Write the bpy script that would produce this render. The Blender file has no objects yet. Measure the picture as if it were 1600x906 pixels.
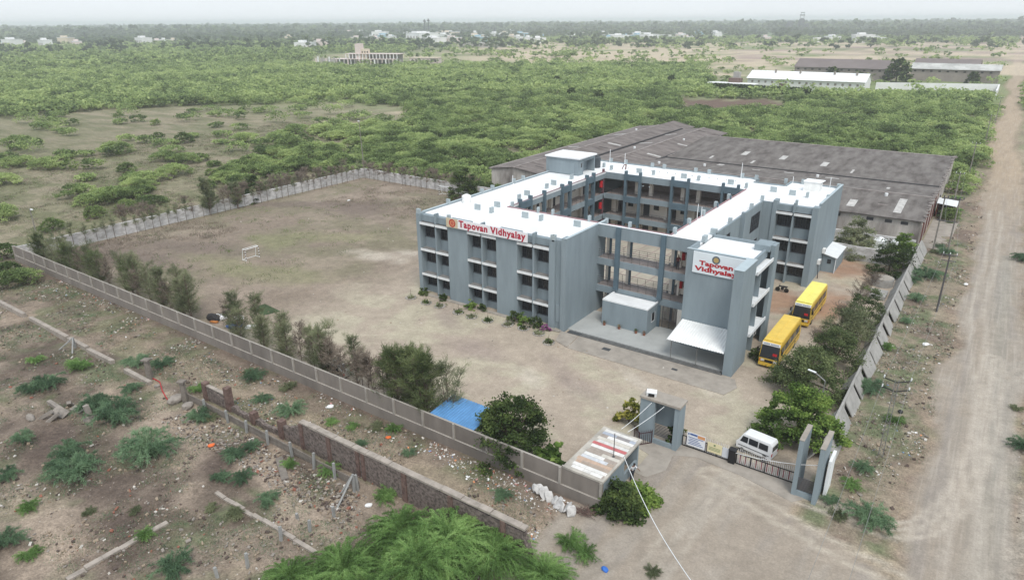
import bpy, bmesh, math, random
import numpy as np
from mathutils import Vector, Matrix
R = math.radians
sc = bpy.context.scene
C = sc.collection
rnd = random.Random(11)

# ------------------------------------------------------------------ camera
CAM = np.array([57.99, -61.10, 33.0])
F, PITCH, YAW, ROLL = 1067.0, math.atan2(420, 1067.0), R(35.3), math.atan2(11, 1600)
_cy, _sy = math.cos(YAW), math.sin(YAW)
_r0 = np.array([_cy, _sy, 0.0])
FW = np.array([-_sy * math.cos(PITCH), _cy * math.cos(PITCH), -math.sin(PITCH)])
_u0 = np.cross(_r0, FW)
RT = _r0 * math.cos(ROLL) - _u0 * math.sin(ROLL)
UP = _u0 * math.cos(ROLL) + _r0 * math.sin(ROLL)
cd = bpy.data.cameras.new('camera'); cam = bpy.data.objects.new('camera', cd); C.objects.link(cam)
M = Matrix(((RT[0], UP[0], -FW[0], CAM[0]), (RT[1], UP[1], -FW[1], CAM[1]), (RT[2], UP[2], -FW[2], CAM[2]), (0, 0, 0, 1)))
cam.matrix_world = M
cd.sensor_width = 36; cd.lens = F / 1600 * 36; cd.clip_start = 0.5; cd.clip_end = 60000
sc.camera = cam

# ------------------------------------------------------------------ light
SUN_EL, SUN_AZ = R(56), R(132)      # azimuth the light comes from, measured from +Y clockwise
w = bpy.data.worlds.new('World'); sc.world = w; w.use_nodes = True
nt = w.node_tree; nt.nodes.clear()
sky = nt.nodes.new('ShaderNodeTexSky'); sky.sky_type = 'NISHITA'; sky.sun_disc = False
sky.sun_elevation = SUN_EL; sky.sun_rotation = SUN_AZ; sky.air_density = 1.0; sky.dust_density = 4.0; sky.ozone_density = 1.0
hs = nt.nodes.new('ShaderNodeHueSaturation'); hs.inputs['Saturation'].default_value = 0.35
tc = nt.nodes.new('ShaderNodeTexCoord'); sep = nt.nodes.new('ShaderNodeSeparateXYZ')
ramp = nt.nodes.new('ShaderNodeValToRGB')
ramp.color_ramp.elements[0].position = 0.0; ramp.color_ramp.elements[0].color = (0.86, 0.91, 0.95, 1)
ramp.color_ramp.elements[1].position = 0.5; ramp.color_ramp.elements[1].color = (0.80, 0.88, 0.97, 1)
cloudn = nt.nodes.new('ShaderNodeTexNoise'); cloudn.inputs['Scale'].default_value = 2.2; cloudn.inputs['Detail'].default_value = 6
cmap = nt.nodes.new('ShaderNodeMapping'); cmap.inputs['Scale'].default_value = (1, 1, 5)
cmr = nt.nodes.new('ShaderNodeMapRange'); cmr.inputs['To Min'].default_value = 9.4; cmr.inputs['To Max'].default_value = 11.2
vm = nt.nodes.new('ShaderNodeVectorMath'); vm.operation = 'SCALE'
mix = nt.nodes.new('ShaderNodeMix'); mix.data_type = 'RGBA'; mix.inputs['Factor'].default_value = 0.88
bg = nt.nodes.new('ShaderNodeBackground'); bg.inputs['Strength'].default_value = 0.094
out = nt.nodes.new('ShaderNodeOutputWorld')
L = nt.links.new
L(tc.outputs['Generated'], sep.inputs[0]); L(sep.outputs['Z'], ramp.inputs[0])
L(tc.outputs['Generated'], cmap.inputs[0]); L(cmap.outputs[0], cloudn.inputs['Vector'])
L(cloudn.outputs[0], cmr.inputs['Value']); L(ramp.outputs[0], vm.inputs[0]); L(cmr.outputs[0], vm.inputs['Scale'])
L(sky.outputs[0], hs.inputs['Color']); L(hs.outputs[0], mix.inputs['A']); L(vm.outputs[0], mix.inputs['B'])
L(mix.outputs['Result'], bg.inputs['Color']); L(bg.outputs[0], out.inputs[0])
sd = bpy.data.lights.new('sun', 'SUN'); sd.energy = 2.0; sd.angle = R(22); sd.color = (1.0, 0.96, 0.9)
sun = bpy.data.objects.new('sun', sd); C.objects.link(sun)
_d = Vector((math.sin(SUN_AZ) * math.cos(SUN_EL), math.cos(SUN_AZ) * math.cos(SUN_EL), math.sin(SUN_EL)))
sun.rotation_euler = _d.to_track_quat('Z', 'Y').to_euler(); sun.location = (0, 0, 200)
sc.view_settings.view_transform = 'Standard'; sc.view_settings.look = 'None'
sc.view_settings.exposure = 0.26; sc.view_settings.gamma = 1.0
sc.view_settings.use_curve_mapping = False
sc.cycles.max_bounces = 6; sc.cycles.volume_bounces = 2; sc.cycles.transparent_max_bounces = 8
sc.cycles.use_denoising = True

# ------------------------------------------------------------------ helpers
def ray(x, y): return FW + RT * (x - 800) / F - UP * (y - 453) / F
def G(x, y, z=0.0):
    d = ray(x, y); t = (z - CAM[2]) / d[2]; return CAM + d * t
def GY(x, y, yp=0.0):
    d = ray(x, y); t = (yp - CAM[1]) / d[1]; return CAM + d * t
def P(X, Y, Z=0.0):
    dx, dy, dz = X - CAM[0], Y - CAM[1], Z - CAM[2]
    zz = dx * FW[0] + dy * FW[1] + dz * FW[2]
    zz = np.where(zz < 1, 1, zz)
    return (800 + F * (dx * RT[0] + dy * RT[1] + dz * RT[2]) / zz, 453 - F * (dx * UP[0] + dy * UP[1] + dz * UP[2]) / zz)

def wloc(o):
    v = Vector((0, 0, 0))
    while o is not None: v += o.location; o = o.parent
    return v
def tag(o, label=None, cat=None, group=None, kind=None):
    if label: o['label'] = label
    if cat: o['category'] = cat
    if group: o['group'] = group
    if kind: o['kind'] = kind
    return o
def thing(name, label, cat, loc=(0, 0, 0), group=None):
    o = bpy.data.objects.new(name, None); C.objects.link(o); o.location = loc; o.empty_display_size = 0.3
    return tag(o, label, cat, group)
def from_np(name, V, Q, mats, parent=None, midx=None, smooth=False):
    me = bpy.data.meshes.new(name)
    V = np.asarray(V, dtype=np.float32); Q = np.asarray(Q, dtype=np.int32)
    n = Q.shape[1]
    me.vertices.add(len(V)); me.vertices.foreach_set('co', V.ravel())
    me.loops.add(Q.size); me.loops.foreach_set('vertex_index', Q.ravel())
    me.polygons.add(len(Q)); me.polygons.foreach_set('loop_start', np.arange(0, Q.size, n, dtype=np.int32))
    me.polygons.foreach_set('loop_total', np.full(len(Q), n, dtype=np.int32))
    if midx is not None: me.polygons.foreach_set('material_index', np.asarray(midx, dtype=np.int32))
    me.polygons.foreach_set('use_smooth', np.full(len(Q), smooth))
    for m in (mats if isinstance(mats, (list, tuple)) else [mats]): me.materials.append(m)
    me.update(calc_edges=True)
    o = bpy.data.objects.new(name, me); C.objects.link(o)
    if parent is not None: o.parent = parent
    return o
class MB:
    def __init__(s): s.v = []; s.f = []; s.m = []
    def poly(s, pts, m=0):
        b = len(s.v); s.v += [tuple(p) for p in pts]; s.f.append(tuple(range(b, b + len(pts)))); s.m.append(m); return s
    def box(s, x0, y0, z0, x1, y1, z1, m=0, mt=None):
        b = len(s.v)
        s.v += [(x0, y0, z0), (x1, y0, z0), (x1, y1, z0), (x0, y1, z0), (x0, y0, z1), (x1, y0, z1), (x1, y1, z1), (x0, y1, z1)]
        for k, q in enumerate(((3, 2, 1, 0), (4, 5, 6, 7), (0, 1, 5, 4), (1, 2, 6, 5), (2, 3, 7, 6), (3, 0, 4, 7))):
            s.f.append(tuple(b + i for i in q)); s.m.append(mt if (mt is not None and k == 1) else m)
        return s
    def obox(s, c, dx, dy, dz, rz=0, rx=0, ry=0, m=0):
        Mx = Matrix.Translation(Vector(c)) @ Matrix.Rotation(rz, 4, 'Z') @ Matrix.Rotation(ry, 4, 'Y') @ Matrix.Rotation(rx, 4, 'X')
        t = MB().box(-dx / 2, -dy / 2, -dz / 2, dx / 2, dy / 2, dz / 2, m)
        return s.add(t, Mx)
    def add(s, o, Mx=None):
        b = len(s.v)
        s.v += [tuple(Mx @ Vector(p)) if Mx else p for p in o.v]
        s.f += [tuple(b + i for i in q) for q in o.f]; s.m += o.m; return s
    def prism(s, pts, z0, z1, m=0, mt=None):
        n = len(pts); b = len(s.v)
        s.v += [(p[0], p[1], z0) for p in pts] + [(p[0], p[1], z1) for p in pts]
        s.f.append(tuple(b + i for i in reversed(range(n)))); s.m.append(m)
        s.f.append(tuple(b + n + i for i in range(n))); s.m.append(m if mt is None else mt)
        for i in range(n):
            j = (i + 1) % n; s.f.append((b + i, b + j, b + n + j, b + n + i)); s.m.append(m)
        return s
    def tube(s, p, q, r0, r1=None, n=6, m=0, cap=True):
        r1 = r0 if r1 is None else r1
        p, q = Vector(p), Vector(q); d = q - p
        if d.length < 1e-6: return s
        d.normalize(); a = d.orthogonal().normalized(); c = d.cross(a); b = len(s.v)
        for k in range(n):
            t = 2 * math.pi * k / n; o = a * math.cos(t) + c * math.sin(t)
            s.v.append(tuple(p + o * r0)); s.v.append(tuple(q + o * r1))
        for k in range(n):
            j = (k + 1) % n; s.f.append((b + 2 * k, b + 2 * j, b + 2 * j + 1, b + 2 * k + 1)); s.m.append(m)
        if cap:
            s.f.append(tuple(b + 2 * k for k in reversed(range(n)))); s.m.append(m)
            s.f.append(tuple(b + 2 * k + 1 for k in range(n))); s.m.append(m)
        return s
    def path(s, pts, r0, r1=None, n=5, m=0):
        r1 = r0 if r1 is None else r1; k = len(pts) - 1
        for i in range(k): s.tube(pts[i], pts[i + 1], r0 + (r1 - r0) * i / k, r0 + (r1 - r0) * (i + 1) / k, n, m, cap=(i in (0, k - 1)))
        return s
    def build(s, name, mats, parent=None, smooth=False, label=None):
        off = wloc(parent) if parent is not None else Vector((0, 0, 0))
        me = bpy.data.meshes.new(name)
        me.from_pydata([(a[0] - off.x, a[1] - off.y, a[2] - off.z) for a in s.v], [], s.f)
        for m in (mats if isinstance(mats, (list, tuple)) else [mats]): me.materials.append(m)
        me.polygons.foreach_set('material_index', s.m)
        if smooth: me.polygons.foreach_set('use_smooth', [True] * len(s.f))
        me.update()
        o = bpy.data.objects.new(name, me); C.objects.link(o)
        if parent is not None: o.parent = parent
        if label: o['label'] = label
        return o
def kids(o): return list(o.children)
def dup(o, loc, rz=0.0, s=1.0, label=None, group=None, sxyz=None):
    def cp(a, par):
        c = a.copy(); C.objects.link(c); c.parent = par
        for ch in kids(a): cp(ch, c)
        return c
    r = o.copy(); C.objects.link(r)
    for ch in kids(o): cp(ch, r)
    r.location = loc; r.rotation_euler = (0, 0, rz); r.scale = sxyz or (s, s, s)
    if label: r['label'] = label
    if group: r['group'] = group
    return r

# ------------------------------------------------------------------ materials
def lin(c):
    c = c / 255.0
    return c / 12.92 if c <= 0.04045 else ((c + 0.055) / 1.055) ** 2.4
def S(r, g, b, k=0.78): return (lin(r) * k, lin(g) * k, lin(b) * k)
def mat(name, col, rough=0.8, noise=None, spec=0.3, metal=0.0, bump=0.0, amt=0.18, col2=None, streak=None):
    """painted / plain surface with wear: noise = scale of the blotches"""
    m = bpy.data.materials.new(name); m.use_nodes = True; nt = m.node_tree
    b = nt.nodes['Principled BSDF']; b.inputs['Roughness'].default_value = rough
    b.inputs['Specular IOR Level'].default_value = spec; b.inputs['Metallic'].default_value = metal
    if noise is None:
        b.inputs['Base Color'].default_value = (*col, 1); return m
    g = nt.nodes.new('ShaderNodeNewGeometry')
    mp = nt.nodes.new('ShaderNodeMapping'); mp.inputs['Scale'].default_value = streak or (1, 1, 1)
    n = nt.nodes.new('ShaderNodeTexNoise'); n.inputs['Scale'].default_value = noise; n.inputs['Detail'].default_value = 7; n.inputs['Roughness'].default_value = 0.62
    r = nt.nodes.new('ShaderNodeValToRGB'); c2 = col2 or tuple(max(0, c * (1 - amt * 2)) for c in col)
    r.color_ramp.elements[0].position = 0.32; r.color_ramp.elements[0].color = (*c2, 1)
    r.color_ramp.elements[1].position = 0.62; r.color_ramp.elements[1].color = (*[min(1, c * (1 + amt * 0.5)) for c in col], 1)
    nt.links.new(g.outputs['Position'], mp.inputs[0]); nt.links.new(mp.outputs[0], n.inputs['Vector'])
    nt.links.new(n.outputs[0], r.inputs[0]); nt.links.new(r.outputs[0], b.inputs['Base Color'])
    if bump:
        bp = nt.nodes.new('ShaderNodeBump'); bp.inputs['Strength'].default_value = bump; bp.inputs['Distance'].default_value = 0.05
        n2 = nt.nodes.new('ShaderNodeTexNoise'); n2.inputs['Scale'].default_value = noise * 6; n2.inputs['Detail'].default_value = 4
        nt.links.new(g.outputs['Position'], n2.inputs['Vector']); nt.links.new(n2.outputs[0], bp.inputs['Height']); nt.links.new(bp.outputs[0], b.inputs['Normal'])
    return m
def leafmat(name, ca, cb, cc, scale=0.5, trans=0.25):
    """foliage: three greens mixed by position, by leaf and by plant"""
    m = bpy.data.materials.new(name); m.use_nodes = True; nt = m.node_tree; nt.nodes.remove(nt.nodes['Principled BSDF'])
    o = nt.nodes['Material Output']
    g = nt.nodes.new('ShaderNodeNewGeometry'); oi = nt.nodes.new('ShaderNodeObjectInfo')
    n = nt.nodes.new('ShaderNodeTexNoise'); n.inputs['Scale'].default_value = scale; n.inputs['Detail'].default_value = 3
    nb_ = nt.nodes.new('ShaderNodeTexNoise'); nb_.inputs['Scale'].default_value = scale * .14; nb_.inputs['Detail'].default_value = 2; nt.links.new(g.outputs['Position'], nb_.inputs['Vector'])
    a1 = nt.nodes.new('ShaderNodeMath'); a1.operation = 'MULTIPLY_ADD'; a1.inputs[1].default_value = 0.42
    a2 = nt.nodes.new('ShaderNodeMath'); a2.operation = 'MULTIPLY_ADD'; a2.inputs[1].default_value = 0.22
    a4 = nt.nodes.new('ShaderNodeMath'); a4.operation = 'MULTIPLY_ADD'; a4.inputs[1].default_value = 1.0; nt.links.new(nb_.outputs[0], a4.inputs[0])
    a3 = nt.nodes.new('ShaderNodeMath'); a3.operation = 'ADD'; a3.inputs[1].default_value = -0.80
    r = nt.nodes.new('ShaderNodeValToRGB'); e = r.color_ramp.elements
    e[0].position = 0.15; e[0].color = (*ca, 1); e[1].position = 0.9; e[1].color = (*cc, 1)
    k = e.new(0.5); k.color = (*cb, 1)
    nt.links.new(g.outputs['Position'], n.inputs['Vector'])
    ms = nt.nodes.new('ShaderNodeMapRange'); ms.inputs['From Min'].default_value = .3; ms.inputs['From Max'].default_value = .7; ms.inputs['To Min'].default_value = .1; ms.inputs['To Max'].default_value = .85
    nt.links.new(n.outputs[0], ms.inputs['Value']); nt.links.new(g.outputs['Random Per Island'], a1.inputs[0]); nt.links.new(ms.outputs[0], a1.inputs[2])
    nt.links.new(oi.outputs['Random'], a2.inputs[0]); nt.links.new(a1.outputs[0], a2.inputs[2]); nt.links.new(a2.outputs[0], a4.inputs[2]); nt.links.new(a4.outputs[0], a3.inputs[0])
    nt.links.new(a3.outputs[0], r.inputs[0])
    d = nt.nodes.new('ShaderNodeBsdfDiffuse'); t = nt.nodes.new('ShaderNodeBsdfTranslucent'); x = nt.nodes.new('ShaderNodeMixShader'); x.inputs[0].default_value = trans
    nt.links.new(r.outputs[0], d.inputs[0]); nt.links.new(r.outputs[0], t.inputs[0])
    nt.links.new(d.outputs[0], x.inputs[1]); nt.links.new(t.outputs[0], x.inputs[2]); nt.links.new(x.outputs[0], o.inputs[0])
    return m
K = 0.80
m_blue = mat('blue grey wall paint', S(142, 155, 162, .86), 0.85, 0.9, amt=0.07, streak=(1, 1, .2))
m_capl = mat('pale blue coping paint', S(186, 200, 206, K), 0.8, 0.8, amt=0.05)
m_blue_d = mat('slate column paint', S(98, 118, 130, K), 0.8, 0.8, amt=0.08)
m_white = mat('white paint', (0.80, 0.82, 0.83), 0.7, 0.6, amt=0.04)
m_ledge = mat('white weathered ledge', (0.72, 0.74, 0.75), 0.75, 1.5, amt=0.07)
m_ledget = mat('dusty ledge top', S(140, 138, 136, .8), 0.9, 2.0, amt=0.12)
m_roofw = mat('white roof coating', (0.80, 0.81, 0.82), 0.6, 0.35, amt=0.09)
m_stub = mat('pale grey concrete stub', S(178, 190, 194, K), 0.85, 1.2, amt=0.08)
m_cream = mat('cream corridor wall', S(240, 232, 220, .95), 0.85, 0.7, amt=0.05)
m_tile = mat('pinkish corridor tiles', S(168, 156, 152, K), 0.6, 1.5, amt=0.1)
m_glass = mat('dark window glass', (0.022, 0.025, 0.03), 0.22, None, spec=0.5)
m_grille = mat('dark window grille', (0.05, 0.052, 0.06), 0.6)
m_door = mat('dark door', (0.045, 0.045, 0.05), 0.5)
m_rail = mat('rail iron', (0.09, 0.085, 0.09), 0.5)
m_pink = mat('maroon coping', S(176, 142, 146, K), 0.8, 1.0)
m_red = mat('red paint', S(190, 32, 42, 0.8), 0.5)
m_crim = mat('crimson lettering', S(184, 34, 62, 0.85), 0.5)
m_signw = mat('white sign face', (0.78, 0.77, 0.79), 0.5, 0.8, amt=0.03)
m_signb = mat('pale blue sign face', (0.70, 0.76, 0.80), 0.5, 0.8, amt=0.03)
m_signt = mat('tan sign panel', S(212, 196, 168, 0.85), 0.5)
m_gold = mat('emblem gold', S(196, 168, 112, 0.8), 0.5)
m_slateb = mat('emblem slate', S(90, 104, 118, 0.8), 0.5)
m_conc = mat('pale concrete floor', S(184, 186, 184, K), 0.8, 0.5, amt=0.07)
m_conc2 = mat('worn concrete', S(172, 164, 154, K), 0.9, 0.8, amt=0.12, bump=0.2)
m_drain = mat('dark drain', (0.06, 0.065, 0.07), 0.9)
m_wall = mat('compound wall cement', S(143, 135, 128, K), 0.95, 0.5, amt=0.14, bump=0.25, streak=(1, 1, 0.35))
m_wallt = mat('compound wall top', S(176, 170, 162, K), 0.95, 1.2, amt=0.1)
m_wallw = mat('whitewashed stone wall', S(214, 212, 212, .9), 0.95, 1.1, amt=0.2, bump=0.4, col2=S(170, 167, 164, .9), streak=(1, 1, 2))
m_precast = mat('precast slab concrete', S(172, 170, 166, K), 0.9, 1.0, amt=0.12)
m_tinr = mat('white corrugated sheet', (0.72, 0.74, 0.75), 0.5, 1.0, amt=0.05)
m_blues = mat('blue metal sheet', S(96, 152, 205, 0.8), 0.45, 0.9, amt=0.1, spec=0.5)
m_black = mat('black', (0.015, 0.015, 0.016), 0.5)
m_tyre = mat('tyre rubber', (0.02, 0.02, 0.02), 0.85)
m_steel = mat('galvanised steel', S(150, 150, 148, K), 0.5, 2.0, metal=0.3)
m_pole = mat('concrete pole', S(150, 145, 138, K), 0.9, 1.5)
m_bark = mat('bark', S(98, 84, 74, K), 0.95, 2.0)
m_twig = mat('bare twigs', S(122, 106, 96, K), 0.95, 2.0)
m_maroon = mat('maroon gate iron', S(70, 36, 44, 0.8), 0.5)
m_spike = mat('white gate pickets', (0.62, 0.6, 0.6), 0.6, 3.0)
m_skin = mat('skin', S(120, 82, 62, 0.9), 0.6)
m_hair = mat('hair', (0.012, 0.01, 0.01), 0.6)
m_trous = mat('dark trousers', (0.03, 0.032, 0.045), 0.85)
m_shirtr = mat('maroon shirt', S(120, 62, 62, 0.8), 0.85)
m_shirtw = mat('white shirt', (0.7, 0.7, 0.72), 0.85)
m_shirtd = mat('navy shirt', (0.03, 0.04, 0.07), 0.85)
l_scrub = leafmat('thorn scrub leaves', S(88, 106, 68, .92), S(142, 162, 104, 1.0), S(186, 200, 136, 1.0), 0.16, 0.48)
l_scrubd = leafmat('dark scrub leaves', S(74, 92, 58, .9), S(110, 130, 80, .92), S(144, 160, 100, .95), 0.12, .38)
l_far = leafmat('far tree leaves', S(70, 86, 66, .9), S(98, 114, 84, .9), S(132, 146, 104, .9), 0.02, .35)
l_casu = leafmat('casuarina needles', S(92, 102, 76, .95), S(126, 134, 102, .95), S(160, 164, 130, .95), 0.6, .4)
l_dark = leafmat('dark glossy leaves', S(52, 66, 42, .85), S(80, 98, 58, .85), S(118, 134, 78, .85), 0.9, .3)
l_green = leafmat('fresh green leaves', S(70, 92, 50, .85), S(106, 134, 68, .9), S(152, 174, 94, .9), 0.9, .35)
l_weed = leafmat('blue green weed fronds', S(82, 106, 82, .95), S(112, 140, 108, .95), S(142, 168, 132, .95), 0.7, .4)
l_pros = leafmat('prosopis fronds', S(88, 116, 66, 1.0), S(124, 158, 94, 1.0), S(164, 194, 124, 1.0), 0.8, .45)
l_twigg = leafmat('grey brown twig haze', S(116, 106, 96, .9), S(142, 130, 118, .9), S(166, 154, 140, .9), 0.8)
l_pinkf = leafmat('purple pink flowers', S(130, 70, 120, .8), S(160, 90, 150, .8), S(186, 130, 170, .8), 2)
l_mid = leafmat('olive feathery leaves', S(76, 90, 60, .9), S(108, 122, 82, .9), S(144, 154, 108, .9), 0.7, .35)
l_dry = leafmat('dry grass', S(120, 108, 90, .8), S(150, 140, 112, .8), S(166, 160, 126, .8), 0.3)

# ------------------------------------------------------------------ noise on arrays
_rs = np.random.RandomState(5); _lat = _rs.rand(256, 256)
def vnoise(x, y):
    xi = np.floor(x).astype(int); yi = np.floor(y).astype(int); fx = x - xi; fy = y - yi
    fx = fx * fx * (3 - 2 * fx); fy = fy * fy * (3 - 2 * fy)
    a = _lat[xi % 256, yi % 256]; b = _lat[(xi + 1) % 256, yi % 256]; c = _lat[xi % 256, (yi + 1) % 256]; d = _lat[(xi + 1) % 256, (yi + 1) % 256]
    return (a * (1 - fx) + b * fx) * (1 - fy) + (c * (1 - fx) + d * fx) * fy
def fbm(x, y, s, o=4):
    t = 0; a = 1; n = 0
    for i in range(o):
        t = t + a * vnoise(x / s + 17.3 * i, y / s + 9.1 * i); n += a; a *= 0.55; s /= 2.1
    return t / n
def sm(x, a, b):
    t = np.clip((x - a) / (b - a), 0, 1); return t * t * (3 - 2 * t)
YX0, YX1, YY0, YY1 = -58.7, 51.7, -24.5, 45.4      # the school's compound

def road_mask(X, Y, streak=False):
    n = (fbm(X, Y, 3.0) - 0.5) * 1.5 + (fbm(X + 9, Y, 11.0) - 0.5) * 3.0; far = sm(Y, 60, 150)
    cx = 61.6 - 1.0 * far + 0.0 * Y; hw = 3.1 - 0.2 * far
    cx = cx + far * (0.9 * np.sin(Y / 17.0) + 0.6 * np.sin(Y / 41.0 + 1)) - 2.2 * sm(Y, 120, 260) + 1.2 * sm(Y, 180, 330) - 4 * sm(Y, 450, 900)
    d = np.abs(X - cx) - hw + n
    m1 = 1 - sm(d, -0.5, 0.6)
    # mouth by the gate, running down to the road
    dd = np.maximum.reduce([39.6 - X - 1.5 * (Y < -25), X - 62, Y + 14.2 + 0.35 * (X - 41.2) * (X > 51) , -34 + 0.0 * X - Y - 0.0]) + n
    m2 = 1 - sm(dd, -0.4, 0.7)
    m2 = np.where((X < 40.0) & (Y > YY0), 0, m2)
    # side turning on the right
    d3 = np.maximum(np.abs(Y - 24 - 0.15 * (X - 62)) - 4.6 + 0.12 * np.clip(X - 62, 0, 20), 61 - X) + n
    m3 = (1 - sm(d3, -0.5, 0.7)) * (X > 60)
    if streak: return m1
    return np.clip(np.maximum.reduce([m1, m2, m3]), 0, 1)
def yard_mask(X, Y): return ((X > YX0) & (X < YX1) & (Y > YY0) & (Y < YY1) & ~((X > 40.0) & (Y < -14.0))).astype(float)
def track_mask(X, Y):
    n = (fbm(X + 50, Y, 2.5) - 0.5) * 1.2
    return (1 - sm(np.abs(Y + 29.4 - 0.6 * np.sin(X * 0.08)) - 1.3 + n, -0.4, 0.7)) * sm(X, -30, 0) * (1 - sm(X, 41, 43))
def patch(X, Y, px, py, rx, ry, rot=0.0, soft=0.55, amp=1.0):
    g = G(px, py); c, s = math.cos(R(rot)), math.sin(R(rot)); dx, dy = X - g[0], Y - g[1]
    u = (dx * c + dy * s) / rx; v = (-dx * s + dy * c) / ry
    d = np.sqrt(u * u + v * v) + (fbm(X, Y, max(0.8, rx * 0.35)) - 0.5) * 1.1
    return (1 - sm(d, 1 - soft, 1 + soft * 0.4)) * amp
RUTS = []
for pl, off, cc, al in (([(1110, 740), (1200, 796), (1300, 855), (1400, 906), (1470, 960)], (.7,), (188, 178, 163), .6), ([(1150, 735), (1290, 790), (1380, 828), (1440, 826), (1490, 790), (1528, 720), (1545, 650), (1550, 560)], (.0, .75), (188, 178, 165), .6),
                       ([(1560, 980), (1552, 820), (1545, 700), (1538, 620), (1530, 560), (1528, 480), (1550, 400), (1556, 330)], (.72,), (184, 175, 163), .5), ([(1588, 980), (1576, 780), (1566, 650), (1574, 600), (1600, 574), (1640, 560)], (.0, .7), (160, 154, 144), .5),
                       ([(1480, 960), (1500, 850), (1515, 760), (1530, 660), (1560, 600), (1600, 580)], (.6,), (182, 172, 160), .4), ([(1000, 930), (1050, 850), (1110, 780), (1150, 745)], (.0, .8), (182, 173, 160), .4), ([(900, 930), (1010, 870), (1100, 850), (1250, 905)], (.6,), (150, 140, 128), .4)):
    RUTS.append(([G(*p) for p in pl], off, cc, al))
def mixc(A, c, w): return A * (1 - w[..., None]) + np.array(c) * w[..., None]
def groundcol(X, Y):
    px, py = P(X, Y)
    kg = 0.86
    big = fbm(X, Y, 14.0); med = fbm(X + 31, Y + 7, 4.0); sml = fbm(X + 3, Y + 71, 1.1, 3)
    # open scrub soil, beige with olive ground cover
    c = np.zeros(X.shape + (3,)) + np.array(S(160, 150, 130, kg))
    c = mixc(c, S(122, 128, 96, kg), sm(big, 0.38, 0.62) * 0.8)
    c = mixc(c, S(140, 124, 112, kg), sm(med, 0.5, 0.7) * 0.6)
    dist = np.hypot(X - CAM[0], Y - CAM[1])
    c = mixc(c, S(124, 138, 92, kg), sm(dist, 250, 380) * (0.35 + 0.6 * sm(fbm(X, Y, 60.0), 0.35, 0.6)) * (1 - sm(dist, 4000, 5000)))
    c = mixc(c, S(100, 118, 84, kg), sm(dist, 1200, 1900) * 0.9)
    # bare stony clearings farther off
    for a in ((330, 182, 70, 12, 0), (130, 175, 60, 14, 0), (560, 196, 26, 10, 0), (760, 165, 14, 8, 0), (950, 195, 10, 6, 0), (640, 178, 14, 4, 0), (1000, 92, 150, 34, 0), (1400, 84, 210, 40, 0), (1180, 100, 70, 30, 0), (1500, 68, 260, 70, 0), (870, 88, 90, 26, 0), (610, 88, 90, 36, 0), (300, 128, 30, 14, 0), (120, 115, 30, 10, 0), (830, 72, 160, 30, 0)):
        w_ = patch(X, Y, *a[:4], a[4], 0.6, 0.85)
        c = mixc(c, S(186, 172, 150, kg), w_)
    w_ = patch(X, Y, 1150, 165, 30, 26, 20, 0.25, 1.0); c = mixc(c, S(112, 94, 84, kg), w_)
    for a in ((1500, 84, 210, 18, 0), (1580, 68, 220, 20, 0), (900, 105, 60, 16, 0)):
        c = mixc(c, S(150, 128, 120, kg), patch(X, Y, *a[:4], a[4], 0.6, 0.8))
    # beyond the left wall: brown dry ground with olive
    w_ = sm(-X, 58.7, 60) * (1 - sm(Y, 90, 140)); c = mixc(c, S(134, 126, 106, kg), w_ * 0.7)
    c = mixc(c, S(108, 112, 82, kg), w_ * sm(med, 0.42, 0.6) * 0.7)
    # front waste land
    fr = ((Y < YY0) & (X < 52)).astype(float)
    c0 = mixc(c, S(140, 127, 114, kg), fr)
    c0 = mixc(c0, S(100, 89, 80, kg), fr * sm(med, 0.46, 0.62) * 0.8)
    c0 = mixc(c0, S(100, 108, 80, kg), fr * sm(fbm(X + 9, Y - 40, 3.0), 0.52, 0.66) * 0.75)
    c0 = mixc(c0, S(158, 142, 126, kg), fr * sm(fbm(X - 19, Y - 10, 5.0), 0.55, 0.7) * 0.7)
    c = c0
    for a in ((100, 700, 8, 3.5, 10), (190, 760, 5, 3, 30), (60, 560, 8, 3, 0), (330, 720, 4, 2.4, 0), (90, 460, 14, 2.2, -5), (160, 850, 5, 3, 0)):
        c = mixc(c, S(96, 84, 77, kg), patch(X, Y, *a[:4], a[4], 0.6, 0.8))
    for a in ((300, 690, 8, 1.7, -35), (250, 640, 6, 1.4, -35), (60, 800, 5, 2, 0), (80, 870, 4, 3, 0), (470, 800, 4, 2, 0), (420, 740, 6, 1.6, -10)):
        c = mixc(c, S(170, 154, 138, kg), patch(X, Y, *a[:4], a[4], 0.7, 0.8))
    # strip between compound wall and ruined wall
    st = ((Y < YY0) & (Y > -32) & (X < 42)).astype(float)
    c = mixc(c, S(132, 119, 105, kg), st * 0.6); c = mixc(c, S(112, 116, 88, kg), st * sm(fbm(X, Y, 2.6), 0.5, 0.63) * 0.65)
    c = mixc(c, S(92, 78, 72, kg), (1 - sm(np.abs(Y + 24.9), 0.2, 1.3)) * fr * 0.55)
    t = track_mask(X, Y); c = mixc(c, S(156, 141, 124, kg), t * 0.8)
    # right verge
    vg = ((X > 51.5) & (Y > -18)).astype(float) * (1 - sm(Y, 100, 140))
    c = mixc(c, S(144, 132, 116, kg), vg * 0.9); c = mixc(c, S(104, 114, 84, kg), vg * sm(fbm(X + 77, Y, 2.2), 0.5, 0.64) * 0.8)
    c = mixc(c, S(120, 104, 96, kg), vg * sm(fbm(X + 7, Y + 90, 3.2), 0.55, 0.66) * 0.7)
    # yard
    y = yard_mask(X, Y)
    yc = np.zeros_like(c) + np.array(S(139, 126, 113, kg))
    yc = mixc(yc, S(124, 122, 98, kg), sm(fbm(X, Y, 9.0), 0.42, 0.62) * 0.55)
    yc = mixc(yc, S(158, 144, 130, kg), sm(fbm(X + 60, Y, 6.0), 0.48, 0.66) * 0.6)
    fro = sm(X, -14, 0) * 1.0
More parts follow.
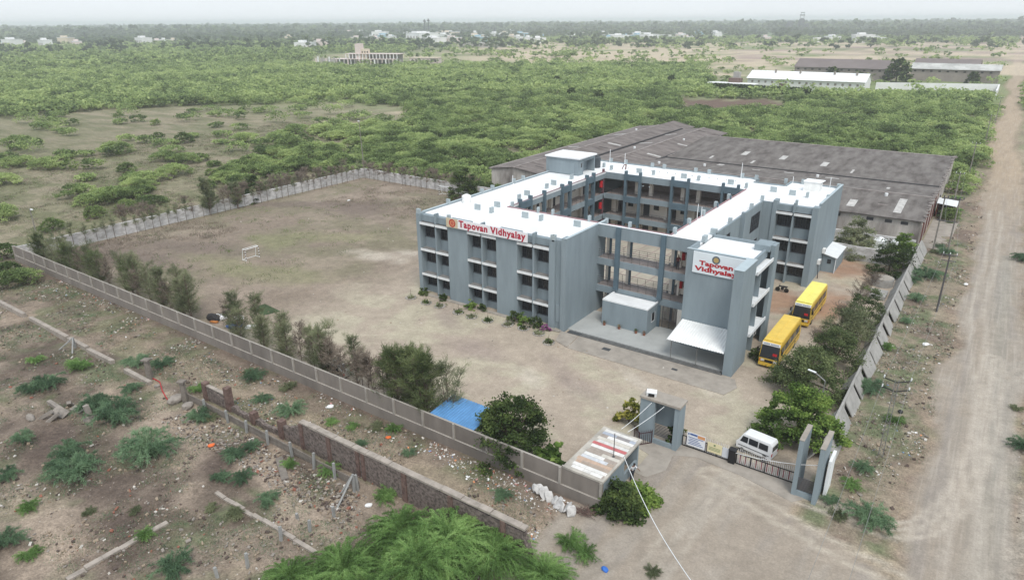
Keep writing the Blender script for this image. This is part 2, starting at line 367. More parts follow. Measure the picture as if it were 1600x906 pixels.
    yc = mixc(yc, S(178, 165, 150, kg), fro * 0.9); yc = mixc(yc, S(184, 177, 156, kg), fro * sm(fbm(X, Y + 30, 5.0), 0.5, 0.64) * 0.7)
    for a in ((120, 395, 12, 6, 0), (480, 320, 22, 3, 35), (300, 385, 14, 3, 20), (560, 330, 9, 5, 0), (230, 405, 8, 4, 0)):
        yc = mixc(yc, S(118, 106, 98, kg), patch(X, Y, *a[:4], a[4], 0.7, 0.7))
    for a in ((430, 430, 9, 4, 20), (350, 415, 7, 3, 0), (520, 370, 10, 3, 30), (430, 378, 6, 3, 0)):
        yc = mixc(yc, S(132, 134, 98, kg), patch(X, Y, *a[:4], a[4], 0.7, 0.5))
    for a in ((590, 400, 6, 2.5, 10), (830, 590, 3, 1.2, -30), (1000, 600, 5, 1.0, -30), (1100, 600, 4, 1.4, -30), (640, 395, 3, 1.5, 0)):
        yc = mixc(yc, S(196, 186, 172, kg), patch(X, Y, *a[:4], a[4], 0.8, 0.7))
    for a in ((740, 545, 5, 2, 0), (700, 500, 5, 1.5, -35), (900, 600, 6, 1.5, -30)):
        yc = mixc(yc, S(156, 142, 134, kg), patch(X, Y, *a[:4], a[4], 0.8, 0.7))
    for a in ((1215, 470, 4, 5, 0), (1320, 420, 5, 6, 0), (1290, 480, 3, 7, 0)):
        yc = mixc(yc, S(164, 128, 104, kg), patch(X, Y, *a[:4], a[4], 0.8, 0.8))
    c = c * (1 - y[..., None]) + yc * y[..., None]
    rd = road_mask(X, Y) * (1 - y)
    rc = np.zeros_like(c) + np.array(S(159, 148, 135, kg)); rc = mixc(rc, S(162, 153, 142, kg), sm(fbm(X * 3, Y * 0.35, 3.0), 0.5, 0.62) * 0.8)
    rc = mixc(rc, S(152, 144, 136, kg), sm(fbm(X * 4 + 40, Y * 0.2, 3.0), 0.54, 0.66) * 0.7)
    rc = mixc(rc, S(156, 152, 142, kg), np.exp(-((X - 62.6) / 0.9) ** 2) * (Y < 60) * 0.6)
    rc = mixc(rc, S(178, 158, 134, kg), sm(Y, 60, 140) * 0.7)
    c = mixc(c, S(156, 138, 122, kg), np.clip(road_mask(X - 1.2, Y) + road_mask(X + 1.2, Y), 0, 1) * (1 - y) * 0.5)
    c = c * (1 - rd[..., None]) + rc * rd[..., None]
    for pl, off, cc, al in RUTS:
        dmin = np.full(X.shape, 99.0)
        for (a, b) in zip(pl[:-1], pl[1:]):
            ax, ay = a[0], a[1]; bx, by = b[0] - ax, b[1] - ay; t_ = np.clip(((X - ax) * bx + (Y - ay) * by) / (bx * bx + by * by), 0, 1); dmin = np.minimum(dmin, np.hypot(X - ax - bx * t_, Y - ay - by * t_))
        w_ = np.zeros(X.shape)
        for o in off: w_ = np.maximum(w_, 1 - sm(np.abs(dmin - o) + (sml - .5) * .25, .08, .42))
        c = mixc(c, S(*cc, kg), np.clip(w_ * al * 1.25, 0, 1) * (1 - y))
    # pale open fields far away on the right
    fld = ((px > 620) & (py > 66) & (py < 119) & (py > 40)).astype(float) * sm(px, 620, 800)
    c = mixc(c, S(196, 180, 158, kg), fld * sm(fbm(X, Y, 70.0), 0.36, 0.5) * .9); c = mixc(c, S(158, 138, 132, kg), fld * ((py < 98) & (px > 1150)) * sm(fbm(X + 300, Y * 3, 120.0), 0.5, 0.6) * .8)
    c = c * (0.86 + 0.28 * sml[..., None])
    rub = np.clip(fr * (0.35 + 0.8 * sm(fbm(X + 5, Y, 4.0), 0.42, 0.6)) + vg * 0.45 + 0.1 * y + sm(-X, 58, 60) * 0.1, 0, 1) * (1 - rd) * (1 - 0.7 * t)
    return c, rub, rd
def height(X, Y):
    out = ((Y < -25.2) & (X < 50)) | (X < -60) | (X > 52.5) | (Y > 128) | ((Y > 47) & (X < -29))
    free = np.minimum.reduce([np.maximum.reduce([YY0 - 0.6 - Y, YX0 - 0.8 - X, X - YX1 - 0.6, Y - 128 + 0 * X]), 3 + 0 * X])
    k = np.clip(free / 3, 0, 1) * (1 - np.clip(road_mask(X, Y) * 1.5, 0, 1)) * (1 - track_mask(X, Y) * 0.8)
    k = k * (1 - sm(Y, 250, 300)) * np.clip(np.abs(Y + 32.4) / 1.2 + (X > 38) + (X < -42), 0.15, 1)
    return k * ((fbm(X, Y, 6.0) - 0.5) * 0.7 + (fbm(X + 40, Y, 1.6, 3) - 0.5) * 0.35)
def hz(x, y): return float(height(np.array([float(x)]), np.array([float(y)]))[0])

def ground_material():
    m = bpy.data.materials.new('earth'); m.use_nodes = True; nt = m.node_tree; b = nt.nodes['Principled BSDF']
    b.inputs['Roughness'].default_value = 0.95; b.inputs['Specular IOR Level'].default_value = 0.1
    at = nt.nodes.new('ShaderNodeAttribute'); at.attribute_name = 'Col'
    ar = nt.nodes.new('ShaderNodeAttribute'); ar.attribute_name = 'rub'
    ro = nt.nodes.new('ShaderNodeAttribute'); ro.attribute_name = 'road'
    g = nt.nodes.new('ShaderNodeNewGeometry')
    def noise(s, d, vec=None, r=0.6):
        n = nt.nodes.new('ShaderNodeTexNoise'); n.inputs['Scale'].default_value = s; n.inputs['Detail'].default_value = d; n.inputs['Roughness'].default_value = r
        nt.links.new(vec or g.outputs['Position'], n.inputs['Vector']); return n.outputs[0]
    def mr(x, a, b_, c, d):
        n = nt.nodes.new('ShaderNodeMapRange'); n.inputs['From Min'].default_value = a; n.inputs['From Max'].default_value = b_; n.inputs['To Min'].default_value = c; n.inputs['To Max'].default_value = d
        nt.links.new(x, n.inputs['Value']); return n.outputs[0]
    def mul(a, b_):
        n = nt.nodes.new('ShaderNodeMath'); n.operation = 'MULTIPLY'
        for i, v in enumerate((a, b_)):
            if isinstance(v, float): n.inputs[i].default_value = v
            else: nt.links.new(v, n.inputs[i])
        return n.outputs[0]
    def mixn(f, a, col=None, b_=None):
        n = nt.nodes.new('ShaderNodeMix'); n.data_type = 'RGBA'; nt.links.new(f, n.inputs['Factor']); nt.links.new(a, n.inputs['A'])
        if col: n.inputs['B'].default_value = (*col, 1)
        else: nt.links.new(b_, n.inputs['B'])
        return n.outputs['Result']
    def scal(c_, f):
        n = nt.nodes.new('ShaderNodeVectorMath'); n.operation = 'SCALE'; nt.links.new(c_, n.inputs[0]); nt.links.new(f, n.inputs['Scale']); return n.outputs[0]
    sm_ = nt.nodes.new('ShaderNodeAttribute'); sm_.attribute_name = 'smooth'
    def blend1(x):
        n = nt.nodes.new('ShaderNodeMix'); n.data_type = 'FLOAT'; nt.links.new(sm_.outputs['Fac'], n.inputs['Factor']); nt.links.new(x, n.inputs['A']); n.inputs['B'].default_value = 1.0; return n.outputs['Result']
    n1 = noise(0.9, 9, r=0.7); n2 = noise(7.0, 5)
    c = scal(at.outputs['Color'], blend1(mul(mul(mr(n1, 0.3, 0.7, 0.74, 1.26), mr(n2, 0.3, 0.7, 0.72, 1.28)), mr(noise(2.4, 10, r=0.8), 0.35, 0.65, 0.76, 1.24))))
    # wheel streaks on the road
    mp = nt.nodes.new('ShaderNodeMapping'); mp.inputs['Scale'].default_value = (3.2, 0.12, 1); nt.links.new(g.outputs['Position'], mp.inputs[0])
    st = noise(1.0, 6, mp.outputs[0], 0.65)
    c = mixn(mul(mr(st, 0.53, 0.64, 0.0, 0.34), ro.outputs['Fac']), c, S(190, 181, 170, .86))
    c = mixn(mul(mr(st, 0.46, 0.36, 0.0, 0.34), ro.outputs['Fac']), c, S(140, 132, 124, .86))
    # pale chips and dark clods
    v = nt.nodes.new('ShaderNodeTexVoronoi'); v.inputs['Scale'].default_value = 2.6; nt.links.new(g.outputs['Position'], v.inputs['Vector'])
    chip = mul(mr(v.outputs['Distance'], 0.16, 0.10, 0.0, 1.0), mr(noise(0.6, 3), 0.5, 0.6, 0.0, 1.0))
    c = mixn(mul(chip, ar.outputs['Fac']), c, S(200, 192, 182, .85))
    v2 = nt.nodes.new('ShaderNodeTexVoronoi'); v2.inputs['Scale'].default_value = 1.5; nt.links.new(g.outputs['Position'], v2.inputs['Vector'])
    c = mixn(mul(mul(mr(v2.outputs['Distance'], 0.2, 0.08, 0.0, 1.0), mr(noise(0.9, 3), 0.52, 0.6, 0.0, 0.8)), ar.outputs['Fac']), c, S(78, 68, 62, .8))
    nt.links.new(c, b.inputs['Base Color'])
    bp = nt.nodes.new('ShaderNodeBump'); bp.inputs['Strength'].default_value = 0.6; bp.inputs['Distance'].default_value = 0.12
    nt.links.new(noise(2.6, 8, r=0.7), bp.inputs['Height']); nt.links.new(bp.outputs[0], b.inputs['Normal'])
    return m
m_earth = ground_material()
def axis(lo, hi, step, far_lo, far_hi, g):
    a = list(np.arange(lo, hi + 1e-6, step)); s = step
    b = [hi]
    while b[-1] < far_hi: s = min(s * g, 900); b.append(b[-1] + s)
    s = step; c_ = [lo]
    while c_[-1] > far_lo: s = min(s * g, 900); c_.append(c_[-1] - s)
    return np.array(c_[:0:-1] + a + b[1:])
gx = axis(-80, 70, 0.45, -24000, 16000, 1.045); gy = axis(-58, 60, 0.45, -300, 30000, 1.04)
GXm, GYm = np.meshgrid(gx, gy); Zg = height(GXm, GYm)
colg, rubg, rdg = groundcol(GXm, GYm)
nx, ny = len(gx), len(gy)
idx = np.arange(nx * ny).reshape(ny, nx)
def sheet(name, mask, dz):
    """a piece of the terrain grid as a sheet dz above the base ground"""
    quads = np.stack([idx[:-1, :-1], idx[:-1, 1:], idx[1:, 1:], idx[1:, :-1]], -1).reshape(-1, 4)
    quads = quads[mask[:-1, :-1].ravel()]
    used = np.unique(quads); rem = np.zeros(nx * ny, int); rem[used] = np.arange(len(used))
    V = np.stack([GXm.ravel()[used], GYm.ravel()[used], Zg.ravel()[used] + dz], -1)
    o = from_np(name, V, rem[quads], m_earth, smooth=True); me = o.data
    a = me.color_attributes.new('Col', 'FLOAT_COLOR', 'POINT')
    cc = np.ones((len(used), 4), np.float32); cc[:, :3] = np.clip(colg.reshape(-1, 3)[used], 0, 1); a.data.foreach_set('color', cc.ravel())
    for nm, arr in (('rub', rubg), ('road', road_mask(GXm, GYm, True)), ('smooth', np.clip(rdg * .55 + yard_mask(GXm, GYm) * (.3 + .2 * sm(GXm, -14, 0)), 0, .6))):
        a = me.attributes.new(nm, 'FLOAT', 'POINT'); a.data.foreach_set('value', arr.ravel()[used].astype(np.float32))
    o['kind'] = 'structure'; return o
sheet('ground', np.ones((ny, nx), bool), 0.0)
ym = yard_mask(GXm, GYm) > 0.5
sheet('school_yard', ym, 0.012)
sheet('dirt_road', (rdg > 0.5) & ~ym & (GYm < 900), 0.012)
sheet('dirt_track', (track_mask(GXm, GYm) > 0.5) & (rdg <= 0.5) & ~ym, 0.012)

# ------------------------------------------------------------------ school building
ZR = 10.45
FL = [0.15, 3.5, 6.9, ZR]
B = thing('school_building', 'large three storey blue grey school with white flat roofs around an open courtyard', 'school', (20, 20, 0))
def grille_window(x0, x1, z0, z1, y, axis='y', sgn=-1, bars=6, depth=0.16, parent=B):
    """window lying in the plane y (or x when axis='x'); sgn = outward direction; returns the window part with its pane"""
    m = MB(); p = MB()
    def bx(mb, a0, a1, b0, b1, c0, c1, mi=0):    # a along the wall, b outward offsets, c up
        o0, o1 = sorted((y + sgn * b0, y + sgn * b1))
        if axis == 'y': mb.box(a0, o0, c0, a1, o1, c1, mi)
        else: mb.box(o0, a0, c0, o1, a1, c1, mi)
    t = 0.05
    bx(m, x0, x1, 0.0, 0.06, z0, z0 + t); bx(m, x0, x1, 0.0, 0.06, z1 - t, z1)
    for k in range(bars + 1):
        a = x0 + (x1 - x0 - 0.05) * k / bars
        bx(m, a, a + (0.055 if k % 2 == 0 else 0.025), 0.002, 0.052, z0 + t + .002, z1 - t - .002)
    for k in (1, 2): zz = z0 + (z1 - z0) * k / 3; bx(m, x0 + .06, x1 - .06, 0.055, 0.07, zz, zz + 0.025)
    f = m.build('window', m_grille, parent)
    bx(p, x0 + 0.02, x1 - 0.02, -0.05, -0.02, z0 + 0.02, z1 - 0.02); p.build('pane', m_glass, f)
    return f
body = MB(); spand = MB()
def bay_stack(xa, xb, mid, y, axis='y', sgn=-1, floors=3, wz=((1.0, 2.5), (4.2, 5.82), (7.55, 9.12)), lz=(2.52, 5.84, 9.28), top=10.48, rec=0.95):
    """recess between xa and xb split by a fin at mid: back wall, windows, ledges"""
    def bx(mb, a0, a1, b0, b1, c0, c1, mi=0, mt=None):
        o0, o1 = sorted((y - sgn * b0, y - sgn * b1))
        if axis == 'y': mb.box(a0, o0, c0, a1, o1, c1, mi, mt)
        else: mb.box(o0, a0, c0, o1, a1, c1, mi, mt)
    zs = 0.0
    for k in range(3):
        w0, w1 = wz[k]; l0 = lz[k]; l1 = l0 + 0.36
        bx(body, xa, xb, rec, rec + 0.2, zs, w0)                      # spandrel under the sill
        bx(body, xa, xb, rec, rec + 0.2, w1, l1 if k < 2 else top)      # lintel band
        bx(body, xa + .003, xb - .003, rec + 0.17, rec + 0.2, w0, w1)
        for a0, a1 in ((xa, mid - 0.11), (mid + 0.11, xb)):
            grille_window(a0 + 0.06, a1 - 0.06, w0 + 0.02, w1 - 0.02, y - sgn * (rec + 0.07), axis, sgn, bars=6)
            s_ = MB(); bx(s_, a0 + .005, a1 - .005, -0.02, rec - .003, l0 + .06, l0 + 0.30, 0, 1); bx(s_, a0 - 0.015, a1 + 0.015, -0.07, -0.021, l0 + .04, l0 + .34)
            s_.build('ledge', [m_ledge, m_ledget], B)
            s2_ = MB(); bx(s2_, a0, a1, rec - 0.05, rec - 0.003, w0 - 0.05, w0); s2_.build('sill', m_grille, B)
        zs = l1 if k < 2 else 0
    bx(body, mid - 0.11, mid + 0.11, 0.1, rec - 0.003, 0, 9.2)
    bx(body, mid - 0.11, mid + 0.11, 0.06, 0.75, 9.66, 10.95)
    bx(body, xa, xb, 0.45, rec - 0.003, 9.66, top)
# left front block
PT = 10.62
body.box(0.0, 0, 0, 0.58, 1.15, PT); body.box(5.12, 0, 0, 8.22, 1.15, PT); body.box(12.5, 0, 0, 15.5, 1.15, PT)
body.box(19.78, 0, 0, 20.55, 1.15, PT)
body.box(20.55, 0.35, 0, 21.35, 1.15, PT - 0.02); body.box(21.35, 0, 0, 22.0, 1.15, 11.0)
body.box(20.62, 0.26, 0.9, 21.28, 0.347, 3.0)
for a, b_, m_ in ((0.58, 5.12, 3.05), (8.22, 12.5, 10.3), (15.5, 19.78, 17.62)): bay_stack(a, b_, m_, 0.0)
body.box(21.75, 1.15, 0, 22.0, 9.2, 10.98)             # right gable wall of the block
body.box(0.0, 1.15, 0, 0.25, 44.0, PT)               # long left wall
# back wing outer wall and the left end
body.box(0.25, 43.75, 0, 29.6, 44.0, PT)
body.box(29.35, 43.0, 0, 29.6, 43.75, PT)
body.build('front_wall', [m_blue], B)
wl = MB()
# right front block: sign wall, fin, side bays
wl.box(34.0, 4.2, 0, 40.2, 4.45, 8.4); wl.box(34.0, 4.2, 8.4, 40.2, 4.45, 11.05)
wl.box(34.0, 4.45, 0, 34.25, 7.2, 11.05)
wl.box(40.2, 0.2, 0, 41.12, 4.3, 11.12)                # the tall fin
wl.box(40.9, 10.0, 0, 41.3, 11.5, 11.05)               # second fin
wl.box(40.35, 4.45, 9.75, 40.6, 10.0, 10.7); wl.box(39.3, 9.4, 10.46, 40.9, 11.5, 11.1)
wl.box(34.25, 11.4, 0, 40.9, 11.65, 10.75)
wl.build('corner_block_wall', [m_blue], B)
def side_bays(x, ya, yb, zs, ledz, y_in):
    m = MB()
    m.box(x - 0.95, ya, 0, x - 0.75, yb, 0.9)
    for k in range(3):
        l0 = ledz[k]; nz = (0.9, 4.3, 7.6)[k]; wt = l0 - 0.05
        m.box(x - 0.95, ya, wt, x - 0.75, yb, (4.3, 7.6, 10.4)[k])
        grille_window(ya + 0.1, (ya + yb) / 2 - 0.1, nz, wt, x - 0.9, 'x', 1, 4)
        grille_window((ya + yb) / 2 + 0.1, yb - 0.1, nz, wt, x - 0.9, 'x', 1, 4)
        le = MB(); le.box(x - 0.747, ya - 0.0, l0, x + 0.3, yb + 0.0, l0 + 0.12); le.box(x + 0.2, ya, l0 + 0.12, x + 0.3, yb, l0 + 0.36); le.build('ledge', m_ledge, B)
    m.box(x - 0.747, (ya + yb) / 2 - 0.1, 0, x - 0.1, (ya + yb) / 2 + 0.1, 9.2)
    m.build('side_wall', m_blue, B)
side_bays(41.0, 4.45, 9.95, None, (2.75, 6.1, 9.45), None)
w2 = MB()
# right wing outer wall x=34 with a pilaster and two big windows near the far block
for (ya, yb, wins) in ((11.65, 29.9, ((15.9, 17.3), (25.3, 29.2))),):
    zrows = ((0.9, 2.5), (4.1, 5.9), (7.3, 9.6))
    cur = ya
    for (a, b_) in wins:
        w2.box(34.0, cur, 0, 34.25, a, 10.7)
        z0 = 0
        for (c0, c1) in zrows:
            if a < 17: c0 = c0 + 0.4
            w2.box(34.0, a, z0, 34.25, b_, c0); z0 = c1
            f = grille_window(a + 0.03, b_ - 0.03, c0 + 0.01, c1 - 0.01, 34.18, 'x', 1, 5)
        w2.box(34.0, a, z0, 34.25, b_, 10.7); cur = b_
    w2.box(34.0, cur, 0, 34.25, yb, 10.7)
w2.box(34.253, 20.8, 0, 34.75, 21.3, 11.2)
w2.build('wing_wall', m_blue, B)
# far right block
body = MB()
bay_stack(36.05, 40.45, 38.2, 29.95)
body.box(34.0, 29.95, 0, 35.55, 30.2, PT + .1); body.box(35.55, 29.8, 0, 36.05, 31.1, 11.05); body.box(40.45, 29.95, 0, 41.2, 31.1, 10.7)
body.box(40.95, 31.1, 0, 41.2, 36.4, 10.98); body.box(40.9, 36.42, 0, 41.17, 44.6, 11.0)
body.box(34.0, 44.35, 0, 40.95, 44.6, PT); body.box(34.0, 41.5, 8, 34.25, 44.35, PT)
body.box(29.6, 41.3, 0, 34.0, 41.5, PT)
body.build('far_block_wall', [m_blue], B)
for q in ((-0.02, 1.15, PT + .002, 0.3, 43.9, PT + 0.06), (21.72, -0.02, 11.0, 22.03, 9.2, 11.05), (40.16, 0.16, 11.12, 41.16, 4.34, 11.17), (33.97, 4.17, 11.05, 40.15, 4.49, 11.1), (40.92, 31.1, 11.0, 41.23, 44.6, 11.06)):
    MB().box(*q).build('parapet_coping', m_capl, B)
# roofs
rf = MB()
rf.prism([(0.25, 0.55), (21.75, 0.55), (21.75, 9.4), (7.55, 9.4), (7.55, 36.4), (30.0, 36.4), (30.0, 9.4), (34.0, 9.4), (34.0, 44.3 - 2.8), (29.35, 41.3), (29.35, 43.75), (0.25, 43.75)], ZR - 0.28, ZR)
rf.build('flat_roof', m_roofw, B)
rf = MB(); rf.box(34.26, 4.46, ZR - 0.25, 40.34, 11.39, ZR + .005); rf.build('flat_roof', m_roofw, B)
rf = MB(); rf.box(34.02, 30.5, ZR - 0.25, 40.94, 44.34, ZR + 0.01); rf.build('flat_roof', m_roofw, B)
rf = MB(); rf.box(21.76, 7.4, ZR - 0.25, 33.99, 9.38, ZR - .01); rf.build('flat_roof', m_roofw, B)
# maroon coping round the court
cp = MB()
cp.box(7.45, 9.32, ZR + .002, 30.1, 9.42, ZR + 0.14); cp.box(7.46, 9.43, ZR + .002, 7.58, 36.3, ZR + 0.1); cp.box(29.95, 9.43, ZR + .002, 30.08, 36.3, ZR + 0.14)
cp.build('court_coping', m_pink, B)
# roof stubs (column ends)
stubs = [(0.2, 0.3, .5, .35), (0.1, 6.2, .5, .3), (0.1, 13.5, .5, .3), (0.1, 16.0, .5, .3), (0.1, 21.3, .5, .3), (0.1, 23.8, .5, .3), (5.25, .2, .4, .3), (20.1, .2, .4, .3), (20.3, .25, .3, .5),
 (5.0, 6.2, .85, .22), (6.3, 8.7, .85, .22), (7.4, 6.0, .3, .6), (6.0, 16.1, .85, .22), (6.4, 13.6, .25, .6), (6.0, 21.2, .3, .6), (5.6, 23.7, .85, .22), (5.8, 28.6, .3, .7), (12.25, 6.4, .85, .22), (14.6, 6.4, .3, .6), (19.5, 6.6, .85, .22),
 (8.0, 9.7, .3, .4), (12.3, 9.3, .25, .35), (14.4, 9.4, .25, .35), (19.6, 9.4, .3, .4), (21.9, 9.4, .3, .4), (24.9, 9.5, .3, .4),
 (5.6, 39.4, .3, .5), (7.6, 38.2, .3, .6), (4.7, 43.6, .5, .3), (7.5, 43.6, .5, .3), (12.3, 43.6, .5, .3), (14.4, 43.6, .5, .3), (19.7, 43.6, .5, .3), (21.9, 43.6, .5, .3), (27.1, 43.6, .5, .3), (29.3, 43.4, .5, .3),
 (12.4, 38.4, .85, .22), (14.9, 38.3, .3, .6), (19.8, 38.5, .85, .22), (22.2, 38.3, .3, .6), (27.1, 38.3, .85, .22), (29.7, 37.3, .3, .6),
 (29.8, 29.4, .35, .45), (29.8, 24.4, .35, .45), (30, 19.5, .35, .45), (30, 14.8, .35, .45), (30.1, 10.3, .35, .45),
 (33.8, 31, .4, .4), (33.9, 26, .4, .4), (33.9, 17.8, .4, .4), (33.9, 12.3, .7, .35), (34.0, 9.2, .4, .8), (33.6, 37, .85, .25), (36.3, 36.4, .85, .22), (38.3, 36.2, .3, .6), (33.6, 43.3, .4, .4), (35.8, 44.2, .4, .4), (40.7, 43.9, .4, .6), (40.9, 36.2, .3, .6), (38.2, 31.0, .3, .4)]
for (x, y, a, b_) in stubs:
    MB().box(x - a / 2, y - b_ / 2, ZR + .002, x + a / 2, y + b_ / 2, ZR + 0.72).build('roof_stub', m_stub, B)
drn = MB()
for k in range(16):
    x, y = ((9.5 + k * 1.35, 40.6) if k < 14 else (3 + k, 30))
    drn.tube((x, y, ZR), (x, y, ZR + 0.12), 0.09, n=8)
drn.build('roof_vents', m_stub, B).__setitem__('kind', 'stuff')
# court: corridors of the left wing and the back wing
def corridor(axis, pos, a0, a1, sgn, cols, pairs, name):
    """court-side gallery; pos = face plane, runs a0..a1, sgn = direction into the building"""
    def bx(mb, a, b_, o0, o1, z0, z1, mi=0):
        p0, p1 = sorted((pos + sgn * o0, pos + sgn * o1))
        if axis == 'x': mb.box(a, p0, z0, b_, p1, z1, mi)
        else: mb.box(p0, a, z0, p1, b_, z1, mi)
    for k, z in enumerate((3.5, 6.9)):
        m = MB(); bx(m, a0, a1, 0.0, 2.6, z - 0.2, z - 0.003); m.build('corridor_slab', m_conc, B)
        m = MB(); bx(m, a0, a1, 0.12, 2.6, z, z + 0.02); m.build('corridor_floor', m_tile, B)
        m = MB(); bx(m, a0, a1, 0, 0.15, z - 0.75, z - 0.201); bx(m, a0, a1, -0.004, 0.118, z - 0.2, z + 0.1); m.build('beam', m_blue, B)
    m = MB(); bx(m, a0, a1, 0, 0.15, 9.42, ZR - 0.285); bx(m, a0, a1, -0.02, 0.0, 9.42, ZR - .01); m.build('beam', m_blue, B)
    for c in cols:
        m = MB(); bx(m, c - 0.17, c + 0.17, -0.4, 0.14, 0, ZR + 0.55); m.build('column', m_blue_d, B)
    for a, b_ in pairs:
        for z in (3.5, 6.9, ZR): m = MB(); bx(m, a + .172, b_ - .172, -0.36, -0.03, z - 0.85, z + 0.05); m.build('deep_beam', m_blue_d, B)
    # inner wall with doors and small windows
    m = MB(); bx(m, a0, a1, 2.6, 2.8, 0, 6.7 if name == 'b' else ZR - 0.29); m.build('classroom_wall', m_cream, B)
    if name == 'b':
        m = MB(); bx(m, a0, a1, 6.4, 6.6, 6.9, ZR - .29); m.build('hall_wall', m_tile, B); m = MB(); bx(m, a0, a1, 2.61, 6.4, 6.7, 6.92); m.build('hall_floor', m_tile, B)
        for c in cols: m = MB(); bx(m, c + .5, c + 1.1, 2.3, 2.8, 6.93, ZR - .3); m.build('pillar', m_cream, B)
    for z in FL[:3]:
        r_ = MB()
        for h in (0.55, 0.8, 1.0): bx(r_, a0, a1, 0.02, 0.05, z + h, z + h + 0.03)
        a = a0
        while a < a1: bx(r_, a, a + 0.03, 0.051, 0.08, z + .02, z + 1.0); a += 1.2
        r_.build('railing', m_rail, B)
        n = max(1, int((a1 - a0) / 4.2)) if not (name == 'b' and z > 6) else 0
        for i in range(n):
            c = a0 + (i + 0.5) * (a1 - a0) / n
            d = MB(); bx(d, c - 0.95, c + 0.1, 2.52, 2.598, z + .03, z + 2.2); d.build('door', m_door, B)
            for q in (1.2,):
                d = MB(); bx(d, c + q - 0.4, c + q + 0.5, 2.54, 2.597, z + 1.2, z + 1.95); d.build('corridor_window', m_glass, B)
            d = MB(); bx(d, c - 1.7, c - 1.2, 2.1, 2.52, z + .02, z + 3.0); d.build('pillar', m_cream, B)
corridor('x', 36.4, 7.5, 30.0, 1, (11.2, 13.65, 18.95, 21.45, 26.7, 28.9), ((11.2, 13.65), (18.95, 21.45), (26.7, 28.9)), 'b')
corridor('y', 7.5, 9.4, 36.4, -1, (12.0, 14.5, 18.0, 22.8, 25.0, 30.1, 32.2), ((12, 14.5), (22.8, 25.0), (30.1, 32.2)), 'l')
corridor('y', 30.0, 9.4, 36.4, 1, (14.8, 19.5, 24.4, 29.4), (), 'r')
rp = MB(); rp.box(7.2, 35.8, 0, 7.5, 36.1, ZR + 0.5); rp.build('column', mat('maroon column', S(120, 84, 92, K), 0.7), B)
for z in (4.6, 8.1): MB().tube((7.35, 35.3, z), (7.35, 35.3, z + 1.0), 0.28, n=10).build('fire_bucket', m_red, B)
MB().box(7.5, 9.4, 0.02, 30, 36.4, 0.06).build('court_floor', mat('court paving', S(196, 188, 172, K), 0.9, 0.5, amt=0.1), B)
cl = MB()
for i in range(11): cl.box(7.6, 11.5 + i * 2.3, 0.062, 29.9, 11.58 + i * 2.3, 0.075)
for i in range(9): cl.box(9.2 + i * 2.3, 9.5, 0.077, 9.26 + i * 2.3, 36.3, 0.088)
cl.build('paving_joints', m_pink, B)
# front link between the blocks
lk = MB()
lk.box(22.0, 7.2, 9.58, 34.0, 7.4, 11.05)
for z in (3.5, 6.9): lk.box(22.0, 7.2, z - 0.72, 34.0, 7.4, z + 0.06)
lk.build('front_beam', m_blue, B)
MB().box(21.98, 7.17, 11.052, 34.02, 7.43, 11.1).build('coping', m_white, B)
for z in (3.5, 6.9):
    MB().box(22.0, 7.4, z - 0.15, 34.0, 9.8, z).build('corridor_slab', m_conc, B)
    MB().box(22.0, 7.41, z + .001, 34.0, 9.7, z + 0.02).build('corridor_floor', m_tile, B)
    MB().box(22.0, 9.55, z - 0.7, 30.0, 9.8, z - 0.155).build('beam', m_blue, B)
MB().box(22.0, 9.5, 9.5, 30.0, 9.75, ZR - .29).build('beam', m_blue, B)
for x in (24.7, 30.2): MB().box(x - 0.27, 6.85, 3.52 if x > 0 else 0, x + 0.27, 7.195, 11.06).build('column', m_blue_d, B)
for x in (24.7, 30.2): MB().box(x - 0.2, 7.0, 0.15, x + 0.2, 7.196, 2.78).build('column', m_blue_d, B)
for x in (22.3, 25.0, 30.5):
    for z0, z1 in ((0.15, 2.8), (3.52, 6.2), (6.92, 9.5)):
        MB().box(x - 0.18, 9.3, z0, x + 0.18, 9.54, z1).build('pillar', m_cream, B); MB().box(x + 0.181, 9.3, z0, x + 0.4, 9.54, z1).build('pillar', m_blue_d, B)
for z in (3.5, 6.9):
    for yy in (7.5, 9.45):
        r_ = MB()
        for h in (0.25, 0.5, 0.75, 1.0): r_.box(22.0, yy, z + h, 31.5, yy + 0.03, z + h + 0.03)
        for i in range(10): r_.box(22.3 + i, yy + .031, z, 22.33 + i, yy + 0.06, z + 1.0)
        r_.build('railing', m_rail, B)
# stair inside the link
for z in (0.15, 3.5, 6.9):
    st = MB(); h = 3.35 / 2
    for i in range(9): st.box(31.6 + i * 0.24, 9.9, z - 0.2 + i * h / 9, 31.6 + (i + 1) * 0.24, 11.2, z + (i + 1) * h / 9)
    st.prism([(31.5, 9.8), (33.9, 9.8), (33.9, 9.89), (31.5, 9.89)], z + .1, z + 0.9)
    st.build('stair', m_cream, B)
MB().box(31.3, 9.3, 0.15, 31.55, 9.6, 9.5).build('pillar', m_cream, B)
for z in (4.5, 7.9): MB().tube((31.75, 9.35, z), (31.75, 9.35, z + 0.8), 0.2, n=10).build('fire_bucket', m_red, B)
# ground floor gates under the link
g_ = MB()
for x in (30.65, 31.5, 32.35): g_.box(x - 0.03, 7.22, 0.15, x + 0.03, 7.28, 2.75)
for i in range(22): g_.box(30.7 + i * 0.075, 7.25, 0.15, 30.715 + i * 0.075, 7.262, 2.7)
for z in (0.2, 1.2, 2.7): g_.box(30.65, 7.2, z, 32.38, 7.22, z + 0.05)
g_.build('grille_gate', m_rail, B)
MB().box(32.4, 7.2, 0.15, 34.0, 7.4, 2.77).build('ground_wall', m_cream, B)
MB().box(22.0, 9.56, 0.15, 24.4, 9.75, 1.1).build('ground_wall', m_rail, B)
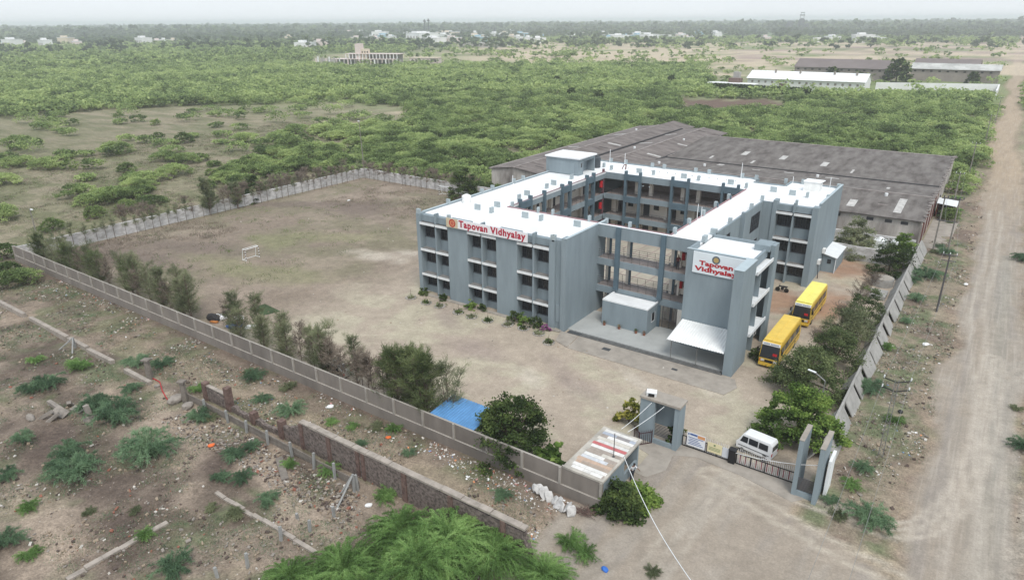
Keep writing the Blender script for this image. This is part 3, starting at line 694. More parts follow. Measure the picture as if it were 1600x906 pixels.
# stair head room on the back left of the roof
sh = MB()
sh.box(-0.35, 31.0, ZR, 5.6, 31.25, 13.0); sh.box(-0.35, 31.25, ZR, -0.1, 36.2, 13.0); sh.box(-0.1, 35.95, ZR, 5.6, 36.2, 13.0)
sh.box(5.35, 31.25, ZR, 5.6, 32.5, 13.0); sh.box(5.35, 32.5, 12.5, 5.6, 35.95, 13.0)
sh.box(0.1, 30.93, ZR + 0.15, 4.9, 30.998, 12.45); sh.box(2.1, 30.9, 12.0, 2.35, 30.928, 12.12)
so = sh.build('stair_head_room', m_blue, B); MB().box(-0.5, 30.8, 13.0, 5.85, 36.4, 13.2).build('roof', m_roofw, so)
MB().box(4.2, 32.6, ZR + 0.01, 4.3, 35.9, 12.45).build('back_panel', m_blue, so)
MB().box(5.601, 31.7, ZR + 1.2, 5.62, 32.1, ZR + 1.9).build('small_window', m_glass, so)
# porch floor, drain, apron
pf = MB(); pf.prism([(22.0, 0.75), (40.2, 0.75), (40.2, 4.2), (34.0, 4.2), (34.0, 7.2), (22.0, 7.2)], 0.0, 0.15); pf.build('porch_floor', m_conc, B)
pf = MB(); pf.box(22.3, 0.0, 0.0, 40.2, 0.748, 0.04); pf.build('drain', m_drain, B)
pf = MB()
for i in range(3): pf.box(24, 0.1 + 0.22 * i, 0.042, 40.1, 0.16 + 0.22 * i, 0.1)
pf.build('drain_grille', m_steel, B)
pf = MB(); pf.prism([(21.6, -0.1), (23.9, -0.1), (24.3, -3.3), (22.4, -2.6)], 0.0, 0.07); pf.prism([(24.0, -0.05), (41.6, -0.05), (42.3, -1.6), (41.7, -3.6), (24.4, -3.35)], 0.0, 0.06)
pf.build('apron', m_conc2, B)
MB().box(27.6, -1.6, 0.062, 28.5, -1.0, 0.075).build('drain_cover', m_drain, B); MB().box(35.6, -1.7, 0.062, 36.2, -1.3, 0.075).build('drain_cover', m_drain, B)
MB().box(0, -0.55, 0, 21.6, -0.003, 0.12).build('plinth', m_conc2, B)
# corrugated awning on two posts
aw = thing('porch_awning', 'sloping white corrugated sheet awning over the porch beside the tall grey fin', 'awning', (37, 2, 0))
a = MB(); n = 42; x0, x1, ys, zs, ye, ze = 34.15, 40.12, 4.15, 3.15, 0.1, 2.35
for i in range(n):
    u0 = x0 + (x1 - x0) * i / n; u1 = x0 + (x1 - x0) * (i + 1) / n; d0 = 0.05 * (i % 2); d1 = 0.05 * ((i + 1) % 2)
    a.poly([(u0, ye, ze + d0), (u1, ye, ze + d1), (u1, ys, zs + d1), (u0, ys, zs + d0)]); a.poly([(u0, ye, ze + d0 - .02), (u0, ys, zs + d0 - .02), (u1, ys, zs + d1 - .02), (u1, ye, ze + d1 - .02)])
a.build('sheet', mat('white roof sheet', (0.8, 0.81, 0.8), 0.5, 1.0, amt=0.05), aw)
for x in (34.6, 37.35): MB().tube((x, 0.45, 0.15), (x, 0.45, 2.4), 0.045, n=8).build('post', m_steel, aw)
MB().box(34.2, 0.4, 2.3, 40.1, 0.48, 2.37).build('rafter', m_steel, aw)
# guard cabin on the porch
gc = thing('guard_cabin', 'small blue grey cabin with a white flat roof standing on the school porch', 'cabin', (27.3, 6, 0.15))
m = MB(); m.box(24.45, 4.3, .15, 30.1, 7.15, 3.05); m.build('wall', m_blue, gc)
m = MB(); m.box(24.6, 4.45, 3.05, 29.95, 7.0, 3.1); m.build('roof', m_roofw, gc)
m = MB(); m.box(24.45, 4.3, 3.052, 30.1, 4.445, 3.22); m.box(24.45, 4.447, 3.052, 24.595, 7.15, 3.22); m.box(29.955, 4.447, 3.052, 30.1, 7.15, 3.22); m.build('parapet', m_white, gc)
f = MB().box(30.1, 5.4, 1.3, 30.13, 6.2, 2.3).build('window', m_glass, gc); MB().box(30.131, 5.35, 1.25, 30.15, 5.4, 2.35).box(30.131, 6.2, 1.25, 30.15, 6.25, 2.35).box(30.131, 5.4, 1.25, 30.15, 6.2, 1.3).build('frame', m_white, f)
for i, (x, nm) in enumerate(((25.0, 'dry spiky potted plant at the left corner of the guard cabin'), (26.9, 'pale potted plant against the middle of the guard cabin wall'), (29.0, 'dark bushy potted plant nearest the right corner of the guard cabin'), (30.0, 'small reddish potted plant at the right corner of the guard cabin'))):
    t = thing('potted_plant', nm, 'potted plant', (x, 3.95, .15), 'potted plants along the guard cabin')
    MB().tube((x, 3.95, .15), (x, 3.95, .42), 0.13, 0.18, 8).build('pot', mat('clay pot', S(150, 100, 80, .8), 0.8) if i == 0 else bpy.data.materials['clay pot'], t)
    q = MB()
    for k in range(26):
        an = k * 2.4; el = 0.5 + 0.9 * ((k * 7) % 10) / 10; ln = 0.32
        q.poly([(x, 3.95, .42), (x + ln * math.cos(an) * math.cos(el) + .03, 3.95 + ln * math.sin(an) * math.cos(el), .42 + ln * math.sin(el)), (x + ln * math.cos(an + .25) * math.cos(el), 3.95 + ln * math.sin(an + .25) * math.cos(el), .42 + ln * math.sin(el) - .05)])
    q.build('foliage', (l_dry, l_dry, l_dark, l_twigg)[i], t)
# signs
def text(body_, size, parent, mt, loc, sx=1.0, off=0.012, name='lettering', space=1.0, align='LEFT', rot=(R(90), 0, 0), ext=0.02, width=None):
    cu = bpy.data.curves.new('t', 'FONT'); cu.body = body_; cu.size = size; cu.extrude = ext; cu.offset = off; cu.space_character = space; cu.align_x = align; cu.resolution_u = 3
    o = bpy.data.objects.new('t', cu); C.objects.link(o)
    me = bpy.data.meshes.new_from_object(o); bpy.data.objects.remove(o)
    if width: xs = [v.co.x for v in me.vertices]; sx = width / (max(xs) - min(xs))
    me.name = name; me.materials.clear(); me.materials.append(mt)
    me.transform(Matrix.Diagonal((sx, 1, 1, 1))); me.transform(Matrix.Translation(Vector(loc) - wloc(parent)) @ Matrix.Rotation(rot[2], 4, 'Z') @ Matrix.Rotation(rot[0], 4, 'X'))
    r = bpy.data.objects.new(name, me); C.objects.link(r); r.parent = parent
    return r
def disc(c, r, mt, parent, name, y, n=28, r_in=0.0):
    m = MB()
    for k in range(n):
        a0, a1 = 2 * math.pi * k / n, 2 * math.pi * (k + 1) / n
        m.poly([(c[0] + r_in * math.cos(a0), y, c[1] + r_in * math.sin(a0)), (c[0] + r * math.cos(a0), y, c[1] + r * math.sin(a0)), (c[0] + r * math.cos(a1), y, c[1] + r * math.sin(a1)), (c[0] + r_in * math.cos(a1), y, c[1] + r_in * math.sin(a1))])
    return m.build(name, mt, parent)
s1 = thing('name_board', 'long white school name board with a round crest on the left block parapet', 'sign', (11, -0.2, 9.8), 'school name boards')
m = MB(); m.box(7.0, -0.28, 9.82, 17.05, -0.16, 10.92); m.build('board', m_signw, s1)
m = MB(); m.box(5.2, -0.28, 9.8, 6.998, -0.16, 10.9); m.build('crest_panel', m_signt, s1)
disc((6.15, 10.36), 0.5, m_red, s1, 'crest_ring', -0.285, r_in=0.36); disc((6.15, 10.36), 0.36, mat('crest orange', S(222, 150, 110, .8), 0.5), s1, 'crest', -0.287)
disc((6.15, 10.36), 0.2, m_crim, s1, 'crest_centre', -0.29, n=10, r_in=0.1)
text('Tapovan Vidhyalay', 1.12, s1, m_crim, (7.2, -0.29, 10.1), 1.0, 0.035, space=1.12, width=9.65)
s2 = thing('name_board', 'square pale name board with two lines of red lettering above the porch awning', 'sign', (37, 4, 8.6), 'school name boards')
m = MB(); m.box(34.75, 4.06, 8.7, 40.1, 4.19, 10.95); m.build('board', m_signb, s2)
disc((37.15, 10.38), 0.42, m_slateb, s2, 'crest_ring', 4.05, r_in=0.27); disc((37.15, 10.38), 0.27, m_gold, s2, 'crest', 4.048)
text('Tapovan', 0.66, s2, m_red, (35.45, 4.05, 9.62), 1, 0.022, width=3.5); text('Vidhyalay', 0.66, s2, m_red, (35.05, 4.05, 8.98), 1, 0.022, width=4.45)
# roof tanks
def tank(name, label, x, y, r, h, mt, z=ZR, grp='water tanks on the roof'):
    t = thing(name, label, 'water tank', (x, y, z), grp); m = MB(); n = 18
    prof = [(r * .97, 0), (r, .1 * h), (r * .96, .14 * h), (r, .2 * h), (r, .45 * h), (r * .96, .5 * h), (r, .55 * h), (r, .8 * h), (r * .6, .93 * h), (r * .3, .95 * h), (r * .3, h), (0.01, h)]
    for (ra, za), (rb, zb) in zip(prof, prof[1:]): m.tube((x, y, z + za), (x, y, z + zb + 1e-4), ra, rb, n, cap=False)
    m.build('tank_body', mt, t, smooth=True)
    m = MB(); m.path([(x - r - .1, y - .1, z), (x - r - .1, y - .1, z + h + .25), (x + .4, y - .1, z + h + .25)], 0.03); m.build('pipe', m_steel, t)
    return t
m_tankw = mat('white tank plastic', (0.78, 0.78, 0.76), 0.45, 1.5, amt=0.06); m_tankb = mat('black tank plastic', (0.05, 0.06, 0.07), 0.5)
tank('water_tank', 'squat white plastic water tank near the left roof edge', 1.6, 8.2, 0.62, 1.2, m_tankw)
tank('water_tank', 'tall dark water tank behind the stair head room', 4.6, 38.6, 0.7, 2.0, m_tankb)
wt = thing('water_tank', 'big square white tank under a sheet on the far right block roof', 'water tank', (38.0, 41, ZR), 'water tanks on the roof')
MB().box(36.9, 39.8, ZR + .01, 39.0, 41.6, ZR + 1.35).build('tank_body', m_tankw, wt); MB().prism([(36.8, 39.7), (39.1, 39.7), (39.3, 41.7), (36.9, 41.8)], ZR + 1.36, ZR + 1.45).build('lid', m_white, wt)
for i, (x, y, h, d) in enumerate(((5.0, 42.6, 2.4, 'beside the dark water tank'), (7.5, 43.2, 1.9, 'on the back parapet left of the others'), (27.1, 43.0, 2.4, 'on the back parapet near the far right block'), (30.0, 17.4, 1.9, 'on the coping of the right wing'), (35.2, 40.6, 1.7, 'left of the square white tank'), (39.9, 42.0, 1.9, 'right of the square white tank'), (0.2, 20.9, 1.3, 'on the left parapet behind the white tank'), (31.5, 14.5, 2.4, 'in the middle of the right wing roof'))):
    tag(MB().tube((x, y, ZR), (x, y, ZR + h), 0.04, n=6).box(x - .12, y - .12, ZR + .002, x + .12, y + .12, ZR + .1).build('roof_pole', m_white), 'thin white pole standing ' + d, 'pole', 'thin poles on the school roof')
# dark spot on the back roof: bent pipes
tag(MB().path([(8.8, 39.6, ZR), (9.1, 39.7, ZR + .7), (9.5, 39.7, ZR + .8)], .07).path([(9.5, 39.5, ZR + .05), (9.5, 39.6, ZR + .75)], .1).build('pipe_bracket', mat('rusty pipe', S(120, 70, 56, .8), 0.8)), 'small rusty bent pipe standing on the back wing roof', 'pipe')
# annex at the far right
an = thing('annex_shed', 'low blue grey lean-to shed with a pale sloping sheet roof against the far block', 'shed', (42, 40, 0))
m = MB(); m.poly([(41.22, 37.7, 0), (42.95, 37.7, 0), (42.95, 37.7, 2.3), (41.22, 37.7, 2.7)]); m.poly([(42.95, 37.7, 0), (42.95, 43.6, 0), (42.95, 43.6, 2.3), (42.95, 37.7, 2.3)]); m.poly([(42.95, 43.6, 0), (41.22, 43.6, 0), (41.22, 43.6, 2.7), (42.95, 43.6, 2.3)]); m.build('wall', m_blue, an)
m = MB(); q = [(41.2, 37.4, 2.75), (43.15, 37.4, 2.3), (43.15, 43.8, 2.3), (41.2, 43.8, 2.75)]; m.poly(q); m.poly([(a_, b_, c_ - .08) for a_, b_, c_ in reversed(q)])
for i in range(4): p0, p1 = q[i], q[(i + 1) % 4]; m.poly([p0, (p0[0], p0[1], p0[2] - .08), (p1[0], p1[1], p1[2] - .08), p1])
m.build('roof', m_tinr, an); MB().box(41.9, 37.64, 1.3, 42.4, 37.695, 1.9).build('window', m_glass, an); MB().tube((42.98, 37.6, 0), (42.98, 37.6, 2.3), 0.05).build('drain_pipe', m_white, an)
def ac(x, y, z, lab, axis='x'):
    t = thing('air_conditioner', lab, 'air conditioner', (x, y, z), 'air conditioner units on outer walls')
    MB().box(x, y - .42, z, x + .34, y + .42, z + .62).build('casing', m_tankw, t)
    m = MB(); n = 20
    for k in range(n):
        a0, a1 = 2 * math.pi * k / n, 2 * math.pi * (k + 1) / n
        m.poly([(x + .345, y - .08, z + .31), (x + .345, y - .08 + .22 * math.cos(a0), z + .31 + .22 * math.sin(a0)), (x + .345, y - .08 + .22 * math.cos(a1), z + .31 + .22 * math.sin(a1))])
    m.build('fan_grille', m_door, t)
ac(41.2, 34.9, 1.9, 'white air conditioner low on the side wall of the far block, nearest the bus')
ac(41.2, 37.1, 2.9, 'white air conditioner above the small lean-to shed')
ac(40.3, 9.0, 1.1, 'white air conditioner under the side ledges near the front bus')
tag(MB().path([(41.35, 34.6, 1.9), (41.5, 34.3, 1.0), (41.6, 34.2, 0.0)], .05).build('hose', m_black), 'black hose hanging below the low air conditioner', 'hose')
tag(MB().box(41.75, 6.5, 0.0, 41.95, 27.5, 0.55).build('kerb_wall', m_precast), 'long low pale kerb wall between the school and the parked buses', 'kerb')

# ------------------------------------------------------------------ boundary walls
fw = thing('boundary_wall', 'long grey cement wall in panels separating the school yard from the waste land in front', 'wall', (-9, -24.6, 0), 'walls around the school compound')
m = MB(); m.box(-58.9, -24.85, -0.3, 39.9, -24.5, 0.95, 0, 1); m.build('plinth', [m_wall, m_wallt], fw)
m = MB(); m.box(-58.9, -24.7, 0.952, 36.6, -24.52, 2.35, 0, 1); m.box(36.6, -24.7, 0.952, 40.0, -24.55, 2.55, 0, 1); m.build('panel_wall', [m_wall, m_wallt], fw)
x = -58.7
while x < 40: MB().box(x - .09, -24.85, 0.955, x + .09, -24.702, 2.41).build('wall_post', m_wallt, fw); x += 3.4
lw = thing('boundary_wall', 'whitewashed rough stone wall along the far left side of the playing field', 'wall', (-59, 10, 0), 'walls around the school compound')
def rough_wall(x0, y0, x1, y1, h, par, seed):
    q = random.Random(seed); n = int(math.hypot(x1 - x0, y1 - y0) / 2.2); m = MB(); dx, dy = (x1 - x0) / n, (y1 - y0) / n; L_ = math.hypot(dx, dy); nx_, ny_ = -dy / L_ * .14, dx / L_ * .14
    ph = h
    for i in range(n):
        a = (x0 + dx * i, y0 + dy * i); b = (x0 + dx * (i + 1), y0 + dy * (i + 1)); nh = h + q.uniform(-.05, .04)
        m.poly([(a[0] - nx_, a[1] - ny_, -.2), (b[0] - nx_, b[1] - ny_, -.2), (b[0] - nx_, b[1] - ny_, nh), (a[0] - nx_, a[1] - ny_, ph)])
        m.poly([(b[0] + nx_, b[1] + ny_, -.2), (a[0] + nx_, a[1] + ny_, -.2), (a[0] + nx_, a[1] + ny_, ph), (b[0] + nx_, b[1] + ny_, nh)])
        m.poly([(a[0] - nx_, a[1] - ny_, ph), (b[0] - nx_, b[1] - ny_, nh), (b[0] + nx_, b[1] + ny_, nh), (a[0] + nx_, a[1] + ny_, ph)]); ph = nh
    m.build('masonry', m_wallw, par)
rough_wall(-58.9, -24.4, -58.9, 45.5, 2.1, lw, 1)
bw = thing('boundary_wall', 'whitewashed rough stone wall along the back of the playing field', 'wall', (-40, 45.6, 0), 'walls around the school compound')
rough_wall(-58.75, 45.6, 51.0, 45.6, 2.1, bw, 2)
rw = thing('boundary_wall', 'narrow precast wall with leaning slabs beside the dirt road', 'wall', (51.7, 22, 0), 'walls around the school compound')
m = MB(); m.box(51.45, -9.0, -.1, 51.65, 56, 1.6); m.build('spine', m_precast, rw)
k = 0; y = -8.0
while y < 55:
    for s_ in (-1, 1):
        if s_ == -1 and k % 3 == 2 and y < 10: continue
        c_ = MB(); c_.obox((51.55 + s_ * 0.5, y + 0.25 * s_, 0.74 + rnd.uniform(-.05, .05)), 0.09, 3.3, 1.85, rz=rnd.uniform(-.05, .05), ry=-s_ * 0.55)
        c_.build('leaning_slab', m_precast, rw)
    y += 4.1 + rnd.uniform(-.3, .3); k += 1
# ------------------------------------------------------------------ gate
def gx_(x, y): return G(x, y)
gt = thing('gate_tower', 'tall blue grey open gate tower with a flat slab roof left of the entrance', 'gate tower', (39.8, -14, 0))
m = MB(); m.box(38.15, -14.75, 0, 39.45, -14.45, 4.0); m.box(41.15, -14.75, 0, 41.55, -13.4, 4.0); m.box(38.15, -14.447, 0, 38.4, -13.4, 4.0); m.box(38.4, -13.6, 1.3, 41.15, -13.4, 4.0)
m.box(39.45, -14.7, 0, 41.15, -14.5, 0.45); m.build('pier', m_blue, gt)
m = MB(); m.box(38.1, -14.85, 4.0, 41.65, -13.3, 4.2); m.build('roof_slab', m_conc2, gt)
m = MB()
for i in range(9): m.box(38.4, -13.52, 0.1 + i * .14, 41.15, -13.49, 0.15 + i * .14)
m.build('rails', m_rail, gt)
t = thing('floodlight', 'small white boxed floodlight on the gate tower roof', 'floodlight', (38.9, -14.3, 4.2)); MB().obox((38.9, -14.3, 4.42), .8, .5, .42, rz=.3, rx=.2).build('housing', m_white, t); MB().obox((39.0, -14.62, 4.4), .5, .05, .26, rz=.3, rx=.2).build('lens', m_black, t)
gf = thing('gate_fins', 'pair of tall blue grey concrete fins right of the entrance gate', 'gate pillar', (51.6, -14, 0))
m = MB(); m.box(50.7, -15.0, 0, 51.02, -12.5, 4.75); m.build('fin', m_blue, gf); m = MB(); m.box(50.68, -15.02, 4.752, 51.04, -12.48, 4.8); m.build('fin_top', m_conc2, gf)
m = MB(); m.box(52.2, -15.3, 0, 52.52, -12.5, 4.75); m.build('fin', m_blue, gf); m = MB(); m.box(52.18, -15.32, 4.752, 52.54, -12.48, 4.8); m.build('fin_top', m_conc2, gf)
MB().box(51.02, -14.95, 0, 52.2, -14.75, 0.45).build('base_beam', m_blue, gf)
m = MB()
for i in range(11): m.box(51.02, -14.8, .5 + i * .1, 52.2, -14.77, .54 + i * .1)
m.build('rails', m_rail, gf)
m = MB(); m.prism([(52.7, -13.9), (52.9, -13.9), (52.9, -12.2), (52.7, -12.2)], 0, 3.1); m.build('rear_slab', m_white, gf)
def gate_leaf(name, label, x0, x1, y, n_sp, mt, panels):
    t = thing(name, label, 'gate', ((x0 + x1) / 2, y, 0), 'entrance gate leaves')
    m = MB(); m.box(x0, y - .03, 0.08, x1, y + .03, 0.14); m.box(x0, y - .03, 0.98, x1, y + .03, 1.04)
    for i in range(panels + 1): xx = x0 + (x1 - x0 - .06) * i / panels; m.box(xx, y - .032, 0.14, xx + .06, y + .032, 0.98)
    m.build('frame', m_black, t)
    m = MB()
    for i in range(n_sp):
        xx = x0 + .1 + (x1 - x0 - .2) * i / (n_sp - 1); h = 1.42 + .02 * (i % 2)
        m.box(xx - .018, y - .012 + .045, .12, xx + .018, y + .012 + .045, h); 
    m.build('pickets', m_spike, t)
    m = MB()
    for i in range(n_sp - 1):
        if i % 3 == 1: xx = x0 + .1 + (x1 - x0 - .2) * (i + .5) / (n_sp - 1); m.box(xx - .06, y + .06, .2, xx + .06, y + .08, .95)
    m.build('infill', mt, t); return t
gate_leaf('gate_leaf', 'left leaf of the entrance gate hung with three banners', 41.6, 45.5, -13.6, 26, m_maroon, 4)
gate_leaf('gate_leaf', 'right leaf of the entrance gate with bare white pickets', 46.1, 50.6, -13.6, 32, mat('rust pink panel', S(150, 100, 98, .8), .8), 4)
tag(MB().box(45.55, -13.85, 0, 46.05, -13.4, 1.25).prism([(45.5, -13.9), (46.1, -13.9), (46.1, -13.35), (45.5, -13.35)], 1.251, 1.3).build('gate_post', m_black), 'black block post in the middle of the entrance gate', 'gate post')
m_banw = mat('banner white', (0.72, 0.74, 0.78), 0.6); m_banb = mat('banner blue', S(70, 100, 160, .9), 0.6); m_bany = mat('banner cream', S(226, 216, 176, .9), 0.6); m_ban3 = mat('banner pale grey', S(208, 212, 218, .9), .6)
m_bano = mat('banner orange', S(214, 156, 110, .9), 0.6); m_bang = mat('banner dull green', S(120, 140, 100, .9), .6)
def banner(x0, x1, z0, z1, mb_, label, stripes, extra=None):
    t = thing('banner', label, 'banner', ((x0 + x1) / 2, -13.7, z0), 'banners hung on the gate'); MB().box(x0, -13.68, z0, x1, -13.66, z1).build('sheet', mb_, t)
    for (a, b_, c_, d, mm) in stripes: MB().box(x0 + (x1 - x0) * a, -13.687, z0 + (z1 - z0) * c_, x0 + (x1 - x0) * b_, -13.682, z0 + (z1 - z0) * d).build('print_line', mm, t)
banner(42.0, 43.55, .3, 1.55, m_banw, 'white banner with rows of blue print on the left gate leaf', [(.05, .12, .8, .93, m_banb), (.16, .56, .82, .95, m_banb), (.58, .97, .72, .95, m_bano)] + [(.08 + .06 * (k % 2), .9 - .09 * ((k * 3) % 4), .62 - .12 * k, .665 - .12 * k, m_banb) for k in range(5)])
banner(43.75, 44.95, .35, 1.25, m_bany, 'cream banner with thin green print between two others on the gate', [(.42, .55, .7, .88, m_bang)] + [(.1, .9, .5 - .13 * k, .55 - .13 * k, m_bang) for k in range(3)])
banner(44.98, 45.48, .3, 1.2, m_ban3, 'narrow blank pale banner beside the black gate post', [])
t = thing('side_gate', 'small maroon folding side gate between booth and gate tower', 'gate', (38.6, -15.2, 0))
for (p0, p1) in (((37.9, -15.0), (38.65, -15.65)), ((38.68, -15.65), (39.4, -14.8))):
    m = MB(); 
    for z in (.1, 1.15): m.tube((*p0, z), (*p1, z), .035, n=5)
    for i in (0, 1): q = (p0, p1)[i]; m.tube((*q, .05), (*q, 1.3), .04, n=5)
    for i in range(1, 6): f_ = i / 6; m.tube((p0[0] + (p1[0] - p0[0]) * f_, p0[1] + (p1[1] - p0[1]) * f_, .1), (p0[0] + (p1[0] - p0[0]) * f_, p0[1] + (p1[1] - p0[1]) * f_, 1.4), .02, n=4)
    m.build('leaf', m_maroon, t)
pts = [(37.0, -13.2), (51.5, -12.4), (51.6, -15.2), (51.0, -15.9), (47.0, -14.9), (43.2, -14.6), (41.6, -15.4), (41.9, -17.6), (41.0, -19.3), (39.9, -19.2), (39.9, -16.4), (37.6, -15.6)]
o = MB().prism(list(reversed(pts))[::-1], -.05, 0.045).build('concrete_apron', m_conc2); o['kind'] = 'structure'
# booth with mosaic roof
bo = thing('security_booth', 'small booth with a slanting roof of coloured tile strips beside the entrance', 'booth', (38.4, -21.5, 0))
m = MB(); m.box(36.9, -24.45, 0, 37.1, -18.5, 2.4); m.box(37.1, -18.7, 0, 39.9, -18.5, 2.4); m.box(37.1, -24.5, 0, 39.9, -24.3, 2.4); m.box(39.7, -24.3, 0, 39.9, -21.0, 2.4); m.box(39.7, -21.0, 0, 39.9, -18.7, .8); m.build('wall', m_blue, bo)
MB().box(36.7, -24.75, 2.4, 40.05, -18.3, 2.56).build('roof', mat('booth roof mortar', S(196, 190, 180, .8), .9, .8), bo)
cols = [S(216, 214, 210, .9), S(176, 160, 146, .85), S(204, 206, 210, .9), S(196, 112, 112, .85), S(226, 224, 220, .9), S(170, 158, 148, .85), S(176, 182, 194, .85), S(196, 170, 150, .85), S(228, 226, 222, .9), S(206, 200, 190, .9), S(150, 146, 146, .85)]
order = [0, 6, 4, 9, 0, 3, 8, 5, 5, 6, 2, 7, 1, 4, 8]
q = random.Random(4); tm = {}
for i, k in enumerate(order):
    y0 = -18.55 - i * (5.95 / len(order)); y1 = y0 - 5.95 / len(order) + .04; x0 = 37.0 + q.uniform(0, .25); 
    while x0 < 39.75:
        w_ = q.uniform(.8, 2.2) if q.random() < .6 else q.uniform(.3, .7); x1 = min(39.85, x0 + w_); kk = k if q.random() < .8 else q.randrange(len(cols))
        if kk not in tm: tm[kk] = mat('roof tile strip', cols[kk], .6, 2.5, amt=.1)
        MB().box(x0, y1, 2.562, x1, y0, 2.575).build('tile_strip', tm[kk], bo); x0 = x1 + .02
tag(MB().tube((39.25, -21.6, 2.56), (39.25, -21.6, 4.6), .035, n=6).box(39.15, -21.7, 2.561, 39.35, -21.5, 2.6).build('flag_pole', m_rail), 'thin dark pole standing on the booth roof', 'pole')
e = G(1100, 935, 7.0); pts = []
for i in range(25): t_ = i / 24; a = np.array([39.9, -21.2, 2.62]) * (1 - t_) + e * t_; a[2] -= 0.8 * math.sin(math.pi * t_); pts.append(tuple(a))
tag(MB().path(pts, .025, n=5).build('cable', m_white), 'white cable running from the booth roof out over the forecourt', 'cable')
# blue shed
bs = thing('blue_shed', 'low shed with a blue corrugated sheet roof against the front wall', 'shed', (25.6, -23, 0))
m = MB(); n = 34; za, zb = 2.45, 2.15
for i in range(n):
    u0 = 23.3 + 4.7 * i / n; u1 = 23.3 + 4.7 * (i + 1) / n; d0 = .07 * (i % 2); d1 = .07 * ((i + 1) % 2)
    m.poly([(u0, -24.4, zb + d0), (u1, -24.4, zb + d1), (u1, -21.2, za + d1), (u0, -21.2, za + d0)]); m.poly([(u0, -24.4, zb + d0 - .03), (u0, -21.2, za + d0 - .03), (u1, -21.2, za + d1 - .03), (u1, -24.4, zb + d1 - .03)])
m.build('roof', m_blues, bs)
for x, y in ((23.5, -21.4), (27.8, -21.4), (23.5, -24.2), (27.8, -24.2)): MB().tube((x, y, 0), (x, y, 2.2), .06).build('post', m_steel, bs)
# ------------------------------------------------------------------ vehicles
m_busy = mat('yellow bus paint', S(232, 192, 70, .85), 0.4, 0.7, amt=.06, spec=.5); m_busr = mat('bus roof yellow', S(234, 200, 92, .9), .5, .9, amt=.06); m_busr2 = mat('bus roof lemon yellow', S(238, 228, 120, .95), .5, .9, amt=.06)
m_chrome = mat('lamp glass', (0.6, 0.6, 0.58), .15, None, spec=.8); m_lamp = mat('amber lamp', S(220, 120, 40, .9), .3); m_carw = mat('white car paint', (0.74, 0.75, 0.76), .3, 1.0, amt=.04, spec=.6); m_cars = mat('silver beige car paint', S(176, 172, 162, .85), .3, 1.0, amt=.06, spec=.6)
def wheel(x, y, r, par, wd=.22, ax='x'):
    m = MB(); m.tube((x - wd / 2, y, r), (x + wd / 2, y, r), r, n=20)
    f = m.build('wheel', m_tyre, par)
    MB().tube((x - wd / 2 - .01, y, r), (x + wd / 2 + .01, y, r), r * .5, n=12).build('rim', m_steel, f)
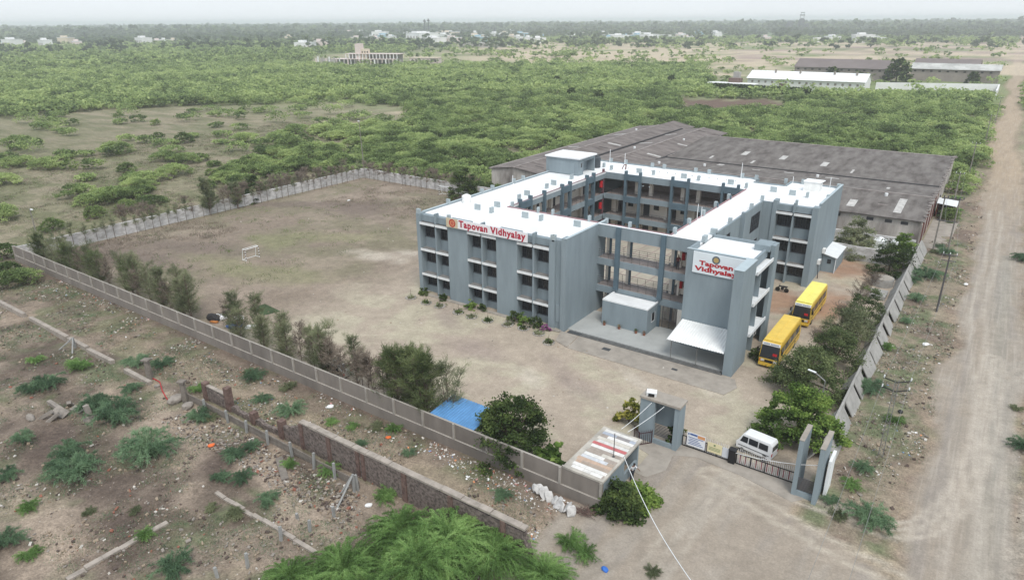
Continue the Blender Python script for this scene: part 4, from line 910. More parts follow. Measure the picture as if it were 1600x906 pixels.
def bus(x, y, label, roofm):
    """front at y, body extends towards +y; x = centre line"""
    t = thing('school_bus', label, 'bus', (0, 0, 0), 'yellow school buses'); W_, L_, H_ = 1.98, 8.4, 2.95; h = W_ / 2
    prof = [(0.02, .35), (0.0, 1.0), (0.02, 1.35), (.28, 2.5), (.34, 2.72), (.6, H_ - .12), (L_ - .3, H_ - .12), (L_ - .05, 2.6), (L_, 1.2), (L_ - .05, .35)]
    m = MB(); b0 = len(m.v); n = len(prof)
    ins = [0.05, 0.0, 0.0, .06, .07, .1, .1, .07, 0.0, 0.03]
    for s_ in (-1, 1): m.v += [(s_ * (h - ins[i]), p[0], p[1]) for i, p in enumerate(prof)]
    for i in range(n): j = (i + 1) % n; m.f.append((i, j, n + j, n + i)); m.m.append(1 if i in (4, 5, 6) else 0)
    m.f.append(tuple(range(n))[::-1]); m.m.append(0); m.f.append(tuple(n + i for i in range(n))); m.m.append(0)
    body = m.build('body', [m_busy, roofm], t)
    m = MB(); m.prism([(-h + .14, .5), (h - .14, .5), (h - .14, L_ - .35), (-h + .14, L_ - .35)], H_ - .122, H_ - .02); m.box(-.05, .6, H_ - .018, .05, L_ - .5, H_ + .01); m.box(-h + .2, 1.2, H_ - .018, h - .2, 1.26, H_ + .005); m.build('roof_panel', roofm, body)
    ws = MB(); ws.poly([(-h + .06, .0, 1.42), (h - .06, .0, 1.42), (h - .12, .24, 2.44), (-h + .12, .24, 2.44)]); ws.poly([(-h + .02, -.02, 1.12), (h - .02, -.02, 1.12), (h - .06, .0, 1.42), (-h + .06, .0, 1.42)]); ws.build('windscreen', m_glass, t)
    m = MB(); m.poly([(-h + .1, .235, 2.46), (h - .1, .235, 2.46), (h - .12, .30, 2.76), (-h + .12, .30, 2.76)]); bn = m.build('front_banner', m_banw, t)
    m = MB()
    for k in range(15):
        if k == 6: continue
        xx = -.72 + k * .098; m.poly([(xx, .24, 2.54), (xx + .06, .24, 2.54), (xx + .06, .268, 2.66), (xx, .268, 2.66)])
    m.build('banner_letters', m_slateb, bn).__setitem__('kind', 'stuff')
    m = MB(); m.poly([(.3, .002, 1.5), (.72, .002, 1.5), (.72, .06, 1.76), (.3, .06, 1.76)]); m.build('windscreen_sticker', m_red, ws_par := t)
    for s_ in (-1, 1):
        m = MB(); m.box(s_ * (h + .005) - .006, .5, 1.5, s_ * (h + .005) + .006, 7.9, 2.3); g_ = m.build('side_glass', m_glass, t)
        for k in range(8): MB().box(s_ * (h + .014) - .006, .5 + k * 1.02, 1.5, s_ * (h + .014) + .006, .6 + k * 1.02, 2.3).build('window_post', m_busy if k % 2 else m_black, g_)
        MB().box(s_ * (h + .006) - .006, .45, 1.05, s_ * (h + .006) + .006, 8.0, 1.12).build('side_stripe', m_maroon, t)
        MB().box(s_ * .62 - .17, -.03, .75, s_ * .62 + .17, -.001, .98).build('headlight', m_chrome, t)
        MB().box(s_ * .86 - .06, -.03, .75, s_ * .86 + .06, -.001, .98).build('indicator', m_lamp, t)
        MB().path([(s_ * (h - .05), .2, 2.3), (s_ * (h + .2), -.05, 2.2)], .03).box(s_ * (h + .2) - .08, -.1, 1.8, s_ * (h + .2) + .08, -.02, 2.2).build('mirror', m_black, t)
        for yy in (1.5, 6.4): wheel(s_ * (h - .14), yy, .42, t)
    MB().box(-h + .02, -.12, .32, h - .02, .02, .62).build('bumper', m_busy, t); MB().box(-.4, -.02, .66, .4, -.001, .95).build('grille', m_black, t); MB().box(-h + .1, .0, .64, h - .1, .018, .7).build('trim', m_maroon, t)
    t.location = (x, y, 0); return t
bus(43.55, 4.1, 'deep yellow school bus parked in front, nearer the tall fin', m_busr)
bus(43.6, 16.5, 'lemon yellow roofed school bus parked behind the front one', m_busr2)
def car_body(name, label, prof, ins, W_, glass, wheels, paint, cat, loc, rz, extra=None, grp=None):
    """prof = side outline (x,z) front to back over the roof; car points to -x"""
    t = thing(name, label, cat, (0, 0, 0), grp); h = W_ / 2; m = MB(); n = len(prof)
    for s_ in (-1, 1): m.v += [(p[0], s_ * (h - ins[i]), p[1]) for i, p in enumerate(prof)]
    for i in range(n): j = (i + 1) % n; m.f.append((j, i, n + i, n + j)); m.m.append(0)
    m.f.append(tuple(range(n))); m.m.append(0); m.f.append(tuple(reversed([n + i for i in range(n)]))); m.m.append(0)
    b_ = m.build('body', paint, t)
    bv = b_.modifiers.new('soft', 'BEVEL'); bv.width = .05; bv.segments = 2; bv.limit_method = 'ANGLE'; bv.angle_limit = R(25)
    for nm, quads in glass:
        g_ = MB()
        for qd in quads: g_.poly(qd)
        g_.build(nm, m_glass, t)
    for wx in wheels:
        for s_ in (-1, 1):
            r = .3; f = MB().tube((wx, s_ * (h - .1) - .09, r), (wx, s_ * (h - .1) + .11 * 1, r), r, n=18).build('wheel', m_tyre, t); MB().tube((wx, s_ * (h - .1) - .1, r), (wx, s_ * (h - .1) + .12, r), r * .55, n=10).build('rim', m_steel, f)
    if extra: extra(t, h)
    t.location = loc; t.rotation_euler = (0, 0, rz); return t
h = .66; L_ = 2.95; off = .012
def win(xa, xb, xc, xd, z0, z1, ya, yb, s_): return [(xa, s_ * ya, z0), (xb, s_ * ya, z0), (xc, s_ * yb, z1), (xd, s_ * yb, z1)][::s_]
vp = [(0.0, .3), (-.02, .75), (.1, .95), (.45, 1.62), (.6, 1.72), (2.8, 1.74), (2.93, 1.5), (2.98, .9), (2.96, .3)]; vi = [0, 0, .02, .1, .13, .13, .1, .02, 0]
gl = [('side_window', [win(a, b_, c_, d, .98, 1.5, h + off - .03, h - .085 + off, s_)]) for s_ in (-1, 1) for (a, b_, c_, d) in ((.3, .95, .95, .5), (1.03, 1.8, 1.8, 1.03), (1.88, 2.65, 2.62, 1.88))]
gl += [('windscreen', [[(.15, -.52, 1.03), (.42, -.48, 1.56), (.42, .48, 1.56), (.15, .52, 1.03)]]), ('rear_window', [[(2.975 + off, -.5, 1.0), (2.975 + off, .5, 1.0), (2.95 + off, .48, 1.42), (2.95 + off, -.48, 1.42)]])]
def vx(t, h):
    for s_ in (-1, 1):
        MB().box(-.05, s_ * .45 - .12, .6, -.01, s_ * .45 + .12, .78).build('headlight', m_chrome, t); MB().box(2.96, s_ * .55 - .07, .65, 3.0, s_ * .55 + .07, .9).build('tail_light', m_red, t); MB().box(.2, s_ * (h + .01) - .01, .62, 2.8, s_ * (h + .01) + .01, .66).build('side_line', m_black, t)
    MB().box(-.08, -.6, .3, -.02, .6, .45).build('bumper', m_black, t)
car_body('van', 'small white van parked behind the right half of the entrance gate', vp, vi, 1.32, gl, (.55, 2.4), m_carw, 'van', (45.55, -11.05, 0.045), R(-9), vx)
sp = [(0, .3), (-.02, .7), (.1, .85), (.85, .95), (1.3, 1.4), (1.5, 1.45), (2.7, 1.43), (3.2, 1.0), (3.35, .85), (3.35, .3)]; si = [0.03, 0, .03, .04, .15, .17, .17, .05, .02, .03]
gl2 = [('side_window', [win(1.1, 1.9, 1.9, 1.42, .95, 1.34, .705, .6, s_)]) for s_ in (-1, 1)] + [('side_window', [win(2.0, 2.95, 2.65, 2.0, .95, 1.34, .705, .6, s_)]) for s_ in (-1, 1)] + [('windscreen', [[(.9, -.58, .985), (1.27, -.52, 1.38), (1.27, .52, 1.38), (.9, .58, .985)]]), ('rear_window', [[(3.14, -.5, 1.07), (3.14, .5, 1.07), (2.76, .48, 1.41), (2.76, -.48, 1.41)]])]
def sx_(t, h):
    for s_ in (-1, 1): MB().box(-.04, s_ * .5 - .13, .58, -.005, s_ * .5 + .13, .72).build('headlight', m_chrome, t); MB().box(3.34, s_ * .55 - .08, .6, 3.37, s_ * .55 + .08, .8).build('tail_light', m_red, t)
    MB().box(-.06, -.6, .3, -.01, .6, .45).build('bumper', m_black, t)
car_body('parked_car', 'pale silver car parked among the wispy trees by the front wall', sp, si, 1.46, gl2, (.6, 2.7), m_cars, 'car', (6.6, -22.0, 0), R(8), sx_, grp='cars under the wispy trees')
car_body('parked_car', 'white car mostly hidden under the dense wispy tree next to the blue shed', sp, si, 1.46, gl2, (.6, 2.7), m_carw, 'car', (19.6, -20.6, 0), R(160), sx_, grp='cars under the wispy trees')
# goals
def goal(x, y, rz, label):
    t = thing('goal_post', label, 'goal', (0, 0, 0), 'small football goals')
    w_, h_, d_ = 2.3, 1.75, .95
    for s_ in (-1, 1):
        m = MB()
        for i in range(8): m.tube((s_ * w_ / 2, 0, h_ * i / 8), (s_ * w_ / 2, 0, h_ * (i + 1) / 8), .05, n=6, m=(i % 2))
        m.build('front_post', [m_white, m_maroon], t)
        MB().path([(s_ * w_ / 2, 0, h_), (s_ * w_ / 2, d_ * .6, h_), (s_ * w_ / 2, d_, 0.03), (s_ * w_ / 2, 0, 0.03)], .035).build('side_frame', m_white, t)
    MB().tube((-w_ / 2, 0, h_), (w_ / 2, 0, h_), .05).build('crossbar', m_white, t); MB().tube((-w_ / 2, d_, .04), (w_ / 2, d_, .04), .035).build('back_bar', m_white, t); MB().tube((-w_ / 2, d_ * .6, h_), (w_ / 2, d_ * .6, h_), .035).build('top_bar', m_white, t)
    t.location = (x, y, 0); t.rotation_euler = (0, 0, rz)
goal(-29.9, -4.2, R(-90 + 180), 'white goal with striped posts in the middle of the playing field')
goal(-32.4, 42.6, R(0), 'white goal with striped posts near the back wall')
# ------------------------------------------------------------------ poles and wires
def stub_pole(x, y, h, r=.11): return MB().tube((x, y, 0), (x, y, h), r, r * .75, 8)
def power_pole(x, y, h, label, arms=1, wood=m_pole, hh=.8, lean=0.0, loc='power poles along the road'):
    t = thing('power_pole', label, 'power pole', (x, y, 0), loc); q = MB(); q.tube((x, y, -.1), (x + lean, y, h), .12, .08, 8); q.build('pole', wood, t)
    for k in range(arms): z = h - .15 - k * .7; MB().box(x + lean - hh, y - .05, z, x + lean + hh, y + .05, z + .09).build('cross_arm', m_rail, t)
    for k in (-1, 0, 1): MB().tube((x + lean + k * hh * .9, y, h), (x + lean + k * hh * .9, y, h + .2), .04, n=6).build('insulator', m_white, t)
    return t
h_ = thing('lattice_pole', 'tall steel lattice pole with four dark cross arms beside the road verge', 'power pole', (55.4, -5.9, 0))
m = MB()
for dx in (-.17, .17):
    for dy in (-.12, .12): m.tube((55.4 + dx, -5.9 + dy, 0), (55.4 + dx * .7, -5.9 + dy * .7, 7.0), .03, n=4)
for k in range(17): s_ = 1 if k % 2 else -1; m.tube((55.4 - .16 * s_, -6.02, k * .4 + .1), (55.4 + .16 * s_, -6.02, k * .4 + .5), .018, n=4); m.tube((55.4 + .16 * s_, -5.78, k * .4 + .1), (55.4 - .16 * s_, -5.78, k * .4 + .5), .018, n=4)
m.build('lattice', m_steel, h_)
for z, a in ((6.9, .35), (6.1, .35)):
    for s_ in (-1, 1): MB().tube((55.4, -5.9, z - .15), (55.4 + s_ * .95, -5.9 + .25 * s_, z + .15), .05, n=5).build('cross_arm', m_black, h_); MB().tube((55.4 + s_ * .9, -5.9 + .25 * s_, z + .15), (55.4 + s_ * .9, -5.9 + .25 * s_, z + .38), .05, n=6).build('insulator', m_white, h_)
power_pole(56.1, 30.0, 7.4, 'rusty pole with two short cross arms on the verge by the small weed mound', 2, m_rail, .75)
hp = thing('twin_pole', 'pair of tall poles joined by cross beams in front of the warehouse corner', 'power pole', (54.2, 57.3, 0))
for x in (53.2, 55.1): MB().tube((x, 57.4, 0), (x, 57.4, 8.2), .12, .09, 8).build('pole', m_pole, hp)
for z in (4.6, 8.0): MB().box(52.8, 57.28, z, 55.5, 57.38, z + .12).build('cross_beam', m_rail, hp)
m = MB()
for k in range(7): m.tube((52.6 + k * .5, 57.2, 8.15), (52.6 + k * .5, 57.2, 8.5), .09, n=6)
m.build('insulators', m_rail, hp).__setitem__('kind', 'stuff')
power_pole(53.6, 84, 7.2, 'thin pole standing beside the dark shed at the warehouse', 1, m_pole, .7)
power_pole(54.2, 117.0, 8.0, 'pale pole with a forked top past the warehouse corner', 2, m_pole, .8)
power_pole(55.0, 168, 8.5, 'pole on the left road edge where the scrub canopy meets the road', 1, m_pole, .8)
power_pole(55.8, 222, 8.5, 'distant pale pole on the left road edge before the factory wall', 1, m_pole, .8)
def wire(a, b_, sag, label, r=.014, mt=m_steel):
    pts = [tuple(np.array(a) * (1 - t_) + np.array(b_) * t_ - np.array([0, 0, sag * 4 * t_ * (1 - t_)])) for t_ in np.linspace(0, 1, 15)]
    tag(MB().path(pts, r, n=4).build('power_line', mt), label, 'power line', 'power lines along the road')
for dx in (-.85, .85):
    wire((55.4 + dx, -5.9, 7.2), (56.1 + dx * .8, 30, 7.5), .6, 'thin power line from the lattice pole to the rusty pole')
    wire((56.1 + dx * .8, 30, 7.5), (54.3 + dx, 57.3, 8.4), .5, 'thin power line from the rusty pole to the twin poles')
    wire((55.4 + dx, -5.9, 7.2), (55.6 + dx, -40, 7.2), .6, 'thin power line from the lattice pole towards the viewer')
    wire((54.3 + dx, 57.3, 8.4), (53.6 + dx * .8, 84, 7.4), .5, 'thin power line from the twin poles to the thin pole')
for x, y in ((39.9, -21.2),):
    wire((39.2, -14.9, 3.9), (38.0, -17.8, 2.5), .1, 'thin line from the gate tower roof down to the booth', .02, m_white); wire((40.3, -14.9, 3.9), (38.6, -17.9, 2.5), .1, 'second thin line from the gate tower roof down to the booth', .02, m_white)
wire((52.4, -14.9, 3.2), (46.1, -13.9, 1.2), .25, 'pale line drooping from the gate fin to the black gate post', .02, m_white)
sl = thing('street_lamp', 'thin street lamp outside the left corner of the compound', 'street lamp', (-64, -19.5, 0), 'street lamps'); MB().path([(-64, -19.5, 0), (-64, -19.5, 6), (-63.6, -19.6, 6.2), (-62.0, -20.0, 6.4)], .09, .05, 6).build('pole', m_pole, sl); MB().obox((-61.9, -20, 6.4), .6, .22, .12).build('lamp_head', m_white, sl)
tp = thing('street_lamp', 'very tall thin pole outside the back corner of the field', 'street lamp', (-60.5, 47.5, 0), 'street lamps'); MB().tube((-60.5, 47.5, 0), (-60.9, 47.5, 12.2), .12, .07, 7).build('pole', m_pole, tp); MB().obox((-61.0, 47.5, 12.2), .5, .2, .15).build('lamp_head', m_white, tp)
yl = thing('street_lamp', 'white lamp on an arm poking out of the green tree by the gate', 'street lamp', (50.2, -4.5, 0), 'street lamps'); MB().path([(50.2, -4.5, 0), (50.2, -4.5, 4.6), (49.3, -4.2, 5.0)], .06, .05, 6).build('pole', m_steel, yl); MB().obox((49.0, -4.1, 5.02), .7, .16, .08, rz=-.3).build('lamp_head', m_white, yl)
# things near the far right corner
rt = thing('round_basin', 'round pale concrete water basin beside the leaning slab wall', 'basin', (49.2, 36.5, 0)); MB().tube((49.2, 36.5, 0), (49.2, 36.5, 1.05), 1.35, n=26).build('basin', m_precast, rt); MB().tube((49.2, 36.5, 1.052), (49.2, 36.5, 1.1), 1.22, n=26).build('cover', m_conc2, rt)
tag(MB().box(48.3, 30.5, 0, 50.4, 33.2, .5).box(48.5, 30.7, .502, 50.2, 33.0, .51).build('square_trough', m_precast), 'low square concrete trough in front of the round basin', 'trough')
for i, (x, y, s_, lb) in enumerate(((46.6, 50.8, 1.0, 'boxy white cistern behind the dark tree at the compound corner'), (48.6, 52.4, .85, 'smaller white cistern with a domed lid right of the boxy one'))):
    t = thing('cistern', lb, 'water tank', (x, y, 0)); MB().box(x - .8 * s_, y - .7 * s_, 0, x + .8 * s_, y + .7 * s_, 2.1 * s_).build('tank_body', m_white, t); MB().tube((x, y, 2.1 * s_), (x, y, 2.5 * s_), .6 * s_, .3 * s_, 14).build('lid', m_white, t)
tag(MB().box(34.5, 53.0, 0, 51.0, 53.25, 2.2).build('inner_wall', m_wallw), 'low whitewashed wall in front of the warehouse, behind the dark round tree', 'wall')
sk = thing('motorcycle', 'dark motorcycle standing between the two blocks behind the buses', 'motorcycle', (38.9, 26.5, 0))
for x in (38.4, 39.5): MB().tube((x, 26.45, .3), (x, 26.55, .3), .3, n=16).build('wheel', m_tyre, sk)
MB().path([(38.4, 26.5, .3), (38.6, 26.5, .8), (39.0, 26.5, .75), (39.5, 26.5, .7)], .09).path([(38.6, 26.2, .95), (38.55, 26.8, .95)], .03).box(38.8, 26.4, .3, 39.15, 26.6, .65).build('frame', m_black, sk); MB().box(38.95, 26.38, .76, 39.6, 26.62, .86).build('seat', m_door, sk)
# ------------------------------------------------------------------ warehouse
WH = thing('warehouse', 'huge low warehouse with dark weathered asbestos roof behind the school', 'warehouse', (20, 85, 0))
m_asb = mat('weathered asbestos sheet', S(124, 119, 115, .82), .95, .7, amt=.14, bump=.4, col2=S(88, 81, 78, .80), streak=(1, .35, 1)); m_asb2 = mat('weathered asbestos sheet, cross bays', S(130, 122, 118, .82), .95, .7, amt=.14, bump=.4, col2=S(94, 86, 83, .80), streak=(.35, 1, 1))
m_asbl = mat('pale lichen ridge', S(150, 142, 138, .8), .95, .9, amt=.2); m_gut = mat('dark gutter', (.03, .028, .03), .9); m_whw = mat('stained whitewashed wall', S(200, 194, 188, .8), .95, .35, amt=.3, bump=.2, col2=S(120, 112, 108, .8), streak=(1, 1, .3)); m_fib = mat('translucent roof sheet', S(205, 202, 198, .8), .6, 1.5)
def slope(x0, y0, z0, x1, y1, z1, mt, axis, name='roof_slope', ns=1):
    """sheet between two edges, corrugated steps"""
    m = MB()
    if axis == 'x': m.poly([(x0, y0, z0), (x1, y0, z0), (x1, y1, z1), (x0, y1, z1)]); m.poly([(x0, y1, z1 - .1), (x1, y1, z1 - .1), (x1, y0, z0 - .1), (x0, y0, z0 - .1)])
    else: m.poly([(x0, y0, z0), (x1, y0, z1), (x1, y1, z1), (x0, y1, z0)]); m.poly([(x0, y1, z0 - .1), (x1, y1, z1 - .1), (x1, y0, z1 - .1), (x0, y0, z0 - .1)])
    return m.build(name, mt, WH)
E_, RG = 4.9, 6.1
slope(-.6, 55.5, E_ - .4, 51.3, 67.5, RG - .3, m_asb, 'x'); slope(-.6, 67.5, RG - .3, 51.3, 80.0, E_ + .2, m_asb, 'x')
slope(-.6, 80.4, E_ + .2, 51.3, 104.0, RG + .6, m_asb, 'x'); slope(-.6, 104.0, RG + .6, 51.3, 114.5, E_ + .3, m_asb, 'x')
slope(-26.5, 50.5, E_, -20.6, 122, RG - .4, m_asb2, 'y'); slope(-20.6, 50.5, RG - .4, -14.2, 122, E_ + .1, m_asb2, 'y')
slope(-13.8, 50.5, E_ + .1, -7.6, 122, RG - .2, m_asb2, 'y'); slope(-7.6, 50.5, RG - .2, -1.1, 122, E_ + .1, m_asb2, 'y')
slope(-20.6, 122, RG - .4, -14, 132, E_ - .5, m_asb2, 'y')
for q in ((-.6, 80.0, E_ - .2, 51.3, 80.4, E_ - .1), (-14.2, 50.5, E_ - .3, -13.8, 122, E_ - .2), (-1.1, 50.5, E_ - .3, -.6, 116, E_ - .2)): MB().box(q[0] - .12 * (q[3] - q[0] < 1), q[1] - .12 * (q[4] - q[1] < 1), q[2], q[3] + .12 * (q[3] - q[0] < 1), q[4] + .12 * (q[4] - q[1] < 1), E_ + .3).build('gutter', m_gut, WH)
for q in ((-.5, 103.6, RG + .5, 51.2, 104.4, RG + .66), (-.5, 67.2, RG - .38, 51.2, 67.8, RG - .25), (-26.6, 50.4, E_ - .1, -25.9, 122, E_ + .12), (-20.9, 50.5, RG - .5, -20.3, 122, RG - .34), (-7.9, 50.5, RG - .3, -7.3, 122, RG - .14), (-.45, 80.5, E_ + .2, -.2, 114, E_ + .5)): MB().box(*q).build('ridge_cap', m_asbl, WH)
q = random.Random(9)
def onslope(x, y):
    if x > -.6:
        for (a, za, b_, zb) in ((55.5, E_ - .4, 67.5, RG - .3), (67.5, RG - .3, 80, E_ + .2), (80.4, E_ + .2, 104, RG + .6), (104, RG + .6, 114.5, E_ + .3)):
            if a <= y <= b_: return za + (zb - za) * (y - a) / (b_ - a), (zb - za) / (b_ - a), 'y'
    for (a, za, b_, zb) in ((-26.5, E_, -20.6, RG - .4), (-20.6, RG - .4, -14.2, E_ + .1), (-13.8, E_ + .1, -7.6, RG - .2), (-7.6, RG - .2, -1.1, E_ + .1)):
        if a <= x <= b_: return za + (zb - za) * (x - a) / (b_ - a), (zb - za) / (b_ - a), 'x'
    return E_, 0, 'y'
def sheetpatch(x, y, lx, ly, mt=m_fib, name='roof_light'):
    z, g_, ax = onslope(x, y); m = MB()
    zz = lambda a, b_: onslope(min(max(a, -26.4), 51.2), min(max(b_, 50.6), 114.4))[0] + .03
    m.poly([(x - lx / 2, y - ly / 2, z + .03 - (g_ * ly / 2 if ax == 'y' else g_ * lx / 2)), (x + lx / 2, y - ly / 2, z + .03 + (-g_ * ly / 2 if ax == 'y' else g_ * lx / 2)), (x + lx / 2, y + ly / 2, z + .03 + (g_ * ly / 2 if ax == 'y' else g_ * lx / 2)), (x - lx / 2, y + ly / 2, z + .03 + (g_ * ly / 2 if ax == 'y' else -g_ * lx / 2))])
    m.build(name, mt, WH)
for x, y, lx, ly in ((47.3, 61.5, 1.1, 7.0), (40.5, 60.0, 1.2, 3.4), (13.4, 90.5, 1.2, 3.4), (21.6, 90.0, 1.2, 3.4), (30.2, 88, 1.2, 3.4), (12.3, 78, 1.2, 2), (-11.8, 94, 3.4, 1.1), (-12.4, 110, 3.4, 1.2), (-3.4, 80, 3.2, 1), (-3.0, 96, 3, .9), (-17.5, 72, 3.2, 1.1), (-17.2, 88, 3.4, 1.1), (-22.8, 102, 3.4, 1.2), (-23.8, 80, 2.6, 1.0), (8, 84.5, .5, 2.2), (17, 84, .5, 2.4), (36, 84.6, .4, 2.6), (34, 76.5, 2.4, .9), (26, 77.4, 1.8, .8), (20, 76.2, 1.6, .6), (44, 72, .5, 1.8)): sheetpatch(x, y, lx, ly)
for i in range(34): sheetpatch(q.uniform(1, 50), q.choice((q.uniform(74, 79), q.uniform(104.4, 106), q.uniform(60, 72))), q.uniform(.3, 1.6), q.uniform(.2, .5), m_asbl, 'patch')
for i in range(26): sheetpatch(q.uniform(-25, -2), q.uniform(54, 118), q.uniform(1.0, 3.0), q.uniform(.3, .9), m_asbl if i % 2 else mat('dark mended sheet', S(84, 78, 76, .8), .95) if i == 0 else bpy.data.materials['dark mended sheet'], 'patch')
for x, y in ((10.5, 73.5), (31.5, 76), (44.6, 65.5), (-17.6, 62), (-10, 84), (-5, 101), (-22, 110), (2.2, 70)):
    z = onslope(x, y)[0]; MB().tube((x, y, z - .1), (x, y, z + .45), .22, .28, 8).build('ventilator', m_white, WH)
m = MB(); m.box(.2, 55.9, 0, 51.0, 56.1, E_ - .55); m.box(50.8, 56.1, 0, 51.0, 114, E_ - .55); m.poly([(51.02, 55.9, E_ - .56), (51.02, 80, E_ - .3), (51.02, 80.0, E_ + .1), (51.02, 67.5, RG - .42), (51.02, 55.9, E_ - .46)]); m.poly([(51.02, 80.3, E_ - .5), (51.02, 114.2, E_ - .5), (51.02, 114.2, E_ + .2), (51.02, 104, RG + .46), (51.02, 80.4, E_ + .08)])
m.box(-26.2, 50.8, 0, -.9, 51.0, E_ - .12); m.box(-26.2, 51, 0, -26.0, 121.7, E_ - .13); m.box(-.9, 51, 0, -.7, 56, E_ - .3); m.build('wall', m_whw, WH)
m = MB(); m.poly([(-26.3, 50.78, E_ - .13), (-20.6, 50.78, RG - .5), (-14.2, 50.78, E_ - .0), (-14.2, 50.78, E_ - .13)]); m.poly([(-14.2, 50.78, E_ - .13), (-14, 50.78, E_), (-7.6, 50.78, RG - .3), (-1, 50.78, E_), (-1, 50.78, E_ - .13)]); m.build('gable', m_whw, WH)
for x in (36.5, 39.2, 44.0, 46.6, 48.8, 33, 29, 24): MB().box(x - .5, 55.87, E_ - 1.3, x + .5, 55.897, E_ - .8).build('vent_opening', m_door, WH)
m_brk = mat('red oxide sheet', S(112, 58, 50, .8), .9, .8); q2 = random.Random(3)
for i in range(14): y = 57 + i * 1.9; MB().box(51.0, y, 0, 51.12, y + 1.2, 3.6).build('wall_panel', m_brk if i % 3 else m_whw, WH)
m = MB()
for i in range(70): y = 56 + i * .83; z, _, _ = onslope(51, min(y, 114)); m.obox((51.25, y, z - .05 + q2.uniform(-.1, .15)), q2.uniform(.3, .7), q2.uniform(.3, .7), .14, rz=q2.uniform(-.4, .4), ry=q2.uniform(-.3, .3))
t_ = m.build('broken_roof_edge', m_asbl, WH); t_['kind'] = 'stuff'
ds = thing('lean_shelter', 'small dark shelter with a tin roof against the warehouse side wall', 'shelter', (53, 81, 0)); m = MB(); m.poly([(51.3, 78.5, 2.6), (54.4, 78.5, 2.3), (54.4, 83.5, 2.3), (51.3, 83.5, 2.6)]); m.poly([(51.3, 83.5, 2.52), (54.4, 83.5, 2.22), (54.4, 78.5, 2.22), (51.3, 78.5, 2.52)]); m.build('roof', m_tinr, ds); MB().box(51.4, 79, 0, 51.6, 83.4, 2.4).box(51.6, 83.2, 0, 54.2, 83.4, 2.2).build('wall', m_brk, ds)
for x, y in ((54.2, 78.8), (54.2, 83.1)): MB().tube((x, y, 0), (x, y, 2.28), .06).build('post', m_rail, ds)
tag(MB().add(MB().box(52.2, 80.2, 0, 53.9, 82.6, 1.5)).box(52.6, 79.5, 0, 53.6, 80.1, .8).build('stored_crates', m_black), 'dark stacked crates under the tin shelter', 'crates')
o = MB().prism([(51.4, 57.5), (54.9, 57.8), (55.2, 76.5), (51.4, 77.5)], -.05, .06).build('loading_floor', m_conc2); o['kind'] = 'structure'
